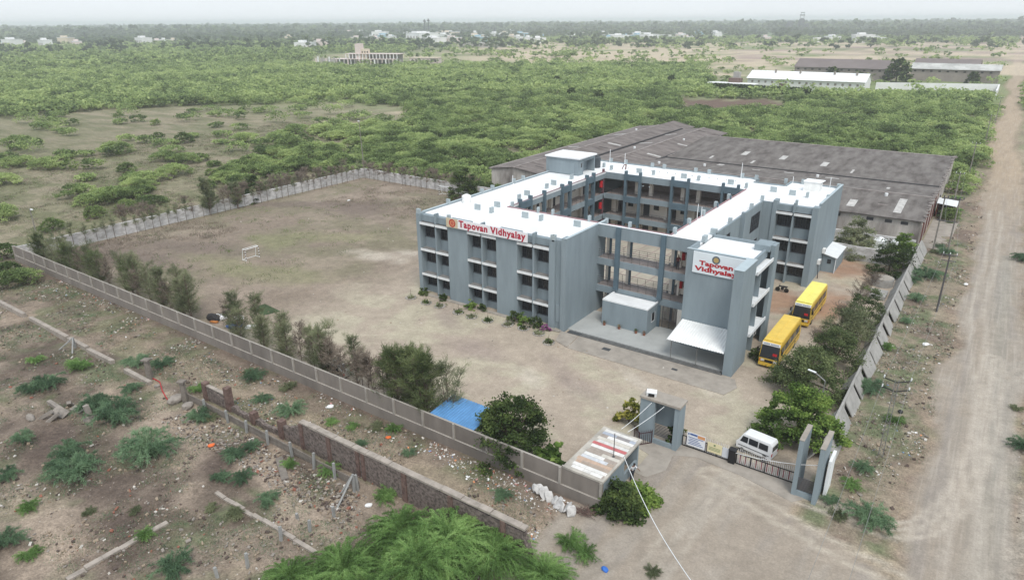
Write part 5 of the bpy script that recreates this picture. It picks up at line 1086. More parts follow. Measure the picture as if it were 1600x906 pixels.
# ------------------------------------------------------------------ people
def person(label, x, y, z, rz, shirt, pose, hgt=1.72, grp=None, cat='person'):
    """pose: dict joint offsets; one skinned body, clothes as child meshes"""
    k = hgt / 1.75
    J = {'pel': (0, 0, .95), 'spi': (0, 0, 1.15), 'che': (0, 0, 1.38), 'nek': (0, 0, 1.5), 'hed': (0, 0, 1.58), 'top': (0, 0, 1.72),
         'shL': (.17, 0, 1.42), 'elL': (.24, .02, 1.14), 'wrL': (.25, -.08, .9), 'haL': (.25, -.1, .82), 'shR': (-.17, 0, 1.42), 'elR': (-.24, .02, 1.14), 'wrR': (-.25, -.08, .9), 'haR': (-.25, -.1, .82),
         'hiL': (.09, 0, .92), 'knL': (.11, -.02, .5), 'anL': (.11, .02, .08), 'toL': (.12, -.14, .03), 'hiR': (-.09, 0, .92), 'knR': (-.11, -.02, .5), 'anR': (-.11, .02, .08), 'toR': (-.12, -.14, .03)}
    J.update(pose)
    rad = {'pel': .13, 'spi': .115, 'che': .135, 'nek': .055, 'hed': .085, 'top': .07, 'shL': .06, 'elL': .042, 'wrL': .028, 'haL': .03, 'hiL': .085, 'knL': .058, 'anL': .038, 'toL': .035}
    for a in list(rad):
        if a.endswith('L'): rad[a[:-1] + 'R'] = rad[a]
    bones = [('pel', 'spi'), ('spi', 'che'), ('che', 'nek'), ('nek', 'hed'), ('hed', 'top'), ('che', 'shL'), ('shL', 'elL'), ('elL', 'wrL'), ('wrL', 'haL'), ('che', 'shR'), ('shR', 'elR'), ('elR', 'wrR'), ('wrR', 'haR'), ('pel', 'hiL'), ('hiL', 'knL'), ('knL', 'anL'), ('anL', 'toL'), ('pel', 'hiR'), ('hiR', 'knR'), ('knR', 'anR'), ('anR', 'toR')]
    fing = {}
    for s_ in 'LR':
        hx, hy, hz_ = J['ha' + s_]; sg = 1 if s_ == 'L' else -1
        for i in range(5):
            o_ = (i - 2) * .02; nm = 'f%s%d' % (s_, i); ln = (.05, .075, .08, .075, .06)[i]
            J[nm] = (hx - (sg * .03 if i == 0 else 0), hy + (o_ if i else -.045), hz_ - (ln if i else .03)); rad[nm] = .009; bones.append(('ha' + s_, nm))
    def skin(names, extra, name, mt, par, root):
        ks = [n_ for n_ in names]; me = bpy.data.meshes.new(name); me.from_pydata([tuple(c_ * k for c_ in J[n_]) for n_ in ks], [(ks.index(a), ks.index(b_)) for a, b_ in bones if a in ks and b_ in ks], [])
        o = bpy.data.objects.new(name, me); C.objects.link(o); md = o.modifiers.new('s', 'SKIN'); md.use_smooth_shade = True
        for i, n_ in enumerate(ks): r = (rad[n_] + extra) * k; me.skin_vertices[0].data[i].radius = (r, r * .85); me.skin_vertices[0].data[i].use_root = (n_ == root)
        sb = o.modifiers.new('u', 'SUBSURF'); sb.levels = 2; sb.render_levels = 2
        dg = bpy.context.evaluated_depsgraph_get(); dg.update(); nm_ = bpy.data.meshes.new_from_object(o.evaluated_get(dg)); bpy.data.objects.remove(o)
        nm_.materials.clear(); nm_.materials.append(mt); r_ = bpy.data.objects.new(name, nm_); C.objects.link(r_)
        if par: r_.parent = par
        return r_
    t = thing('person', label, cat, (0, 0, 0), grp)
    skin(list(rad), 0, 'body', m_skin, t, 'pel')
    skin(['spi', 'che', 'shL', 'shR', 'elL', 'elR', 'pel'], .018, 'shirt', shirt, t, 'pel'); skin(['pel', 'hiL', 'hiR', 'knL', 'knR', 'anL', 'anR'], .02, 'trousers', m_trous, t, 'pel')
    hd = Vector(J['hed']) * k; tp_ = Vector(J['top']) * k
    m = MB(); c_ = hd.lerp(tp_, .75) + Vector((0, .02, .01)); 
    for i in range(4):
        a0, a1 = i * math.pi / 8, (i + 1) * math.pi / 8
        m.tube(c_ + Vector((0, 0, .1 * k * math.sin(a0))), c_ + Vector((0, 0, .1 * k * math.sin(a1) + 1e-3)), .098 * k * math.cos(a0), .098 * k * math.cos(a1), 12)
    m.build('hair', m_hair, t)
    for s_ in (-1, 1): MB().obox(tuple(hd + Vector((s_ * .03 * k, -.085 * k, .06 * k))), .018, .012, .01).build('eye', m_black, t)
    MB().obox(tuple(hd + Vector((0, -.095 * k, .03 * k))), .02, .03, .035).build('nose', m_skin, t)
    t.location = (x, y, z); t.rotation_euler = (0, 0, rz); return t
person('person in a maroon shirt and dark trousers standing on the upper corridor floor', 31.5, 8.5, 6.92, R(20), m_shirtr, {'elL': (.27, .05, 1.15), 'wrL': (.2, -.15, 1.1), 'haL': (.15, -.18, 1.12)}, grp='people in the upper corridor')
person('person in dark clothes half hidden beside the name board wall', 33.2, 8.9, 6.92, R(-40), m_shirtd, {}, grp='people in the upper corridor')
person('person in a white shirt leaning out of the booth doorway', 40.25, -20.3, .02, R(70), m_shirtw, {'che': (0, -.08, 1.36), 'nek': (0, -.14, 1.47), 'hed': (0, -.18, 1.54), 'top': (0, -.22, 1.68), 'shL': (.17, -.1, 1.39), 'shR': (-.17, -.1, 1.39), 'elL': (.28, -.25, 1.2), 'wrL': (.3, -.45, 1.15), 'haL': (.3, -.52, 1.14)})

# ------------------------------------------------------------------ vegetation
def quads_at(rs, Cn, size, aspect=1.0, up=0.6, jit=0.35):
    """leaf quads centred on Cn"""
    n = len(Cn); nrm = rs.normal(size=(n, 3)); nrm[:, 2] = np.abs(nrm[:, 2]) + up; nrm /= np.linalg.norm(nrm, axis=1)[:, None]
    a = np.cross(nrm, rs.normal(size=(n, 3))); a /= np.linalg.norm(a, axis=1)[:, None] + 1e-9; b = np.cross(nrm, a)
    s = size * (1 + jit * rs.uniform(-1, 1, (n, 1))); a = a * s * aspect; b = b * s
    V = np.stack([Cn - a - b * .7, Cn + a * .8 - b, Cn + a + b * .6, Cn - a * .7 + b], 1).reshape(-1, 3)
    return V, np.arange(4 * n).reshape(n, 4)
def dirquads(rs, P0, D, ln, wd):
    """long thin leaves from P0 along D"""
    n = len(P0); s = np.cross(D, rs.normal(size=(n, 3))); s /= np.linalg.norm(s, axis=1)[:, None] + 1e-9; s = s * wd
    e = P0 + D * ln
    V = np.stack([P0 - s, P0 + s, e + s * .4, e - s * .4], 1).reshape(-1, 3); return V, np.arange(4 * n).reshape(n, 4)
def umb_centers(rs, n, R_, H, flat=0.75, low=0.25, nclump=None, cr=0.32):
    """flat topped thorn bush: clump centres on a dome, leaves around each clump"""
    nclump = nclump or max(10, n // 24)
    th = rs.uniform(0, 2 * np.pi, nclump); rr = np.sqrt(rs.uniform(0, 1, nclump)) * R_ * (1 + .22 * np.sin(th * 2 + rs.rand() * 6) + .15 * np.sin(th * 5 + rs.rand() * 6))
    top = H * (1 - (1 - flat) * (rr / R_) ** 2) * rs.uniform(.86, 1.04, nclump)
    z = np.where(rs.rand(nclump) < low, top * rs.uniform(.3, .8, nclump), top)
    Cc = np.stack([rr * np.cos(th), rr * np.sin(th), z], 1)
    k = rs.randint(0, nclump, n); d = rs.normal(size=(n, 3)) * np.array([1, 1, .42]) * R_ * cr * .55 * rs.uniform(.5, 1.2, (nclump, 1))[k]
    Q = Cc[k] + d; Q[:, 2] = np.maximum(Q[:, 2], .08); return Q, Cc
def trunk_mesh(rs, Cc, H, r, nb=7, split=0.25):
    m = MB(); base = Vector((0, 0, -.15)); fork = Vector((rs.uniform(-.15, .15), rs.uniform(-.15, .15), H * split)); m.tube(base, fork, r, r * .75, 6)
    idx_ = rs.choice(len(Cc), min(nb, len(Cc)), replace=False)
    for i in idx_:
        e = Vector(Cc[i]); mid = fork.lerp(e, .5) + Vector((rs.uniform(-.2, .2), rs.uniform(-.2, .2), rs.uniform(-.1, .2))) * H * .15
        m.path([fork, mid, e * .97 + fork * .03], r * .5, r * .12, 4)
    return m
def make_tree(name, label, cat, group, seed, n, R_, H, leaf, lm, flat=.75, low=.25, tr=.12, nb=7, split=.25, aspect=1.0, up=.6, cr=.32, bark=None, nclump=None):
    rs = np.random.RandomState(seed); t = thing(name, label, cat, (0, 0, 0), group)
    Q, Cc = umb_centers(rs, n, R_, H, flat, low, nclump, cr); V, F_ = quads_at(rs, Q, leaf, aspect, up)
    from_np('crown', V, F_, lm, t); trunk_mesh(rs, Cc, H, tr, nb, split).build('trunk', bark or m_bark, t); return t
def place(t, x, y, rz, s, label=None, group=None, sz=None, z=None):
    """first use moves the model itself, later uses copy it"""
    z = hz(x, y) if z is None else z
    if t.get('_used'): o = dup(t, (x, y, z), rz, s, label, group, (s, s, sz or s))
    else:
        o = t; o.location = (x, y, z); o.rotation_euler = (0, 0, rz); o.scale = (s, s, sz or s)
        if label: o['label'] = label
        if group: o['group'] = group
    t['_used'] = 1; o['_used'] = 1; return o
allt = []
# --- thorn scrub: models
scr = []
for i in range(5): scr.append(make_tree('thorn_bush', 'bright green spreading thorn bush', 'bush', 'thorn bushes in the scrubland', 100 + i, 5200, 3.3, 2.5, .075, l_scrub, flat=.62, low=.28, tr=.1, nb=12, split=.18, aspect=1.5, cr=.19, nclump=110))
scd = []
for i in range(3): scd.append(make_tree('thorn_bush', 'dark green rounded thorn bush', 'bush', 'thorn bushes in the scrubland', 120 + i, 3600, 2.2, 2.4, .07, l_scrubd, flat=.4, low=.4, tr=.12, nb=9, split=.15, aspect=1.3, cr=.22, nclump=80))
R2 = random.Random(77)
used = []
def far_enough(x, y, d):
    for a, b_ in used:
        if (a - x) ** 2 + (b_ - y) ** 2 < d * d: return False
    return True
hand = [(43, 193, 1.5, 0, 'wide low'), (39, 226, .9, 0, ''), (29, 256, 1.2, 0, ''), (103, 249, .8, 0, ''), (178, 244, 1.05, 0, ''), (135, 282, .8, 0, ''), (259, 252, 1.3, 0, ''), (273, 276, 1.25, 0, ''), (224, 286, 1.4, 0, ''), (205, 282, 1.2, 1, ''), (124, 307, 1.2, 0, ''), (178, 316, 1.4, 0, ''), (160, 312, 1.2, 0, ''), (236, 322, 1.1, 0, ''), (83, 360, 1.0, 1, ''), (313, 252, 1.1, 1, ''), (339, 199, .9, 0, ''), (299, 215, .9, 0, ''), (371, 238, 1.2, 0, ''), (411, 229, 1.2, 0, ''), (408, 247, 1.2, 1, ''), (451, 228, 1.3, 0, ''), (244, 196, 1.0, 1, ''), (187, 188, 1.2, 1, ''), (10, 252, 1.1, 0, ''), (4, 290, 1.2, 0, ''), (0, 345, 1.2, 0, ''), (10, 402, 1.3, 1, ''), (150, 340, 1.1, 1, ''), (60, 225, .6, 1, ''), (420, 262, 1.2, 0, ''), (455, 250, 1.3, 0, ''), (440, 270, 1.0, 1, ''), (230, 300, .9, 1, ''), (200, 330, 1.2, 1, ''), (140, 318, 1.0, 0, ''), (345, 225, .8, 0, ''), (500, 260, 1.3, 1, ''), (520, 240, 1.3, 0, ''), (270, 240, 1.2, 0, ''), (290, 255, 1.2, 0, ''), (215, 295, 1.1, 0, ''), (30, 445, 1.0, 0, ''), (15, 430, .9, 1, '')]
cands = []
for (px, py, s, d, _) in hand:
    g = G(px, py); s *= .8; cands.append((g[0], g[1], s, d)); used.append((g[0], g[1]))
def dens(px, py, x, y):
    """share of ground under scrub at a point of the land"""
    if y < 49 and x > -60.5: return 0
    if -29 < x < 53.5 and y < 130: 
        if not (x < -27.5 or y > 118): return 0
    if x > 54 and x < 66 + 2: return 0
    if x > 66: return .25 if y > 30 else 0
    if py > 350: return 0
    n = float(fbm(np.array([x]), np.array([y]), 22.0)[0])
    if px < 640 and 166 < py < 196: return .05
    if px < 560 and py > 165:
        if py < 200: return .05
        k = .015 + (.07 if n > .56 else 0)
        if px > 400 and py < 300: k += .25
        return k
    if 1060 < px < 1225 and 147 < py < 176: return .0
    if n > .6: return .6
    if px < 560 and py > 150: return .12 + (n > .5) * .3
    if px < 560 and 110 < py < 150: return .6 if n > .42 else .15
    if 560 <= px < 640 and py > 175: return .35 + (n > .48) * .5
    if py < 112 and px > 700 and py > 76: return .10 + .35 * (n > .56)
    if 500 < px < 700 and 84 < py < 108: return .12
    if 1110 < px < 1570 and 100 < py < 150: return .05
    return .86 if n > .42 else .25
# candidates on a jittered grid
step = 3.3; xs = np.arange(-260, 70, step); pts = []
for x in xs:
    for y in np.arange(-20, 330, step):
        X = x + R2.uniform(-1.4, 1.4); Y = y + R2.uniform(-1.4, 1.4)
        px, py = P(X, Y); px = float(px); py = float(py)
        if px < -60 or px > 1660 or py > 460 or py < 60: continue
        if math.hypot(X - CAM[0], Y - CAM[1]) > 330: continue
        if R2.random() > dens(px, py, X, Y): continue
        if not far_enough(X, Y, 1.2) : continue
        pts.append((X, Y, R2.uniform(.62, 1.25), 1 if R2.random() < .17 else 0))
cands += [p for p in pts if all((p[0] - u[0]) ** 2 + (p[1] - u[1]) ** 2 > 9 for u in used)]
cands.sort(key=lambda c: math.hypot(c[0] - CAM[0], c[1] - CAM[1]) / c[2])
near, rest = cands[:300], cands[300:]
def region(x, y):
    if x < -60:
        r = 'beyond the left wall' if y < 60 else 'past the far field corner'
        return r
    if x < -29: return 'in thicket behind the field'
    if x > 66: return 'right of the dirt road'
    return 'in thicket behind the warehouse'
for (x, y, s, d) in near:
    t = R2.choice(scd if d else scr); sz = s * R2.uniform(.85, 1.15)
    sl_ = 'big' if s > 1.1 else ('small' if s < .8 else 'mid sized')
    lab = '%s %s %s' % (sl_, 'dark green rounded thorn bush' if d else 'light green spreading thorn bush', region(x, y))
    o = place(t, x, y, R2.uniform(0, 6.28), s, lab, 'thorn bushes in the scrubland', sz)
# --- the rest of the scrub and the far woods as uncountable cover
def merged(name, P_, sc_, nleaf, leaf, R_, H, lm, seed, flat=.6, low=.25):
    rs = np.random.RandomState(seed); P_ = np.asarray(P_); N = len(P_); sc_ = np.asarray(sc_)[:, None]
    nc = max(3, nleaf // 8); th = rs.uniform(0, 6.283, (N, nc)); rr = np.sqrt(rs.rand(N, nc)) * R_
    z = H * (1 - (1 - flat) * (rr / R_) ** 2) * rs.uniform(.84, 1.05, (N, nc)); z = np.where(rs.rand(N, nc) < low, z * rs.uniform(.3, .8, (N, nc)), z)
    Cc = np.stack([rr * np.cos(th), rr * np.sin(th), z], -1)
    k = rs.randint(0, nc, (N, nleaf)); Q = Cc[np.arange(N)[:, None], k] + rs.normal(size=(N, nleaf, 3)) * np.array([1, 1, .4]) * R_ * .13
    Q[..., 2] *= rs.uniform(.7, 1.45, (N, 1)); Q = Q * sc_[..., None] + P_[:, None, :]; Q = Q.reshape(-1, 3); Q[:, 2] = np.maximum(Q[:, 2], .1)
    V, F_ = quads_at(rs, Q, leaf, 1.3, .7); o = from_np(name, V, F_, lm); return o
a_ = [c for c in rest if not c[3]]; b_ = [c for c in rest if c[3]]
tag(merged('scrub_thicket', [(c[0], c[1], 0) for c in a_], [c[2] for c in a_], 520, .16, 3.4, 2.5, l_scrub, 1, flat=.66), 'dense light green thorn thicket stretching over the middle distance', 'scrub', kind='stuff')
tag(merged('scrub_thicket', [(c[0], c[1], 0) for c in b_], [c[2] for c in b_], 380, .15, 2.4, 2.4, l_scrubd, 2, flat=.45), 'darker thorn bushes mixed through the middle distance thicket', 'scrub', kind='stuff')
def ring(r0, r1, area, fn, seed, smin=.7, smax=1.4):
    q = np.random.RandomState(seed); ang = 2 * math.atan(830 / F); n = int(ang * (r1 * r1 - r0 * r0) / 2 / area)
    r = np.sqrt(q.uniform(r0 * r0, r1 * r1, n)); a = q.uniform(-ang / 2, ang / 2, n) + R(90) + YAW
    X = CAM[0] + r * np.cos(a); Y = CAM[1] + r * np.sin(a); px, py = P(X, Y); nn = fbm(X, Y, 90.0); keep = np.array([q.rand() < fn(px[i], py[i], nn[i], X[i], Y[i]) for i in range(n)])
    return np.stack([X, Y, 0 * X], 1)[keep], q.uniform(smin, smax, keep.sum())
def d_mid(px, py, n, x, y):
    if 50 < x < 66: return 0
    if 1108 < px < 1575 and 100 < py < 152: return .03
    if 488 < px < 700 and 84 < py < 108: return .06
    if px > 640 and 68 < py < 118:
        if px > 1150 and 74 < py < 98: return .03
        if py > 104 and px < 1100: return .7
        return .06 if n > .36 else .4
    if px < 320 and 60 < py < 76: return .35
    return .92 if n > .4 else .35
Pm, Sm = ring(330, 640, 15, d_mid, 5); tag(merged('scrub_thicket', Pm, Sm, 130, .34, 3.8, 2.8, l_scrub, 6), 'pale green far scrub spreading to the town', 'scrub', kind='stuff')
Pm, Sm = ring(640, 1350, 75, d_mid, 7, .8, 1.7); tag(merged('scrub_thicket', Pm, Sm, 60, .7, 4.4, 3.8, l_scrub, 8), 'thin line of far green scrub below the town', 'scrub', kind='stuff')
def d_tree(px, py, n, x, y):
    if px > 1150 and py > 58: return .05
    if py > 62: return .28 if px < 1100 else .05
    return .85
HX = [(8, 76, 20), (22, 77, 20), (41, 74, 12), (73, 77, 16), (106, 74, 14), (122, 76, 14), (226, 72, 16), (247, 70, 12), (260, 70, 12)]
Pm, Sm = ring(900, 2000, 150, lambda px, py, n, x, y: d_tree(px, py, n, x, y) * (.12 if 52 < py < 72 and 535 < px < 1210 and n > .45 else 1) * (0 if any(abs(px - a) < c and b_ - 1 < py < b_ + 10 for a, b_, c in HX) else 1), 9, .7, 1.5); tag(merged('distant_woods', Pm, Sm, 34, 1.5, 6.0, 8.5, l_far, 10, flat=.4), 'band of darker trees among the far houses', 'woods', kind='stuff')
Pm, Sm = ring(2000, 5200, 900, lambda *a: .9, 11, .8, 1.6); tag(merged('distant_woods', Pm, Sm, 26, 4.0, 15, 13.0, l_far, 12, flat=.5), 'bluish tree line along the horizon', 'woods', kind='stuff')
# --- casuarina like wispy trees along the front wall
def wispy(label, seed, H, R_, nbr, nn, lm, name='casuarina_tree', low=.12, dens_=1.0, tw=.035):
    rs = np.random.RandomState(seed); t = thing(name, label, 'tree', (0, 0, 0)); m = MB()
    P0 = []; D = []
    for s_ in range(3 if name == 'casuarina_tree' and nn > 1500 else 1):
        lean = Vector((rs.uniform(-.9, .9) * s_ * .8, rs.uniform(-.8, .8) * s_ * .8, 0)); m.path([(0, 0, -.1), tuple(lean * .4 + Vector((0, 0, H * .4))), tuple(lean + Vector((0, 0, H * .93)))], .05, .012, 5)
        for b_ in range(int(nbr * (.5 if s_ else 1))):
            u = low + (1 - low) * rs.rand() ** .9; z = H * u * .92; a = rs.uniform(0, 6.28); ln = R_ * (1.05 - 1.0 * max(0, u - .45) - .5 * max(0, .35 - u)) * rs.uniform(.5, 1.2)
            st = lean * u + Vector((0, 0, z)); d = Vector((math.cos(a), math.sin(a), rs.uniform(.35, 1.1))).normalized(); en = st + d * ln
            m.tube(st, en, .02, .006, 3, cap=False)
            k = int(nn / nbr * dens_ * rs.uniform(.5, 1.5)); f_ = rs.uniform(.2, 1.1, k)
            for q_ in f_: c_ = st + d * ln * float(q_); P0.append(tuple(c_)); dd = rs.normal(size=3) * .55 + np.array(d) + np.array([0, 0, .15]); D.append(dd / np.linalg.norm(dd))
    P0 = np.array(P0) + rs.normal(size=(len(P0), 3)) * .09; V, F_ = dirquads(rs, P0, np.array(D), rs.uniform(.15, .42, (len(P0), 1)), tw)
    from_np('crown', V, F_, lm, t); m.build('trunk', m_twig, t); return t
casu = [wispy('', 200 + i, 5.6, 1.3, 52, 1900, l_casu, low=.12, tw=.013) for i in range(4)]; dcas = [wispy('', 208 + i, 5.2, 1.5, 70, 4200, l_mid, low=.1, tw=.014) for i in range(2)]
bare = [wispy('', 220 + i, 5.0, 1.2, 46, 1000, l_twigg, low=.2, tw=.022) for i in range(2)]
FRY = -22.9
# positions along the wall; kind c = leafy, b = nearly bare
row = []
def rowx(px, py, z=2.6): return float(GY(px, py, FRY)[0])
for (px, py, k, s) in ((62, 400, 'c', .85), (82, 398, 'c', .8), (100, 406, 'c', .95), (122, 408, 'c', .9), (142, 420, 'c', 1.0), (160, 425, 'c', .9), (182, 438, 'c', .95), (202, 436, 'c', 1.1), (222, 440, 'c', 1.0), (252, 455, 'c', 1.05), (272, 455, 'c', 1.15), (288, 462, 'c', 1.1), (362, 496, 'c', 1.05), (392, 502, 'c', 1.1), (410, 515, 'c', .8), (440, 520, 'c', 1.0), (460, 520, 'b', 1.0), (482, 535, 'c', .9), (503, 520, 'c', 1.05), (520, 540, 'b', 1.0), (541, 540, 'c', .95), (560, 550, 'b', .95), (578, 560, 'b', .95), (597, 560, 'b', 1.0), (624, 570, 'c', 1.2), (640, 578, 'c', 1.2), (668, 580, 'c', 1.3), (690, 590, 'c', 1.1), (655, 600, 'c', 1.1)):
    row.append((rowx(px, py), k, s))
for i, px in enumerate((70, 92, 112, 132, 152, 172, 192, 213, 236, 262, 280, 350, 376, 426, 450, 471, 492, 512, 531, 551, 569, 588, 610, 632)): row.append((rowx(px, 400 + (px - 60) * .3), 'b' if (i % 2 and px < 480) or px > 500 else 'c', .85 + .02 * (i % 6)))
row.sort()
def ordw(n):
    o = ['', 'first', 'second', 'third', 'fourth', 'fifth', 'sixth', 'seventh', 'eighth', 'ninth', 'tenth', 'eleventh', 'twelfth', 'thirteenth', 'fourteenth', 'fifteenth', 'sixteenth', 'seventeenth', 'eighteenth', 'nineteenth']
    if n < 20: return o[n]
    t = ['twenty', 'thirty', 'forty', 'fifty'][n // 10 - 2]; return (t[:-1] + 'ieth') if n % 10 == 0 else t + ' ' + o[n % 10]
n_ = len(row); names_ = ['leftmost', 'second', 'third', 'fourth', 'fifth', 'sixth', 'seventh', 'eighth', 'ninth', 'tenth', 'eleventh', 'twelfth', 'thirteenth', 'fourteenth', 'fifteenth', 'sixteenth', 'seventeenth', 'eighteenth', 'nineteenth', 'twentieth', 'twenty first', 'twenty second', 'twenty third', 'twenty fourth', 'twenty fifth', 'twenty sixth', 'twenty seventh', 'twenty eighth', 'rightmost']
for i, (x, k, s) in enumerate(row):
    t = R2.choice((dcas if (s >= 1.2 or x < -30 and i % 2) else casu) if k == 'c' else bare)
    place(t, x, FRY + R2.uniform(-.5, 1.0), R2.uniform(0, 6.28), s, '%s %s wispy tree %s row inside the front wall' % ('leftmost' if i == 0 else ('rightmost' if i == n_ - 1 else ordw(i + 1)), 'olive' if k == 'c' else 'almost bare', 'of the' if i in (0, n_ - 1) else 'from the left in the'), 'wispy trees along the front wall', sz=s * 1.05, z=0)
# dark low growth between them
# saplings along the field walls
sap = []
for i in range(3): sap.append(wispy('', 240 + i, 4.3, .8, 20, 620, l_twigg, name='sapling', low=.4, tw=.014))
sapg = [wispy('', 250 + i, 4.2, .8, 20, 620, l_casu, name='sapling', low=.45, tw=.016) for i in range(2)]
y = -21.5; i = 0
while y < 44:
    g_ = y < 2 or R2.random() < .3
    place(R2.choice(sapg if g_ else sap), -57.8 + R2.uniform(-.2, .4), y, R2.uniform(0, 6.28), R2.uniform(.8, 1.15), 'thin %s sapling in the row along the left field wall' % ('olive leaved' if g_ else 'brown leafless'), 'saplings along the field walls', z=0); y += R2.uniform(1.3, 1.9)
x = -57
while x < -27:
    g_ = R2.random() < .25
    place(R2.choice(sapg if g_ else sap), x, 44.5 + R2.uniform(-.3, .3), R2.uniform(0, 6.28), R2.uniform(.8, 1.1), 'thin %s sapling in the row along the back field wall' % ('olive leaved' if g_ else 'brown leafless'), 'saplings along the field walls', z=0); x += R2.uniform(1.3, 1.9)
# brown twiggy thicket outside the left wall and behind it
tb = [wispy('', 260 + i, 3.0, 1.5, 34, 900, l_twigg, name='bare_shrub', low=.1, tw=.02) for i in range(2)]
k_ = 0
for i in range(54):
    if i < 34: x, y = -61.5 - R2.random() * 5, R2.uniform(-8, 46)
    else: x, y = R2.uniform(-60, -30), 47.5 + R2.random() * 4
    place(R2.choice(tb), x, y, R2.uniform(0, 6.28), R2.uniform(.7, 1.15), 'grey brown leafless shrub just outside the %s wall of the field' % ('left' if i < 34 else 'back'), 'leafless shrubs outside the field walls')
# --- single trees
def single(name, label, x, y, seed, n, R_, H, leaf, lm, z=0, **kw):
    t = make_tree(name, label, 'tree', None, seed, n, R_, H, leaf, lm, **kw); t.location = (x, y, z); return t
single('broad_tree', 'dark broad tree at the back wall corner beside the school', -26.8, 42.6, 301, 12000, 3.0, 6.4, .085, l_dark, flat=.28, low=.55, tr=.2, nb=12, nclump=90, cr=.22)
single('broad_tree', 'dark feathery round tree behind the far block and its lean-to', 43.8, 48.2, 302, 11000, 2.9, 5.6, .07, l_casu, flat=.25, low=.55, tr=.18, nb=12, nclump=80, cr=.24)
single('broad_tree', 'green leaning tree over the top end of the leaning slab wall', 49.2, 42.5, 303, 9000, 2.7, 4.6, .07, l_dark, flat=.3, low=.5, tr=.14, nb=10, nclump=70, cr=.24)
single('broad_tree', 'fresh green small tree touching the leaning tree by the warehouse corner', 49.9, 49.0, 304, 5000, 1.8, 4.2, .08, l_green, flat=.3, low=.5, tr=.12, nb=9, nclump=50, cr=.24)
single('broad_tree', 'big round glossy dark tree leaning over the front wall beside the blue shed', 30.6, -22.4, 305, 22000, 3.0, 5.0, .065, l_dark, flat=.3, low=.5, tr=.2, nb=14, nclump=150, cr=.2, split=.3)
single('broad_tree', 'bright green leafy tree behind the van and gate fins', 49.3, -7.6, 306, 20000, 3.0, 5.2, .07, l_green, flat=.3, low=.5, tr=.2, nb=14, nclump=140, cr=.2)
single('broad_tree', 'dark dense tree between the leaning slabs and the bright green tree', 47.9, 1.2, 307, 16000, 3.0, 4.6, .06, l_mid, flat=.3, low=.5, tr=.18, nb=12, nclump=110, cr=.22)
single('broad_tree', 'dull dark tree right of the front bus', 48.9, 7.6, 308, 13000, 2.7, 4.4, .055, l_mid, flat=.3, low=.5, tr=.15, nb=12, nclump=100, cr=.22)
single('broad_tree', 'feathery dark tree in the middle of the clump beside the buses', 49.0, 14.5, 309, 12000, 2.6, 4.7, .05, l_casu, flat=.3, low=.5, tr=.15, nb=12, nclump=100, cr=.22)
single('broad_tree', 'tall thin feathery tree at the far end of the clump beside the buses', 49.6, 21.0, 310, 8000, 1.9, 4.9, .05, l_mid, flat=.25, low=.55, tr=.12, nb=12, nclump=80, cr=.24)
for i, (x, y, s, lb) in enumerate(((46.9, 10.2, 1.0, 'leafless pale shrub between the front bus and the dark trees'), (47.6, 18.0, 1.1, 'leafless pale shrub right of the rear bus'), (48.0, 26.5, 1.2, 'bare brown shrub beyond the clump beside the buses'), (48.6, 31.0, 1.1, 'bare brown shrub in front of the square trough'))):
    place(R2.choice(tb), x, y, R2.uniform(0, 6), s * .95, lb, 'leafless shrubs beside the buses', z=0)
single('green_tree', 'small dark tree standing outside the left wall with a trunk through the saplings', -60.3, 18.0, 311, 6000, 2.1, 4.9, .08, l_dark, flat=.3, low=.5, tr=.14, nb=9, nclump=50, cr=.25)
t = wispy('tall olive casuarina rising above the left field wall', 312, 7.0, 1.4, 80, 4200, l_casu, low=.15); t.location = (-58.2, 6.8, 0); t['group'] = 'wispy trees along the front wall'
t = wispy('young olive casuarina by the left wall next to the dark tree', 313, 5.2, 1.1, 60, 2200, l_casu, low=.15); t.location = (-58.0, 12.5, 0); t['group'] = 'wispy trees along the front wall'
def shrub(name, label, x, y, seed, n, R_, H, leaf, lm, z=0, **kw):
    rs = np.random.RandomState(seed); t = thing(name, label, 'shrub', (0, 0, 0)); Q, Cc = umb_centers(rs, n, R_, H, kw.get('flat', .2), kw.get('low', .65), kw.get('nclump', 60), .26); V, F_ = quads_at(rs, Q, leaf, 1.0, .5)
    from_np('foliage', V, F_, lm, t); trunk_mesh(rs, Cc, H, .05, 8, .12).build('stem', m_bark, t); t.location = (x, y, z); return t
shrub('dense_shrub', 'large dense dark shrub growing against the outer corner of the booth', 41.0, -23.9, 320, 8500, 1.55, 2.3, .075, l_dark, nclump=150)
shrub('dense_shrub', 'lighter green half of the shrub pair beside the booth', 41.9, -22.4, 321, 5000, 1.25, 1.7, .07, l_green, nclump=110)
shrub('yellowish_shrub', 'yellowish green bush left of the gate tower', 36.4, -12.9, 322, 1500, 1.1, 2.3, .1, leafmat('yellow green leaves', S(84, 92, 44, .8), S(128, 134, 62, .8), S(190, 182, 96, .8), 1.5), nclump=36)
shrub('green_plant', 'lush green plant growing inside the open gate tower', 40.8, -14.1, 323, 500, .4, 2.0, .09, l_dark, nclump=20)
shrub('papaya_plant', 'thin fresh green plant with large leaves left of the booth', 34.2, -22.6, 324, 420, 1.3, 2.9, .2, l_green, nclump=26)
shrub('yellow_plant', 'small yellow green plant just behind the gate tower roof', 40.9, -12.2, 325, 300, .5, 1.0, .09, bpy.data.materials['yellow green leaves'], nclump=14)
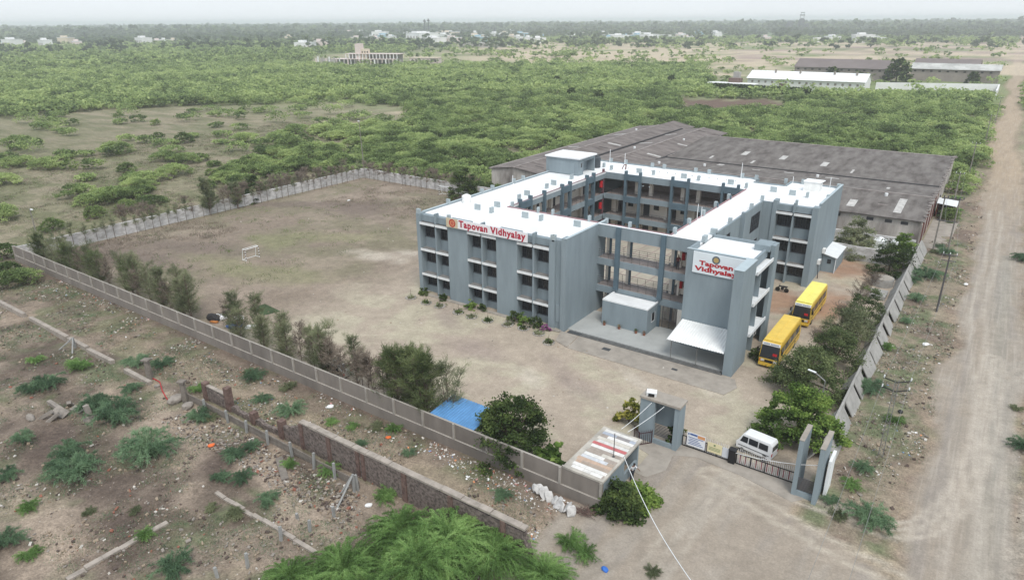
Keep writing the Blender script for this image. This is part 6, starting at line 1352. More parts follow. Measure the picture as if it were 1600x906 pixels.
for i, (x, y, s, lb) in enumerate(((1.0, -.4, .9, 'dark shrub in the first window recess from the left'), (4.3, -.5, .8, 'low dark shrub at the right end of the first window recess'), (8.9, -.6, 1.0, 'bright rounded shrub in the middle window recess'), (10.4, -.4, .8, 'thin climber against the middle window fin'), (15.6, -.8, 1.2, 'dark tall shrub at the left of the third window recess'), (16.9, -.7, 1.15, 'fresh green shrub in the third window recess'), (18.6, -.6, 1.1, 'grey green shrub under the last front window'), (42.0, 5.6, 1.1, 'green hedge plant between the tall fin and the front bus'))):
    shrub('garden_shrub', lb, x, y, 330 + i, 600, .75 * s, 1.15 * s, .08, l_green if i in (2, 5) else l_dark, nclump=30)
shrub('flowering_shrub', 'shrub with purple pink flowers by the corner of the left block', 20.1, -1.0, 340, 500, .55, .8, .06, l_pinkf, nclump=22)
for i in range(9):
    x = -24 + i * 2.1; place(R2.choice(scd), x, 47.4 + R2.uniform(-.6, .8), R2.uniform(0, 6), R2.uniform(.6, .85), 'dark bush in the row between the back wall and the warehouse gable', 'bushes behind the school', sz=R2.uniform(.9, 1.2), z=0)
# garden rings
m_ring = mat('white ring stones', S(186, 182, 176, .8), .9, 2.0, amt=.2)
gpts = [(642, 466), (666, 474), (687, 479), (716, 489), (737, 496), (762, 502), (793, 508), (818, 514), (842, 522), (857, 536)]
for i, (px, py) in enumerate(gpts):
    g = G(px, py); t = thing('plant_ring', '%s planting ring of pale stones in front of the left block' % ['leftmost', 'second', 'third', 'fourth', 'fifth', 'sixth', 'seventh', 'eighth', 'ninth', 'rightmost'][i] + (' counted from the left' if 0 < i < 9 else ''), 'planting ring', (g[0], g[1], .01), 'planting rings in front of the left block'); m = MB(); q = random.Random(i)
    for k in range(16): a = k * 6.283 / 16; m.obox((g[0] + .62 * math.cos(a), g[1] + .62 * math.sin(a), .08), q.uniform(.12, .24), q.uniform(.1, .16), q.uniform(.08, .2), rz=a + q.uniform(0, 1.5), rx=q.uniform(-.3, .3))
    m.build('stone_ring', m_ring, t).__setitem__('kind', 'stuff'); rs = np.random.RandomState(i); Q = rs.normal(size=(90, 3)) * np.array([.26, .26, .14]) + np.array([0, 0, .2]); V, F_ = quads_at(rs, Q, .07, 1.4); o = from_np('plant', V, F_, l_dark if i % 2 else l_casu, t)
    MB().tube((g[0], g[1], 0), (g[0] + .05, g[1], q.uniform(.5, 1.3)), .035, .02, 5).build('stem', m_twig, t)

# ------------------------------------------------------------------ waste land in front
def gz(px, py): g = G(px, py); return float(g[0]), float(g[1]), hz(g[0], g[1])
m_stone = mat('dark rubble masonry', S(132, 120, 114, .85), .95, 4.5, amt=.3, bump=.8, col2=S(74, 67, 64, .8)); m_brick = mat('old red brick', S(126, 104, 96, .8), .95, 3.0, amt=.2, bump=.4, col2=S(92, 74, 70, .8))
m_cop = mat('broken pale coping', S(176, 166, 156, .8), .95, 1.5, amt=.15, bump=.3); m_rock = mat('pale boulder', S(158, 150, 142, .8), .95, 1.6, amt=.18, bump=.5); m_slab = mat('grey stone post', S(136, 128, 120, .8), .95, 2.2, amt=.15, bump=.3)
def jag(x0, x1, y, th, z0, zf, mt, name, parent, n=14, seed=0, wob=.06):
    """masonry run with an uneven top"""
    q = random.Random(seed); m = MB(); pv = None
    for i in range(n + 1):
        x = x0 + (x1 - x0) * i / n; z = zf(i / n) + q.uniform(-wob, wob); a, b_ = (x, y + q.uniform(-.02, .02)), (x, y + th)
        if pv: (xa, ya, za) = pv; m.poly([(xa, ya, z0), (x, a[1], z0), (x, a[1], z), (xa, ya, za)]); m.poly([(x, b_[1], z0), (xa, b_[1], z0), (xa, b_[1], za), (x, b_[1], z)]); m.poly([(xa, ya, za), (x, a[1], z), (x, b_[1], z), (xa, b_[1], za)])
        else: m.poly([(x, b_[1], z0), (x, a[1], z0), (x, a[1], z), (x, b_[1], z)])
        pv = (x, a[1], z)
    m.poly([(x1, pv[1], z0), (x1, y + th, z0), (x1, y + th, pv[2]), (x1, pv[1], pv[2])]); return m.build(name, mt, parent)
ru = thing('ruined_wall', 'long dark stone wall with brick piers and pale coping beside the dirt track', 'wall', (27, -31.8, 0))
jag(16.0, 38.2, -31.95, .35, -.5, lambda u: 2.38 + .12 * math.sin(u * 5), m_stone, 'masonry', ru, 40, 1, .03)
q = random.Random(8); x = 15.9
while x < 38.1:
    x1 = min(38.25, x + q.uniform(.8, 2.6)); MB().box(x, -32.02, 2.5 + q.uniform(-.05, .03), x1, -31.53, 2.68 + q.uniform(-.04, .03)).build('coping_stone', m_cop, ru); x = x1 + q.uniform(.01, .06)
for x, w_ in ((16.05, .4), (19.4, .4), (22.7, .32), (23.3, .32), (27.6, .45), (32.0, .4), (36.5, .4)): MB().box(x - w_ / 2, -32.06, -.4, x + w_ / 2, -31.951, 2.46).build('brick_pier', m_brick, ru)
jag(38.2, 38.6, -32.0, .5, -.5, lambda u: 1.9 - 1.2 * u, m_stone, 'broken_end', ru, 4, 3, .1)
ru2 = thing('ruined_wall', 'short broken stone stub walls with brick piers at the left end of the long wall', 'wall', (7, -31.8, 0))
jag(2.3, 5.2, -31.9, .32, -.4, lambda u: 1.5 - .5 * u, m_stone, 'masonry', ru2, 8, 4, .12); MB().box(2.3, -31.92, 1.5, 5.0, -31.57, 1.6).build('coping_stone', m_cop, ru2)
for x, h in ((2.0, 1.8), (5.6, 2.4), (9.2, 1.1), (13.2, 1.7)): MB().box(x - .28, -32.05, -.4, x + .28, -31.5, h).build('brick_pier', m_brick, ru2)
jag(5.9, 9.0, -31.9, .35, -.4, lambda u: .5 + .2 * math.sin(u * 9), m_stone, 'masonry', ru2, 9, 5, .15); jag(13.5, 15.8, -31.92, .35, -.4, lambda u: 1.2 + .9 * u, m_stone, 'masonry', ru2, 8, 6, .16); jag(9.5, 12.9, -31.9, .35, -.4, lambda u: .55, m_stone, 'masonry', ru2, 9, 7, .2)
pf_ = thing('plank_fence', 'low grey plank fence with slim concrete posts along the foot of the ruined wall', 'fence', (13, -33, 0))
for x, w_ in ((3.8, 1.25), (7.3, 1.35), (10.1, 1.3), (13.0, 1.35), (16.1, 1.45), (18.9, 1.5), (21.3, 1.5), (23.8, 1.5)):
    MB().obox((x, -33.2, w_ / 2 - .1), .17, .17, w_ + .2, rx=rnd.uniform(-.06, .06), ry=rnd.uniform(-.06, .06)).build('post', m_steel if x == 99 else mat('slim concrete post', S(160, 160, 158, .85), .9, 2.5, amt=.1) if x == 3.8 else bpy.data.materials['slim concrete post'], pf_)
for i, (a, b_) in enumerate(((.4, 3.8), (3.8, 7.3), (7.3, 10.1), (10.1, 13), (13, 16.1), (16.1, 18.9), (18.9, 21.3), (21.3, 23.8))):
    for k in range(2): MB().obox(((a + b_) / 2, -32.98, .3 + k * .34), b_ - a - .05, .08, .3, ry=rnd.uniform(-.03, .03), rx=rnd.uniform(-.08, .08)).build('plank', m_slab, pf_)
fb = thing('foundation_beam', 'broken line of low concrete foundation beam at the left of the waste land', 'low wall', (-22, -33.2, 0))
for a, b_, h in ((-43, -33.8, .55), (-32.4, -22.8, .5), (-22.4, -18.2, .5), (-17.8, -12.6, .45), (-10.0, -5.2, .35)): MB().obox(((a + b_) / 2, -33.3 + rnd.uniform(-.1, .1), h / 2 - .1), b_ - a, .42, h + .2, rz=rnd.uniform(-.012, .012), ry=rnd.uniform(-.012, .012)).build('beam', m_cop, fb)
def prop(x, y, lab, legs, h=1.3):
    t = thing('concrete_prop', lab, 'prop', (x, y, 0), 'leaning concrete struts'); z = hz(x, y)
    MB().obox((x, y, z + h / 2), .16, .16, h).build('post', bpy.data.materials['slim concrete post'], t)
    for dx, dy in legs: MB().tube((x, y, z + h * .97), (x + dx, y + dy, hz(x + dx, y + dy) - .05), .085, .085, 5).build('strut', bpy.data.materials['slim concrete post'], t)
prop(-20.0, -33.75, 'three concrete struts propped together on the foundation beam', [(-1.2, -1.2), (1.3, -.9)])
prop(23.8, -33.5, 'three concrete struts propped against the ruined wall', [(-.9, -.6), (.3, -2.1)], 1.7)
for i, (px, py, h, r, lb) in enumerate(((235, 592, 2.2, .34, 'thick rough stone pillar left of the broken stub walls'), (290, 627, 2.2, .3, 'rough stone pillar overgrown by creeper right of the thick one'))):
    x, y, z = gz(px, py); t = thing('stone_pillar', lb, 'pillar', (x, y, z)); m = MB(); m.tube((x, y, z - .2), (x + .03, y, z + h * .5), r, r * .9, 7); m.tube((x + .03, y, z + h * .5), (x - .04, y + .02, z + h - .15), r * .88, r * .8, 7); m.build('shaft', m_slab, t); MB().obox((x - .04, y, z + h - .07), r * 2.3, r * 2, .16, rz=.4).build('cap', m_slab, t)
sp_ = [(440, 845, 1.1, 'slim concrete post leaning at the right end of the low kerb line'), (388, 888, 1.2, 'slim concrete post standing at the bottom edge of the waste land'), (485, 832, .9, 'short concrete post on the rubble slope below the ruined wall'), (465, 812, .5, 'stub of a concrete post left of the short one'), (522, 808, 1.0, 'slim concrete post standing in the rubble under the ruined wall'), (340, 905, .8, 'post top barely in view at the bottom edge')]
for px, py, h, lb in sp_: x, y, z = gz(px, py); tag(MB().obox((x, y, z + h / 2 - .1), .17, .17, h + .2, rx=rnd.uniform(-.12, .12), ry=rnd.uniform(-.1, .1)).build('concrete_post', bpy.data.materials['slim concrete post']), lb, 'post', 'slim posts standing in the waste land')
def lump(x, y, z, sx, sy, sz, seed, mt, name='boulder', rz=0, tilt=0, blocky=.35, parent=None):
    q = random.Random(seed); bm = bmesh.new(); bmesh.ops.create_icosphere(bm, subdivisions=2, radius=1)
    for v in bm.verts:
        c = v.co; mx = max(abs(c.x), abs(c.y), abs(c.z)); v.co = c.lerp(c / mx, blocky) * (1 + q.uniform(-.12, .12))
        v.co = Vector((v.co.x * sx, v.co.y * sy, v.co.z * sz))
    me = bpy.data.meshes.new(name); bm.to_mesh(me); bm.free(); me.materials.append(mt); o = bpy.data.objects.new(name, me); C.objects.link(o)
    o.location = Vector((x, y, z)) - (wloc(parent) if parent else Vector()); o.rotation_euler = (tilt, tilt * .5, rz)
    if parent: o.parent = parent
    return o
for px, py, s, lb in ((275, 627, .75, 'large pale boulder at the foot of the plank fence'), (294, 637, .55, 'smaller pale boulder right of the large one'), (398, 640, .22, 'small white stone by the plank fence'), (47, 652, .45, 'flat pale rock left of the slab pile'), (50, 657, .35, 'small white block below the flat pale rock'), (246, 604, .3, 'pale stone next to the thick pillar')):
    x, y, z = gz(px, py); tag(lump(x, y, z + s * .3, s, s * .75, s * .55, int(px), m_rock, rz=px), lb, 'boulder', 'boulders in the waste land')
# pile of dumped slabs and posts
for i, (px, py, dx, dy, dz, rz, rx, ry, lb) in enumerate(((88, 640, 2.0, .35, .35, .1, 0, .15, 'grey dumped post lying on top of the slab pile'), (96, 650, 1.2, .9, .22, .5, .3, .5, 'broad grey slab in the middle of the slab pile'), (72, 655, 1.7, .3, .28, .55, 0, -.55, 'long post leaning to the left of the slab pile'), (84, 658, 1.3, .35, .25, .9, 0, -.6, 'short post leaning on the front of the slab pile'), (110, 634, 1.0, .35, .3, -.5, 0, -.9, 'stub of post sticking up from the slab pile'), (121, 640, 1.3, .6, .3, .2, .2, .1, 'grey slab at the right of the slab pile'))):
    x, y, z = gz(px, py); tag(MB().obox((x, y, z + .5 - .07 * i), dx, dy, dz, rz, rx, ry).build('dumped_slab', m_rock), lb, 'slab', 'dumped slabs and posts')
x, y, z = gz(141, 655); t = thing('post_stump', 'upright broken pillar on a round foot right of the slab pile', 'post', (x, y, z)); MB().tube((x, y, z - .1), (x, y, z + .35), .6, .42, 9).build('foot', m_rock, t); MB().obox((x - .05, y, z + .85), .42, .38, 1.1, rx=.08, ry=-.14).build('shaft', m_rock, t)
x, y, z = gz(441, 734); tag(MB().obox((x, y, z + .12), 3.0, .55, .28, rz=-.62 + .12, ry=.03).build('stone_beam', m_slab), 'long grey stone beam lying on rubble below the plank fence', 'stone beam')
for (p0, p1, w_, lb) in (((338, 770), (495, 866), .3, 'thin concrete kerb line running down right in the waste land'), ((104, 905), (262, 816), .42, 'broad broken kerb line at the bottom left of the waste land')):
    a, b_ = G(*p0), G(*p1); d = b_ - a; L_ = np.hypot(d[0], d[1]); n = int(L_ / 1.1); t = thing('kerb_line', lb, 'kerb', (a[0], a[1], 0), 'kerb lines in the waste land')
    for i in range(n):
        c_ = a + d * (i + .5) / n; MB().obox((c_[0] + rnd.uniform(-.03, .03), c_[1], hz(c_[0], c_[1]) + .06), L_ / n * .98, w_, .2, rz=math.atan2(d[1], d[0]) + rnd.uniform(-.03, .03), ry=rnd.uniform(-.03, .03)).build('kerb_block', m_cop, t)
# white slabs against the wall end and other finds
for i in range(9):
    x, y = 34.9 + i * .46 + rnd.uniform(-.1, .1), -25.4 - .08 * i - rnd.uniform(0, .35); tag(lump(x, y - .15, .42 + rnd.uniform(-.08, .1), .3 + rnd.uniform(-.08, .1), .1, .38 + rnd.uniform(-.1, .12), 70 + i, mat('broken plaster white', S(206, 204, 202, .9), .9, 2.5, amt=.15) if i == 0 else bpy.data.materials['broken plaster white'], 'white_slab', rz=rnd.uniform(-1.2, 1.2), tilt=-.6 + rnd.uniform(-.5, .4), blocky=.75), '%s white broken slab leaning on the wall by the booth' % ['first', 'second', 'third', 'fourth', 'fifth', 'sixth', 'seventh', 'eighth', 'last'][i] + ' from the left' * (i < 8), 'slab', 'white slabs leaning on the front wall')
db = thing('dead_branches', 'heap of dead brown branches at the wall end by the dark shrub', 'branches', (39.3, -25.6, 0)); m = MB(); q = random.Random(5)
for i in range(70): a = q.uniform(0, 6.28); l_ = q.uniform(.4, 1.0); x, y = 39.2 + q.uniform(-.5, .5), -25.7 + q.uniform(-.35, .35); m.tube((x, y, q.uniform(0, .35)), (x + l_ * math.cos(a), y + l_ * math.sin(a) * .6, q.uniform(.1, .6)), .02, .008, 4)
m.build('twigs', m_brick, db).__setitem__('kind', 'stuff')
m_or = mat('orange plastic', S(224, 110, 54, .9), .6); m_bl = mat('blue plastic', S(54, 108, 190, .9), .5); m_wp = mat('white plastic', (.75, .75, .75), .5)
for px, py, s, mt, lb in ((331, 698, .3, m_or, 'crumpled orange bag on the ground by the small weeds'), (607, 685, .26, m_or, 'small orange bag beside the dirt track'), (516, 636, .34, m_wp, 'white crumpled bag between track and compound wall'), (945, 890, .28, m_bl, 'blue bundle of plastic in the litter at the bottom'), (576, 790, .28, m_wp, 'white bag on the rubble below the ruined wall'), (607, 840, .2, m_wp, 'small white bag caught in the big green bush'), (1446, 540, .4, m_wp, 'white cloth lying on the road verge'), (1509, 445, .35, m_wp, 'white bag lying on the dirt road'), (545, 364 - 50, .35, m_wp, 'white bundle at the far edge of the playing field'), (1406, 646, .3, m_tyre, 'dark object lying on the verge near the lattice pole')):
    x, y, z = gz(px, py); tag(lump(x, y, max(z, 0) + s * .25, s, s * .7, s * .45, int(px), mt, 'rubbish_bag', blocky=.1, rz=px), lb, 'rubbish', 'pieces of rubbish')
a = [gz(*p) for p in ((229, 588), (243, 594), (250, 598), (254, 612), (262, 626))]; tag(MB().path([(p[0], p[1], p[2] + .1) for p in a], .05, n=5).build('red_pipe', m_red), 'thin red pipe lying past the thick stone pillar', 'pipe')
# junk heap inside the wall
x, y = float(G(334, 500)[0]), float(G(334, 500)[1])
for i, (dx, dy, sx, sy, sz, mt, lb) in enumerate(((0, .0, 1.6, .7, .5, m_gut, 'dark low cart in the junk heap inside the front wall'), (.7, -.4, 1.0, .3, .16, mat('rusty orange board', S(186, 122, 66, .85), .8, 2.0), 'orange board in the junk heap inside the front wall'), (.2, .6, 1.8, .9, .35, m_wp, 'white heap of sacks in the junk behind the dark cart'), (3.8, .2, 1.5, .7, .3, m_bl, 'blue plastic sheet under the wispy trees'), (5.6, 1.0, 1.2, .4, .25, m_wp, 'white sacks right of the blue plastic sheet'), (2.4, 1.6, 1.3, .6, .3, m_wp, 'grey white sacks at the back of the junk heap'))):
    tag(lump(x + dx, y + dy, sz * .6, sx * .6, sy * .8, sz, 40 + i, mt, 'junk_item', rz=.3 * i), lb, 'junk', 'junk inside the front wall')
tag(MB().prism([(-13.6, -16.2), (-10.5, -16.6), (-9.8, -14.6), (-13.4, -14.2)], .0, .07).build('green_patch', mat('dark green tarpaulin', S(66, 84, 52, .8), .9, 1.2)), 'dark green tarpaulin spread on the ground behind the wispy trees', 'tarpaulin')
# --- weeds
def weed(seed, R_, H, nst, lf, lm, name='weed_clump', wd=.02, ln=(.1, .24), arch=.5, cat='weed'):
    rs = np.random.RandomState(seed); t = thing(name, '', cat, (0, 0, 0)); P0 = []; D = []; m = MB()
    for i in range(nst):
        a = rs.uniform(0, 6.28); r = R_ * rs.uniform(.35, 1.0); h = H * rs.uniform(.5, 1.0); pv = None; K_ = 6; w0 = rs.uniform(-.4, .4)
        for k in range(K_ + 1):
            u = k / K_; aa = a + w0 * u; p = np.array([r * u * math.cos(aa), r * u * math.sin(aa), h * (math.sin(u * math.pi * (1 - arch * .5)) ** .8)]) if u else np.zeros(3)
            if pv is not None:
                m.tube(tuple(pv), tuple(p), .014, .01, 3, cap=False); dd = (p - pv) / (np.linalg.norm(p - pv) + 1e-9); c_ = int(lf / nst / K_ * (1 + u))
                f_ = rs.rand(c_, 1); base = pv + (p - pv) * f_ + rs.normal(size=(c_, 3)) * .03; s_ = rs.normal(size=(c_, 3)) * .75 + dd * .7; s_ /= np.linalg.norm(s_, axis=1)[:, None]; P0.append(base); D.append(s_)
            pv = p
    P0 = np.concatenate(P0); D = np.concatenate(D); P0[:, 2] = np.maximum(P0[:, 2], .02); V, F_ = dirquads(rs, P0, D, rs.uniform(ln[0], ln[1], (len(P0), 1)), wd); from_np('fronds', V, F_, lm, t); m.build('stems', lm, t).__setitem__('kind', 'stuff'); return t
wd_ = [weed(400 + i, 1.5, .75, 46, 3000, l_weed, wd=.013) for i in range(3)]; wg = [weed(410 + i, 1.3, .6, 40, 2300, l_pros, wd=.013) for i in range(2)]; wo = [weed(420 + i, 1.0, .45, 30, 1500, l_casu, wd=.016) for i in range(2)]
W_ = [(185, 655, 1.9, 'd', 'large blue green weed clump behind the biggest one'), (238, 708, 2.0, 'd', 'biggest blue green weed clump in the waste land'), (150, 640, 1.4, 'd', 'blue green weed clump at the post stump'), (108, 712, 1.2, 'd', 'wide blue green weed patch below the slab pile'), (120, 745, 1.7, 'd', 'long blue green weed patch at the centre left'), (95, 735, 1.0, 'd', 'low blue green weed left of the long patch'), (38, 690, .9, 'd', 'small blue green weed left of the slab pile'), (75, 605, 1.3, 'd', 'broad blue green weed near the left edge'), (50, 610, 1.0, 'd', 'blue green weed beside the broad one at the left edge'), (128, 575, 1.1, 'g', 'olive green bush weed near the three propped struts'), (55, 565, .9, 'g', 'low green weed below the foundation beam'), (115, 548 + 20, .8, 'g', 'small green weed under the foundation beam'), (215, 570, 1.2, 'd', 'green weed behind the thick stone pillar'), (255, 572, 1.1, 'd', 'green weed between the two stone pillars'), (205, 610, .9, 'd', 'weed in front of the foundation beam end'), (310, 610, .9, 'g', 'green weed behind the first brick pier'), (312, 655, 1.1, 'd', 'dark weed below the boulders'), (330, 655, .9, 'o', 'dull weed beside the plank fence'), (396, 590, 1.0, 'd', 'green weed in the middle of the track strip'), (409, 628, .8, 'd', 'weed behind the low ruined wall'), (388, 582, .7, 'o', 'grey green weed near the compound wall foot'), (455, 645, 1.1, 'd', 'round green weed at the start of the long ruined wall'), (450, 606, 1.0, 'o', 'pale weed full of litter beside the compound wall'), (395, 588, .6, 'o', 'little weed by the compound wall'), (518, 662, .7, 'g', 'small green weed on the track'), (552, 668, .6, 'g', 'tiny green weed on the track side'), (587, 667, .9, 'o', 'littered weed at the foot of the compound wall'), (615, 672, .7, 'g', 'green weed by the compound wall near the blue shed'), (565, 695, .5, 'd', 'small weed above the ruined wall coping'), (640, 710, .5, 'd', 'tiny weed further along the track'), (785, 778, .7, 'd', 'weed between track and ruined wall end'), (345, 748, .7, 'd', 'small weed below the orange bag'), (380, 752, .8, 'd', 'small weed right of the path below the fence'), (365, 715, 1.0, 'd', 'long weed patch along the rubble'), (395, 700, .7, 'd', 'weed beside the rubble slope'), (420, 783, .8, 'd', 'weed alone right of the thin kerb line'), (365, 805, .9, 'o', 'dull green tuft at the thin kerb line'), (332, 795, .7, 'o', 'dark tuft left of the kerb line'), (228, 838, .7, 'g', 'green weed on the broad kerb line'), (47, 797, .8, 'g', 'green weed in the bottom left area'), (10, 850, 1.1, 'd', 'blue green weed on the left edge low down'), (275, 895, 1.2, 'd', 'green weed at the bottom edge left of the big bush'), (210, 798, .6, 'o', 'little olive weed at the path'), (10, 745, .9, 'd', 'weed cut by the left edge'), (45, 870, .8, 'g', 'green patch near the bottom left corner'), (140, 800, .6, 'o', 'faint olive weed in the dark soil'), (516, 738, .9, 'g', 'dark shrub rooted at the plank fence'), (605, 778, 1.0, 'g', 'dark shrub at a brick pier of the ruined wall'), (452, 727, .7, 'g', 'fresh green tuft beside the stone beam'), (890, 850, 1.0, 'g', 'green weed in the litter at the bottom'), (915, 868, .9, 'g', 'green weed right of the big bush in the litter'), (1020, 895, .7, 'o', 'small grey weed in the litter near the forecourt'), (1355, 818, 1.3, 'd', 'big blue green weed on the corner of the road mouth'), (1310, 808, .8, 'o', 'low weed left of the big one at the road mouth'), (1330, 762, .8, 'g', 'green weed on the verge beside the gate fins'), (1345, 735, .7, 'd', 'blue green weed on the verge above the gate fins'), (1298, 785, .6, 'd', 'small weed at the foot of the gate fin'), (1360, 612, 1.3, 'd', 'tall blue green weed against the leaning slabs'), (1446, 434, 1.7, 'd', 'long green weed mound at the far end of the verge'), (1420, 440, 1.1, 'd', 'green weed left of the long mound'), (1478, 398, 1.1, 'd', 'green tuft under the twin poles'), (1459, 395, .8, 'o', 'littered tuft left of the twin poles'), (1432, 470, 1.0, 'd', 'green weed patch among verge litter'), (1415, 505, .7, 'd', 'small green weed on the littered verge'), (1385, 545, .8, 'g', 'green weed close to the leaning slabs'), (1395, 660, .8, 'g', 'low green weed near the foot of the lattice pole'), (1598, 408, 1.2, 'd', 'green weed at the right edge beyond the road'), (1597, 700, 1.0, 'd', 'green weed at the right edge lower down'), (1588, 640, .7, 'o', 'small dull weed right of the road'), (1468, 395 - 8, .7, 'd', 'green tuft at the warehouse corner'), (1435, 300 + 95, .7, 'g', 'green tuft at the end of the leaning slab wall'), (1492, 312, 1.2, 'g', 'green weed beside the dark shelter'), (1497, 330, .9, 'g', 'low green weed by the road before the shelter')]
for px, py, s, k, lb in W_:
    x, y, z = gz(px, py); place(R2.choice({'d': wd_, 'g': wg, 'o': wo}[k]), x, y, R2.uniform(0, 6.28), s, lb, 'weeds on the waste land and verges', sz=s * R2.uniform(.8, 1.1), z=max(z, 0) if y > -24 else z)
bush_px = ((705, 868, 1.9, 'large bright green feathery bush in the bottom middle below the ruined wall'), (630, 850, 1.5, 'left lobe of the feathery bush mass, lower than the middle one'), (770, 885, 1.5, 'right lobe of the feathery bush mass near the wall end'), (540, 905, 1.5, 'low feathery bush cut by the bottom edge, left'), (850, 910, 1.1, 'low feathery bush cut by the bottom edge beside the litter'), (660, 905, 1.9, 'feathery bush cut by the bottom edge in the middle'), (455, 912, 1.0, 'thin feathery bush at the bottom edge, farthest left'))
fb_ = [weed(430 + i, 2.1, 1.5, 230, 46000, l_pros, 'feathery_bush', wd=.009, ln=(.035, .11), arch=.35, cat='bush') for i in range(2)]
for i, (px, py, s, lb) in enumerate(bush_px): x, y, z = gz(px, py); place(fb_[i % 2], x, y, R2.uniform(0, 6.28), s, lb, 'feathery bushes at the bottom', sz=s * .68, z=z)
# --- loose stuff: rubble, litter, grass
def chips(name, label, N, fn, size, mts, seed, wts=None, flat=.6):
    rs = np.random.RandomState(seed); P_ = fn(rs, N); n = len(P_); Zh = height(P_[:, 0], P_[:, 1]) + .015; s = size[0] + (size[1] - size[0]) * rs.rand(n, 1) ** 3
    A = rs.normal(size=(n, 3)); A[:, 2] *= .3; A /= np.linalg.norm(A, axis=1)[:, None]; Bv = np.cross(A, rs.normal(size=(n, 3)) * .4 + np.array([0, 0, 1])); Bv /= np.linalg.norm(Bv, axis=1)[:, None]; Cv = np.cross(A, Bv)
    A = A * s * rs.uniform(.6, 1.4, (n, 1)); Bv = Bv * s * rs.uniform(.5, 1, (n, 1)); Cv = Cv * s * flat * rs.uniform(.4, 1, (n, 1)); O_ = np.stack([P_[:, 0], P_[:, 1], Zh + s[:, 0] * flat * .3], 1)
    cs = [(-1, -1, -1), (1, -1, -1), (1, 1, -1), (-1, 1, -1), (-1, -1, 1), (1, -1, 1), (1, 1, 1), (-1, 1, 1)]; V = np.stack([O_ + a * A * .5 + b_ * Bv * .5 + c * Cv * .5 * (.8 if c > 0 else 1) for a, b_, c in cs], 1).reshape(-1, 3)
    f = np.array([(3, 2, 1, 0), (4, 5, 6, 7), (0, 1, 5, 4), (1, 2, 6, 5), (2, 3, 7, 6), (3, 0, 4, 7)]); Q = (np.arange(n)[:, None, None] * 8 + f[None]).reshape(-1, 4)
    mi = np.repeat(rs.choice(len(mts), n, p=wts), 6); return tag(from_np(name, V, Q, mts, midx=mi), label, name, kind='stuff')
def scatter(boxes):
    def fn(rs, N):
        out = []; tot = sum(b_[4] for b_ in boxes)
        for (x0, x1, y0, y1, w_, thr) in boxes:
            n = int(N * w_ / tot); X = rs.uniform(x0, x1, n); Y = rs.uniform(y0, y1, n); k = (fbm(X + 13, Y - 5, 3.0) > thr) & (road_mask(X, Y) < .4); out.append(np.stack([X[k], Y[k]], 1))
        return np.concatenate(out)
    return fn
m_c1 = mat('grey rubble chip', S(150, 142, 134, .85), .95); m_c2 = mat('dark clod', S(92, 80, 74, .85), .95); m_c3 = mat('pale rubble chip', S(206, 200, 192, .85), .9); m_c4 = mat('brick chip', S(150, 100, 84, .85), .95); m_c5 = mat('tan clod', S(158, 142, 124, .85), .95)
chips('rubble', 'loose grey rubble and clods strewn over the waste land in front', 17000, scatter(((0, 38, -50, -33.3, 5, .42), (-45, 3, -50, -33.5, 4, .48), (-58, 40, -32, -25, 4, .46), (2, 26, -36.5, -33.3, 3, .3), (15, 38, -31.3, -28, .6, .4))), (.04, .26), [m_c1, m_c2, m_c3, m_c4, m_c5], 1, [.34, .28, .06, .05, .27])
chips('litter', 'white and coloured litter scattered at the wall foot and the bottom of the picture', 5200, scatter(((-50, 40, -27.2, -25.0, 3, .48), (24, 40, -27.4, -25.1, 1.6, .3), (36, 46, -35, -29, 4.5, .3), (0, 14, -31.5, -28, .9, .45), (52.5, 58, -12, 60, 1.6, .5), (-58, 20, -31, -27, .6, .5))), (.04, .2), [m_c3, m_wp, m_c4, mat('pink litter', S(206, 150, 150, .9), .7), mat('blue litter', S(120, 150, 196, .9), .7), mat('orange litter', S(220, 150, 110, .9), .7)], 2, [.38, .36, .1, .06, .05, .05], flat=.25)
chips('gravel', 'stones and clods on the verge along the dirt road', 5000, scatter(((52.2, 58.6, -16, 62, 3, .45), (64.5, 72, -10, 60, 1, .45), (55, 60, 60, 120, 1, .5))), (.06, .28), [m_c1, m_c2, m_c3, m_c5], 3, [.35, .3, .12, .23])
chips('field_stones', 'scattered pale stones and scraps on the school yard', 1500, lambda rs, N: np.stack([rs.uniform(-57, 40, N), rs.uniform(-22, 43, N)], 1)[[i for i in range(0)] or slice(None)], (.05, .22), [m_c1, m_c3, m_c5], 4, [.4, .2, .4], flat=.3)
def tufts(name, label, N, boxes, H, nb, lm, seed, wd=.012, spread=.16):
    rs = np.random.RandomState(seed); P_ = scatter(boxes)(rs, N); n = len(P_); Z = height(P_[:, 0], P_[:, 1]); B0 = np.repeat(np.stack([P_[:, 0], P_[:, 1], Z], 1), nb, 0) + rs.normal(size=(n * nb, 3)) * np.array([spread, spread, 0]); D = rs.normal(size=(n * nb, 3)) * .6 + np.array([0, 0, 1]); D /= np.linalg.norm(D, axis=1)[:, None]
    V, F_ = dirquads(rs, B0, D, H * rs.uniform(.4, 1.2, (n * nb, 1)), wd); return tag(from_np(name, V, F_, lm), label, 'grass', kind='stuff')
tufts('green_grass', 'thin green ground cover in patches over the waste land', 17000, ((-50, 42, -50, -33.5, 6, .5), (-58, 40, -32, -25.4, 3, .52), (52.3, 58.3, -14, 62, 1.6, .5)), .16, 14, l_weed, 21, spread=.25)
tufts('dry_grass', 'dry straw coloured grass over the waste land and the verge', 9000, ((-50, 42, -50, -33.5, 5, .42), (-58, 40, -32, -25.4, 3, .4), (52.3, 58.3, -14, 62, 1.2, .4), (64.8, 72, -10, 60, 1, .4)), .15, 12, l_dry, 22, spread=.25)
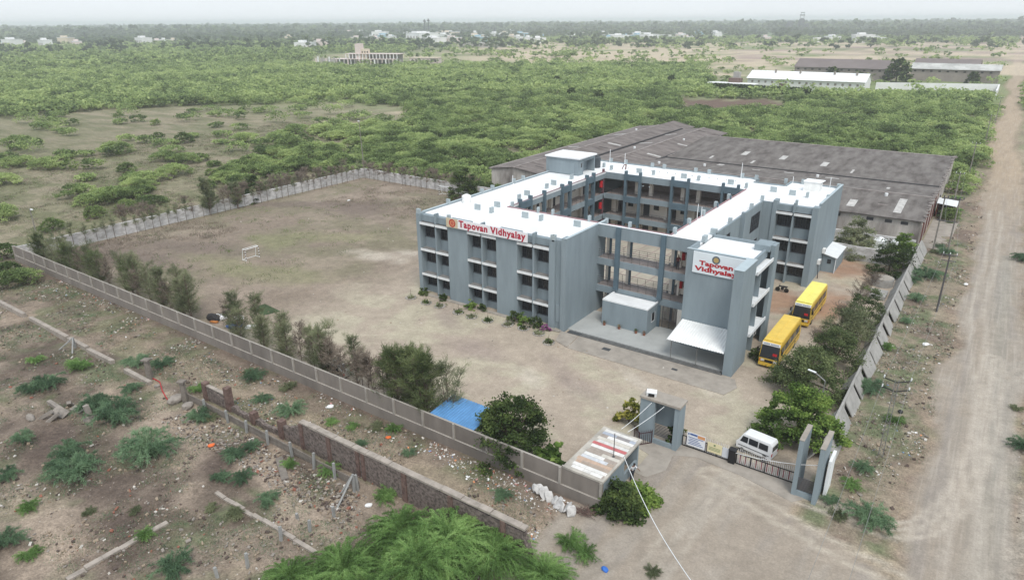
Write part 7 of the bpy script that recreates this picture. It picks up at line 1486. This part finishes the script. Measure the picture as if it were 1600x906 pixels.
tufts('dead_scrub', 'grey brown dead undergrowth spread over the open ground beyond the left wall', 15000, ((-150, -60, -20, 110, 8, .45), (-57.5, -45, -20, 5, .7, .45), (-50, -22, 25, 44, .7, .48)), .4, 10, l_twigg, 23, wd=.02, spread=.4)
tufts('green_scrub', 'low olive ground cover spread over the open ground beyond the left wall', 15000, ((-150, -60, -20, 110, 8, .5), (-57.5, -20, -20, 44, .7, .56)), .28, 10, l_scrubd, 24, wd=.03, spread=.4)

# ------------------------------------------------------------------ far away
m_fw = mat('far white wall', (.74, .74, .74), .8, .3, amt=.05); m_fc = mat('far cream wall', S(222, 208, 188, .85), .8); m_fp = mat('far pink wall', S(222, 206, 202, .88), .8); m_fg = mat('far grey wall', S(176, 172, 168, .85), .85); m_fb = mat('far blue wall', S(150, 186, 204, .85), .8)
fa = thing('factory_building', 'long white factory shed with a white gabled roof beyond the scrub', 'factory', (-26, 315, 0))
m = MB(); m.box(-54, 308, 0, 1, 324, 5.2); m.build('wall', m_fw, fa)
m = MB(); m.poly([(1.02, 308, 5.2), (1.02, 324, 5.2), (1.02, 316, 8.2)]); m.poly([(-54.02, 324, 5.2), (-54.02, 308, 5.2), (-54.02, 316, 8.2)]); m.build('gable', m_fw, fa)
m = MB(); m.poly([(-54.5, 307, 5.0), (1.5, 307, 5.0), (1.5, 316, 8.4), (-54.5, 316, 8.4)]); m.poly([(-54.5, 316, 8.4), (1.5, 316, 8.4), (1.5, 325, 5.0), (-54.5, 325, 5.0)]); m.build('roof', m_roofw, fa)
for x in (-42, -30, -14, -4): MB().tube((x, 314, 7.4), (x, 314, 9.2), .5, n=8).build('vent_pipe', m_c1, fa)
for i in range(16): MB().box(-52 + i * 3.3, 307.9, 3.0, -51 + i * 3.3, 307.97, 4.0).build('window', m_c1, fa)
MB().box(-38, 307.88, 0, -34.8, 307.96, 3).build('door', m_brick, fa)
an2 = thing('office_building', 'low white flat roofed annex left of the white factory', 'building', (-62, 296, 0)); m = MB(); m.box(-68, 291, 0, -56, 301, 3.2); m.build('wall', m_fw, an2); MB().box(-68.8, 290, 3.2, -45, 297, 3.45).build('roof', m_fw, an2); MB().box(-60, 303, 3, -57, 306, 8).build('water_tank', m_fg, an2); MB().box(-60, 296, 3.46, -54, 300, 5.5).build('roof_room', m_brick, an2)
he = thing('hedge', 'dark straight hedge in front of the white factory', 'hedge', (-38, 284, 0)); rs = np.random.RandomState(3); Q = np.stack([rs.uniform(-64, -17, 5200), rs.uniform(-1.2, 1.2, 5200), rs.uniform(.2, 3.4, 5200)], 1); Q[:, 1] += 287 - (Q[:, 0] + 64) * .1; V, F_ = quads_at(rs, Q, .42, 1, .3); V = V - np.array([-38, 284, 0]); from_np('foliage', V, F_, l_dark, he)
def shed(name, label, x0, x1, y0, y1, hw, hr, wm, rm, cat='warehouse'):
    t = thing(name, label, cat, ((x0 + x1) / 2, (y0 + y1) / 2, 0), 'far warehouses'); MB().box(x0, y0, 0, x1, y1, hw).build('wall', wm, t); ym_ = (y0 + y1) / 2
    m = MB(); m.poly([(x1 + .02, y0, hw), (x1 + .02, y1, hw), (x1 + .02, ym_, hr)]); m.poly([(x0 - .02, y1, hw), (x0 - .02, y0, hw), (x0 - .02, ym_, hr)]); m.build('gable', wm, t)
    m = MB(); m.poly([(x0 - .6, y0 - .8, hw - .1), (x1 + .6, y0 - .8, hw - .1), (x1 + .6, ym_, hr + .2), (x0 - .6, ym_, hr + .2)]); m.poly([(x0 - .6, ym_, hr + .2), (x1 + .6, ym_, hr + .2), (x1 + .6, y1 + .8, hw - .1), (x0 - .6, y1 + .8, hw - .1)]); m.build('roof', rm, t)
    for i in range(int((x1 - x0) / 4)): MB().box(x0 + 1.5 + i * 4, y0 - .08, hw - 1.6, x0 + 2.7 + i * 4, y0 - .02, hw - .8).build('vent_opening', m_gut, t)
m_dk = mat('far dark roof', S(128, 118, 116, .85), .95, .1, amt=.08); m_fgw = mat('far weathered wall', S(160, 150, 144, .85), .9, .15, amt=.15)
shed('far_warehouse', 'dark roofed grey warehouse behind the white factory', -51, 1, 388, 412, 6.5, 10.5, m_fgw, m_dk); shed('far_warehouse', 'grey warehouse with pale front roof near the road', 9, 51, 402, 418, 6.5, 9.0, m_fgw, mat('far pale roof', S(196, 196, 192, .85), .8, .2)); shed('far_warehouse', 'dark warehouse half hidden behind the pale roofed one', 7, 40, 432, 452, 6.5, 10.0, m_fgw, m_dk)
cw = thing('compound_wall', 'long low white wall running from the factory to the road', 'wall', (28, 348, 0)); m = MB(); m.prism([(2, 334), (53, 352), (53, 352.5), (2, 334.5)], 0, 3.3); m.build('wall', m_fw, cw); m = MB(); m.prism([(52.4, 318), (53, 318), (53, 352), (52.4, 352)], 0, 3.0); m.build('side_wall', m_fw, cw)
tr = make_tree('broad_tree', 'big dark round tree between the two far warehouses', 'tree', None, 501, 1500, 6, 12, .7, l_dark, flat=.3, low=.5, tr=.4, nclump=60, cr=.25); tr.location = (4.5, 385, 0)
for i, (x, y, s, lb) in enumerate(((-28, 380, .6, 'dark tree in front of the left far warehouse'), (-14, 379, .45, 'smaller dark tree left of the warehouse corner'), (40, 394, .5, 'dark tree in front of the pale roofed warehouse'), (-92, 300, .45, 'dark green tree left of the factory annex'))): dup(tr, (x, y, 0), i * 1.3, s, lb)
# dark single trees standing out of the thicket
for i, (px, py, s, lb) in enumerate(((620, 132, .32, 'dark round tree sticking out of the green thicket, left of a pair'), (717, 138, .36, 'dark round tree sticking out of the thicket in the middle'), (893, 156, .42, 'dark rounded tree, left of two close ones in the thicket'), (935, 160, .4, 'dark rounded tree, right of two close ones in the thicket'), (870, 132, .36, 'dark low bushy tree far in the thicket'), (420, 118, .3, 'dark bushy tree far left in the thicket'))): g = G(px, py); dup(tr, (g[0], g[1], 0), i * 2.1, s, lb, 'dark trees in the thicket')
for i, (px, s, lb) in enumerate(((515, .35, 'dark tree before the left end of the unfinished building'), (560, .28, 'small dark tree before the tower of the unfinished building'), (600, .3, 'dark tree before the middle of the unfinished building'), (645, .42, 'broad dark tree at the right end of the unfinished building'), (668, .3, 'small dark tree right of the unfinished building'))): g = G(px, 106); dup(tr, (g[0], g[1], 0), i * 1.7, s, lb, 'trees at the unfinished building')
# unfinished pink building
ub = thing('unfinished_building', 'unfinished pink building of bare pillars and slabs far behind the field', 'building', (-427, 400, 0)); g0 = G(492, 102); g1 = G(628, 103); d = g1 - g0; L_ = math.hypot(d[0], d[1]); an_ = math.atan2(d[1], d[0]); ub.location = (g0[0], g0[1], 0); ub.rotation_euler = (0, 0, an_)
def lb_(name, mb, mt): o = mb.build(name, mt); o.parent = ub; return o
lb_('floor_slab', MB().box(L_ * .2, 0, 4.6, L_ * .93, 14, 5.0), m_fp); lb_('floor_slab', MB().box(L_ * .35, 1, 8.6, L_ * .98, 13, 9.0), m_fp)
lb_('wall', MB().box(L_ * .36, 9, 0, L_ * .97, 9.3, 8.6), m_fg); lb_('wall', MB().box(0, 10, 0, L_ * .35, 10.3, 4.6), m_fg); lb_('stair_tower', MB().box(L_ * .47, 2, 0, L_ * .53, 9, 16.5), m_fp); lb_('stair_tower', MB().box(L_ * .53, 3, 0, L_ * .6, 9, 12.5), m_fc)
q = random.Random(2)
for i in range(24): x = L_ * i / 23.5 + q.uniform(-.8, .8); lb_('pillar', MB().box(x, 0, 0, x + q.uniform(.5, 1.3), .7, 4.6 + (q.uniform(.5, 2.6) if i < 8 else 0)), (m_fp, m_fw, m_fg)[i % 3])
for i in range(16): x = L_ * (.36 + .6 * i / 15.5); lb_('pillar', MB().box(x, 1, 5, x + .6, 1.6, 8.6), m_fw)
for k in range(3): lb_('window', MB().box(L_ * .54 + k * 2.2, 2.9, 9.6, L_ * .54 + k * 2.2 + 1, 2.96, 10.8), m_gut)
ub2 = thing('low_building', 'low pinkish row building right of the unfinished pink one', 'building', (0, 0, 0)); g = G(640, 99); ub2.location = (g[0], g[1], 0); ub2.rotation_euler = (0, 0, an_)
for nm, mb, mt in (('wall', MB().box(0, 0, 0, 26, 8, 4.2), m_fp), ('roof', MB().box(-.5, -.5, 4.2, 26.5, 8.5, 4.6), m_fc)): o = mb.build(nm, mt); o.parent = ub2
for k in range(7): o = MB().box(2 + k * 3.4, -.1, 1, 3.6 + k * 3.4, -.02, 3).build('opening', m_gut); o.parent = ub2
rs_ = thing('shed', 'grey flat roofed long shed in front of the unfinished building', 'shed', (0, 0, 0)); g = G(650, 112); rs_.location = (g[0], g[1], 0); rs_.rotation_euler = (0, 0, .3); o = MB().box(-14, -3, 2.6, 16, 4, 2.9).build('roof', m_fg); o.parent = rs_; o = MB().box(-13.5, -2.5, 0, 15.5, 3.5, 2.6).build('wall', m_fgw); o.parent = rs_
# town houses: px, py of the base, width m, height m, colour
hs_ = [(8, 76, 16, 8, 'b', 'far left end'), (22, 77, 22, 15, 'w', 'far left end'), (41, 74, 12, 8, 'p', 'far left end'), (73, 77, 24, 14, 'w', 'far left end'), (58, 79, 10, 4, 'w', 'far left end'), (106, 74, 20, 16, 'c', 'far left end'), (122, 76, 20, 11, 'p', 'far left end'), (95, 76, 16, 4, 'w', 'far left end'), (68, 58, 50, 5, 'g', 'wood above the far left houses'), (133, 58, 70, 6, 'w', 'wood above the far left houses'), (217, 70, 12, 6, 'w', 'left middle distance'), (226, 72, 22, 14, 'w', 'left middle distance'), (247, 70, 14, 8, 'p', 'left middle distance'), (258, 70, 12, 9, 'w', 'left middle distance'), (272, 69, 14, 8, 'c', 'left middle distance'), (415, 76, 12, 3, 'w', 'clearing by the unfinished building'), (478, 80, 18, 8, 'w', 'clearing by the unfinished building'), (503, 77, 16, 8, 'p', 'clearing by the unfinished building'), (497, 72, 14, 7, 'g', 'clearing by the unfinished building'), (455, 66, 14, 8, 'c', 'edge of the far wood')]
q = random.Random(21)
for i in range(64):
    px = q.uniform(535, 960) if i < 46 else q.uniform(960, 1200); py = q.uniform(52, 68) if i < 46 else q.uniform(58, 66); hs_.append((px, py, q.uniform(9, 26), q.uniform(4, 9), q.choice('wwwwcpgb'), 'middle of town' if px < 780 else 'right part of town'))
for px, py, w_, h, c in ((595, 62, 26, 12, 'w'), (660, 66, 40, 12, 'w'), (679, 70, 30, 8, 'w'), (700, 60, 40, 10, 'c'), (758, 74, 44, 4, 'g'), (775, 72, 30, 4, 'w'), (650, 60, 24, 9, 'w')): hs_.append((px, py, w_, h, c, 'middle of town'))
for px, py, w_, h, c in ((1285, 66, 20, 5, 'w'), (1300, 65, 16, 6, 'w'), (1347, 67, 22, 9, 'w'), (1360, 67, 18, 7, 'w'), (1370, 66, 16, 5, 'w'), (1323, 43, 60, 14, 'w'), (1390, 47, 60, 8, 'w'), (1065, 60, 20, 6, 'p')): hs_.append((px, py, w_, h, c, 'fields right of town'))
for i, (px, lab) in enumerate(((420, 0), (455, 0), (360, 0), (500, 0), (560, 0), (740, 0), (870, 0), (330, 0), (380, 0), (300, 0))): hs_.append((px, q.uniform(44, 50), q.uniform(30, 90), q.uniform(6, 12), 'w', 'dark wood near the horizon'))
nm_ = {'w': 'white', 'c': 'cream', 'p': 'pinkish', 'g': 'grey', 'b': 'pale blue'}; mm_ = {'w': m_fw, 'c': m_fc, 'p': m_fp, 'g': m_fg, 'b': m_fb}
for (px, py, w_, h, c, reg) in hs_:
    g = G(px, py); w_ *= (.95 if px < 300 else 1.2); h *= (.85 if px < 300 else 1.2); s_ = 1.0; rz = q.uniform(-.5, .9); t = thing('house', '%s %s flat roofed house in the %s' % ('wide' if w_ > 20 else 'small', nm_[c] + (' low' if h < 6 else (' tall' if h > 11 else ' two storey')), reg), 'house', (g[0], g[1], 0), 'houses of the far town'); dd = w_ * q.uniform(.5, .9)
    m = MB(); m.box(-w_ / 2, -dd / 2, 0, w_ / 2, dd / 2, h); o = m.build('wall', mm_[c]); o.parent = t; o = MB().box(-w_ / 2 - .3, -dd / 2 - .3, h, w_ / 2 + .3, dd / 2 + .3, h + .5).build('roof', m_fw if c != 'g' else m_fg); o.parent = t
    if h > 6: o = MB().box(-w_ * .3, -dd * .3, h + .5, w_ * .05, dd * .2, h + 3).build('stair_room', mm_[c]); o.parent = t
    for k in range(2 if w_ < 20 else 4): xx = -w_ * .38 + k * w_ * (.5 if w_ < 20 else .22); o = MB().box(xx, -dd / 2 - .1, h * .35, xx + w_ * .09, -dd / 2 - .02, h * .7).build('window', m_fgw); o.parent = t
    t.rotation_euler = (0, 0, rz)
m_silo = mat('dark silo concrete', S(84, 88, 90, .8), .9)
# towers and silos on the horizon
def far_at(px, dist): a = ray(px, 60); d = np.array([a[0], a[1]]) / math.hypot(a[0], a[1]); return CAM[0] + d[0] * dist, CAM[1] + d[1] * dist
for i, (px, lb, h, r) in enumerate(((664.5, 'left one of two slim banded towers on the horizon', 58, 2.4), (670.5, 'right one of two slim banded towers on the horizon', 60, 2.4), (295, 'thin mast alone on the left horizon', 50, 1.0), (133, 'stubby water tower above the far left wood', 20, 2.5), (527, 'short block tower on the horizon left of the slim ones', 30, 5), (773, 'short block tower on the horizon right of the slim ones', 30, 5), (252, 'small water tower in the left middle wood', 16, 2.2), (1436, 'small dark tower on the right horizon', 34, 3))):
    dist = 1700 if i < 3 or i in (4, 5, 7) else 1500; h *= .65 if dist == 1700 else 1; r *= .7; x, y = far_at(px, dist); t = thing('tower', lb, 'tower', (x, y, 0)); m = MB(); m.tube((x, y, 0), (x, y, h), r, r * .7, 8, cap=True); m.build('shaft', m_silo, t); MB().tube((x, y, h * .86), (x, y, h * .93), r * 1.9, r * 1.9, 10).build('platform', m_silo, t)
for i, (px, lb, h, r, dm) in enumerate(((1231, 'left domed silo of the far plant', 52, 15, .25), (1249, 'middle tallest silo of the far plant with a lattice top', 62, 14, .2), (1258, 'right small silo of the far plant', 42, 8, .2))):
    h *= .56; r *= .56; x, y = far_at(px, 2000); t = thing('silo', lb, 'silo', (x, y, 0), 'silos of the far plant'); m = MB(); m.tube((x, y, 0), (x, y, h * .8), r, r, 14, cap=False); m.tube((x, y, h * .8), (x, y, h * .95), r, r * .75, 14, cap=False); m.tube((x, y, h * .95), (x, y, h), r * .75, r * .2, 14); m.build('shell', m_silo, t)
    if i == 1:
        m = MB()
        for dx in (-4.5, 4.5): m.tube((x + dx, y, h), (x + dx * .7, y, h + 13), .6, .5, 5)
        m.box(x - 6, y - 2, h + 6, x + 6, y + 2, h + 8.2); m.box(x - 4.5, y - 2, h + 12, x + 4.5, y + 2, h + 13.6); m.build('head_frame', m_silo, t)
# ------------------------------------------------------------------ haze
hz_m = bpy.data.materials.new('air'); hz_m.use_nodes = True; nt = hz_m.node_tree; nt.nodes.remove(nt.nodes['Principled BSDF'])
pv = nt.nodes.new('ShaderNodeVolumePrincipled'); pv.inputs['Density'].default_value = 0.00029; pv.inputs['Color'].default_value = (.93, .965, 1.0, 1); pv.inputs['Anisotropy'].default_value = 0.1
nt.links.new(pv.outputs[0], nt.nodes['Material Output'].inputs['Volume'])
hzb = MB().box(-26000, -600, -2.0, 18000, 32000, 50).build('haze', hz_m); hzb['kind'] = 'stuff'; hzb['label'] = 'pale air haze over the whole land'
for o in bpy.data.objects:
    if '_used' in o.keys(): del o['_used']
    if o.get('kind') == 'stuff' and o.parent is None and o.get('label') is None: o['label'] = o.name
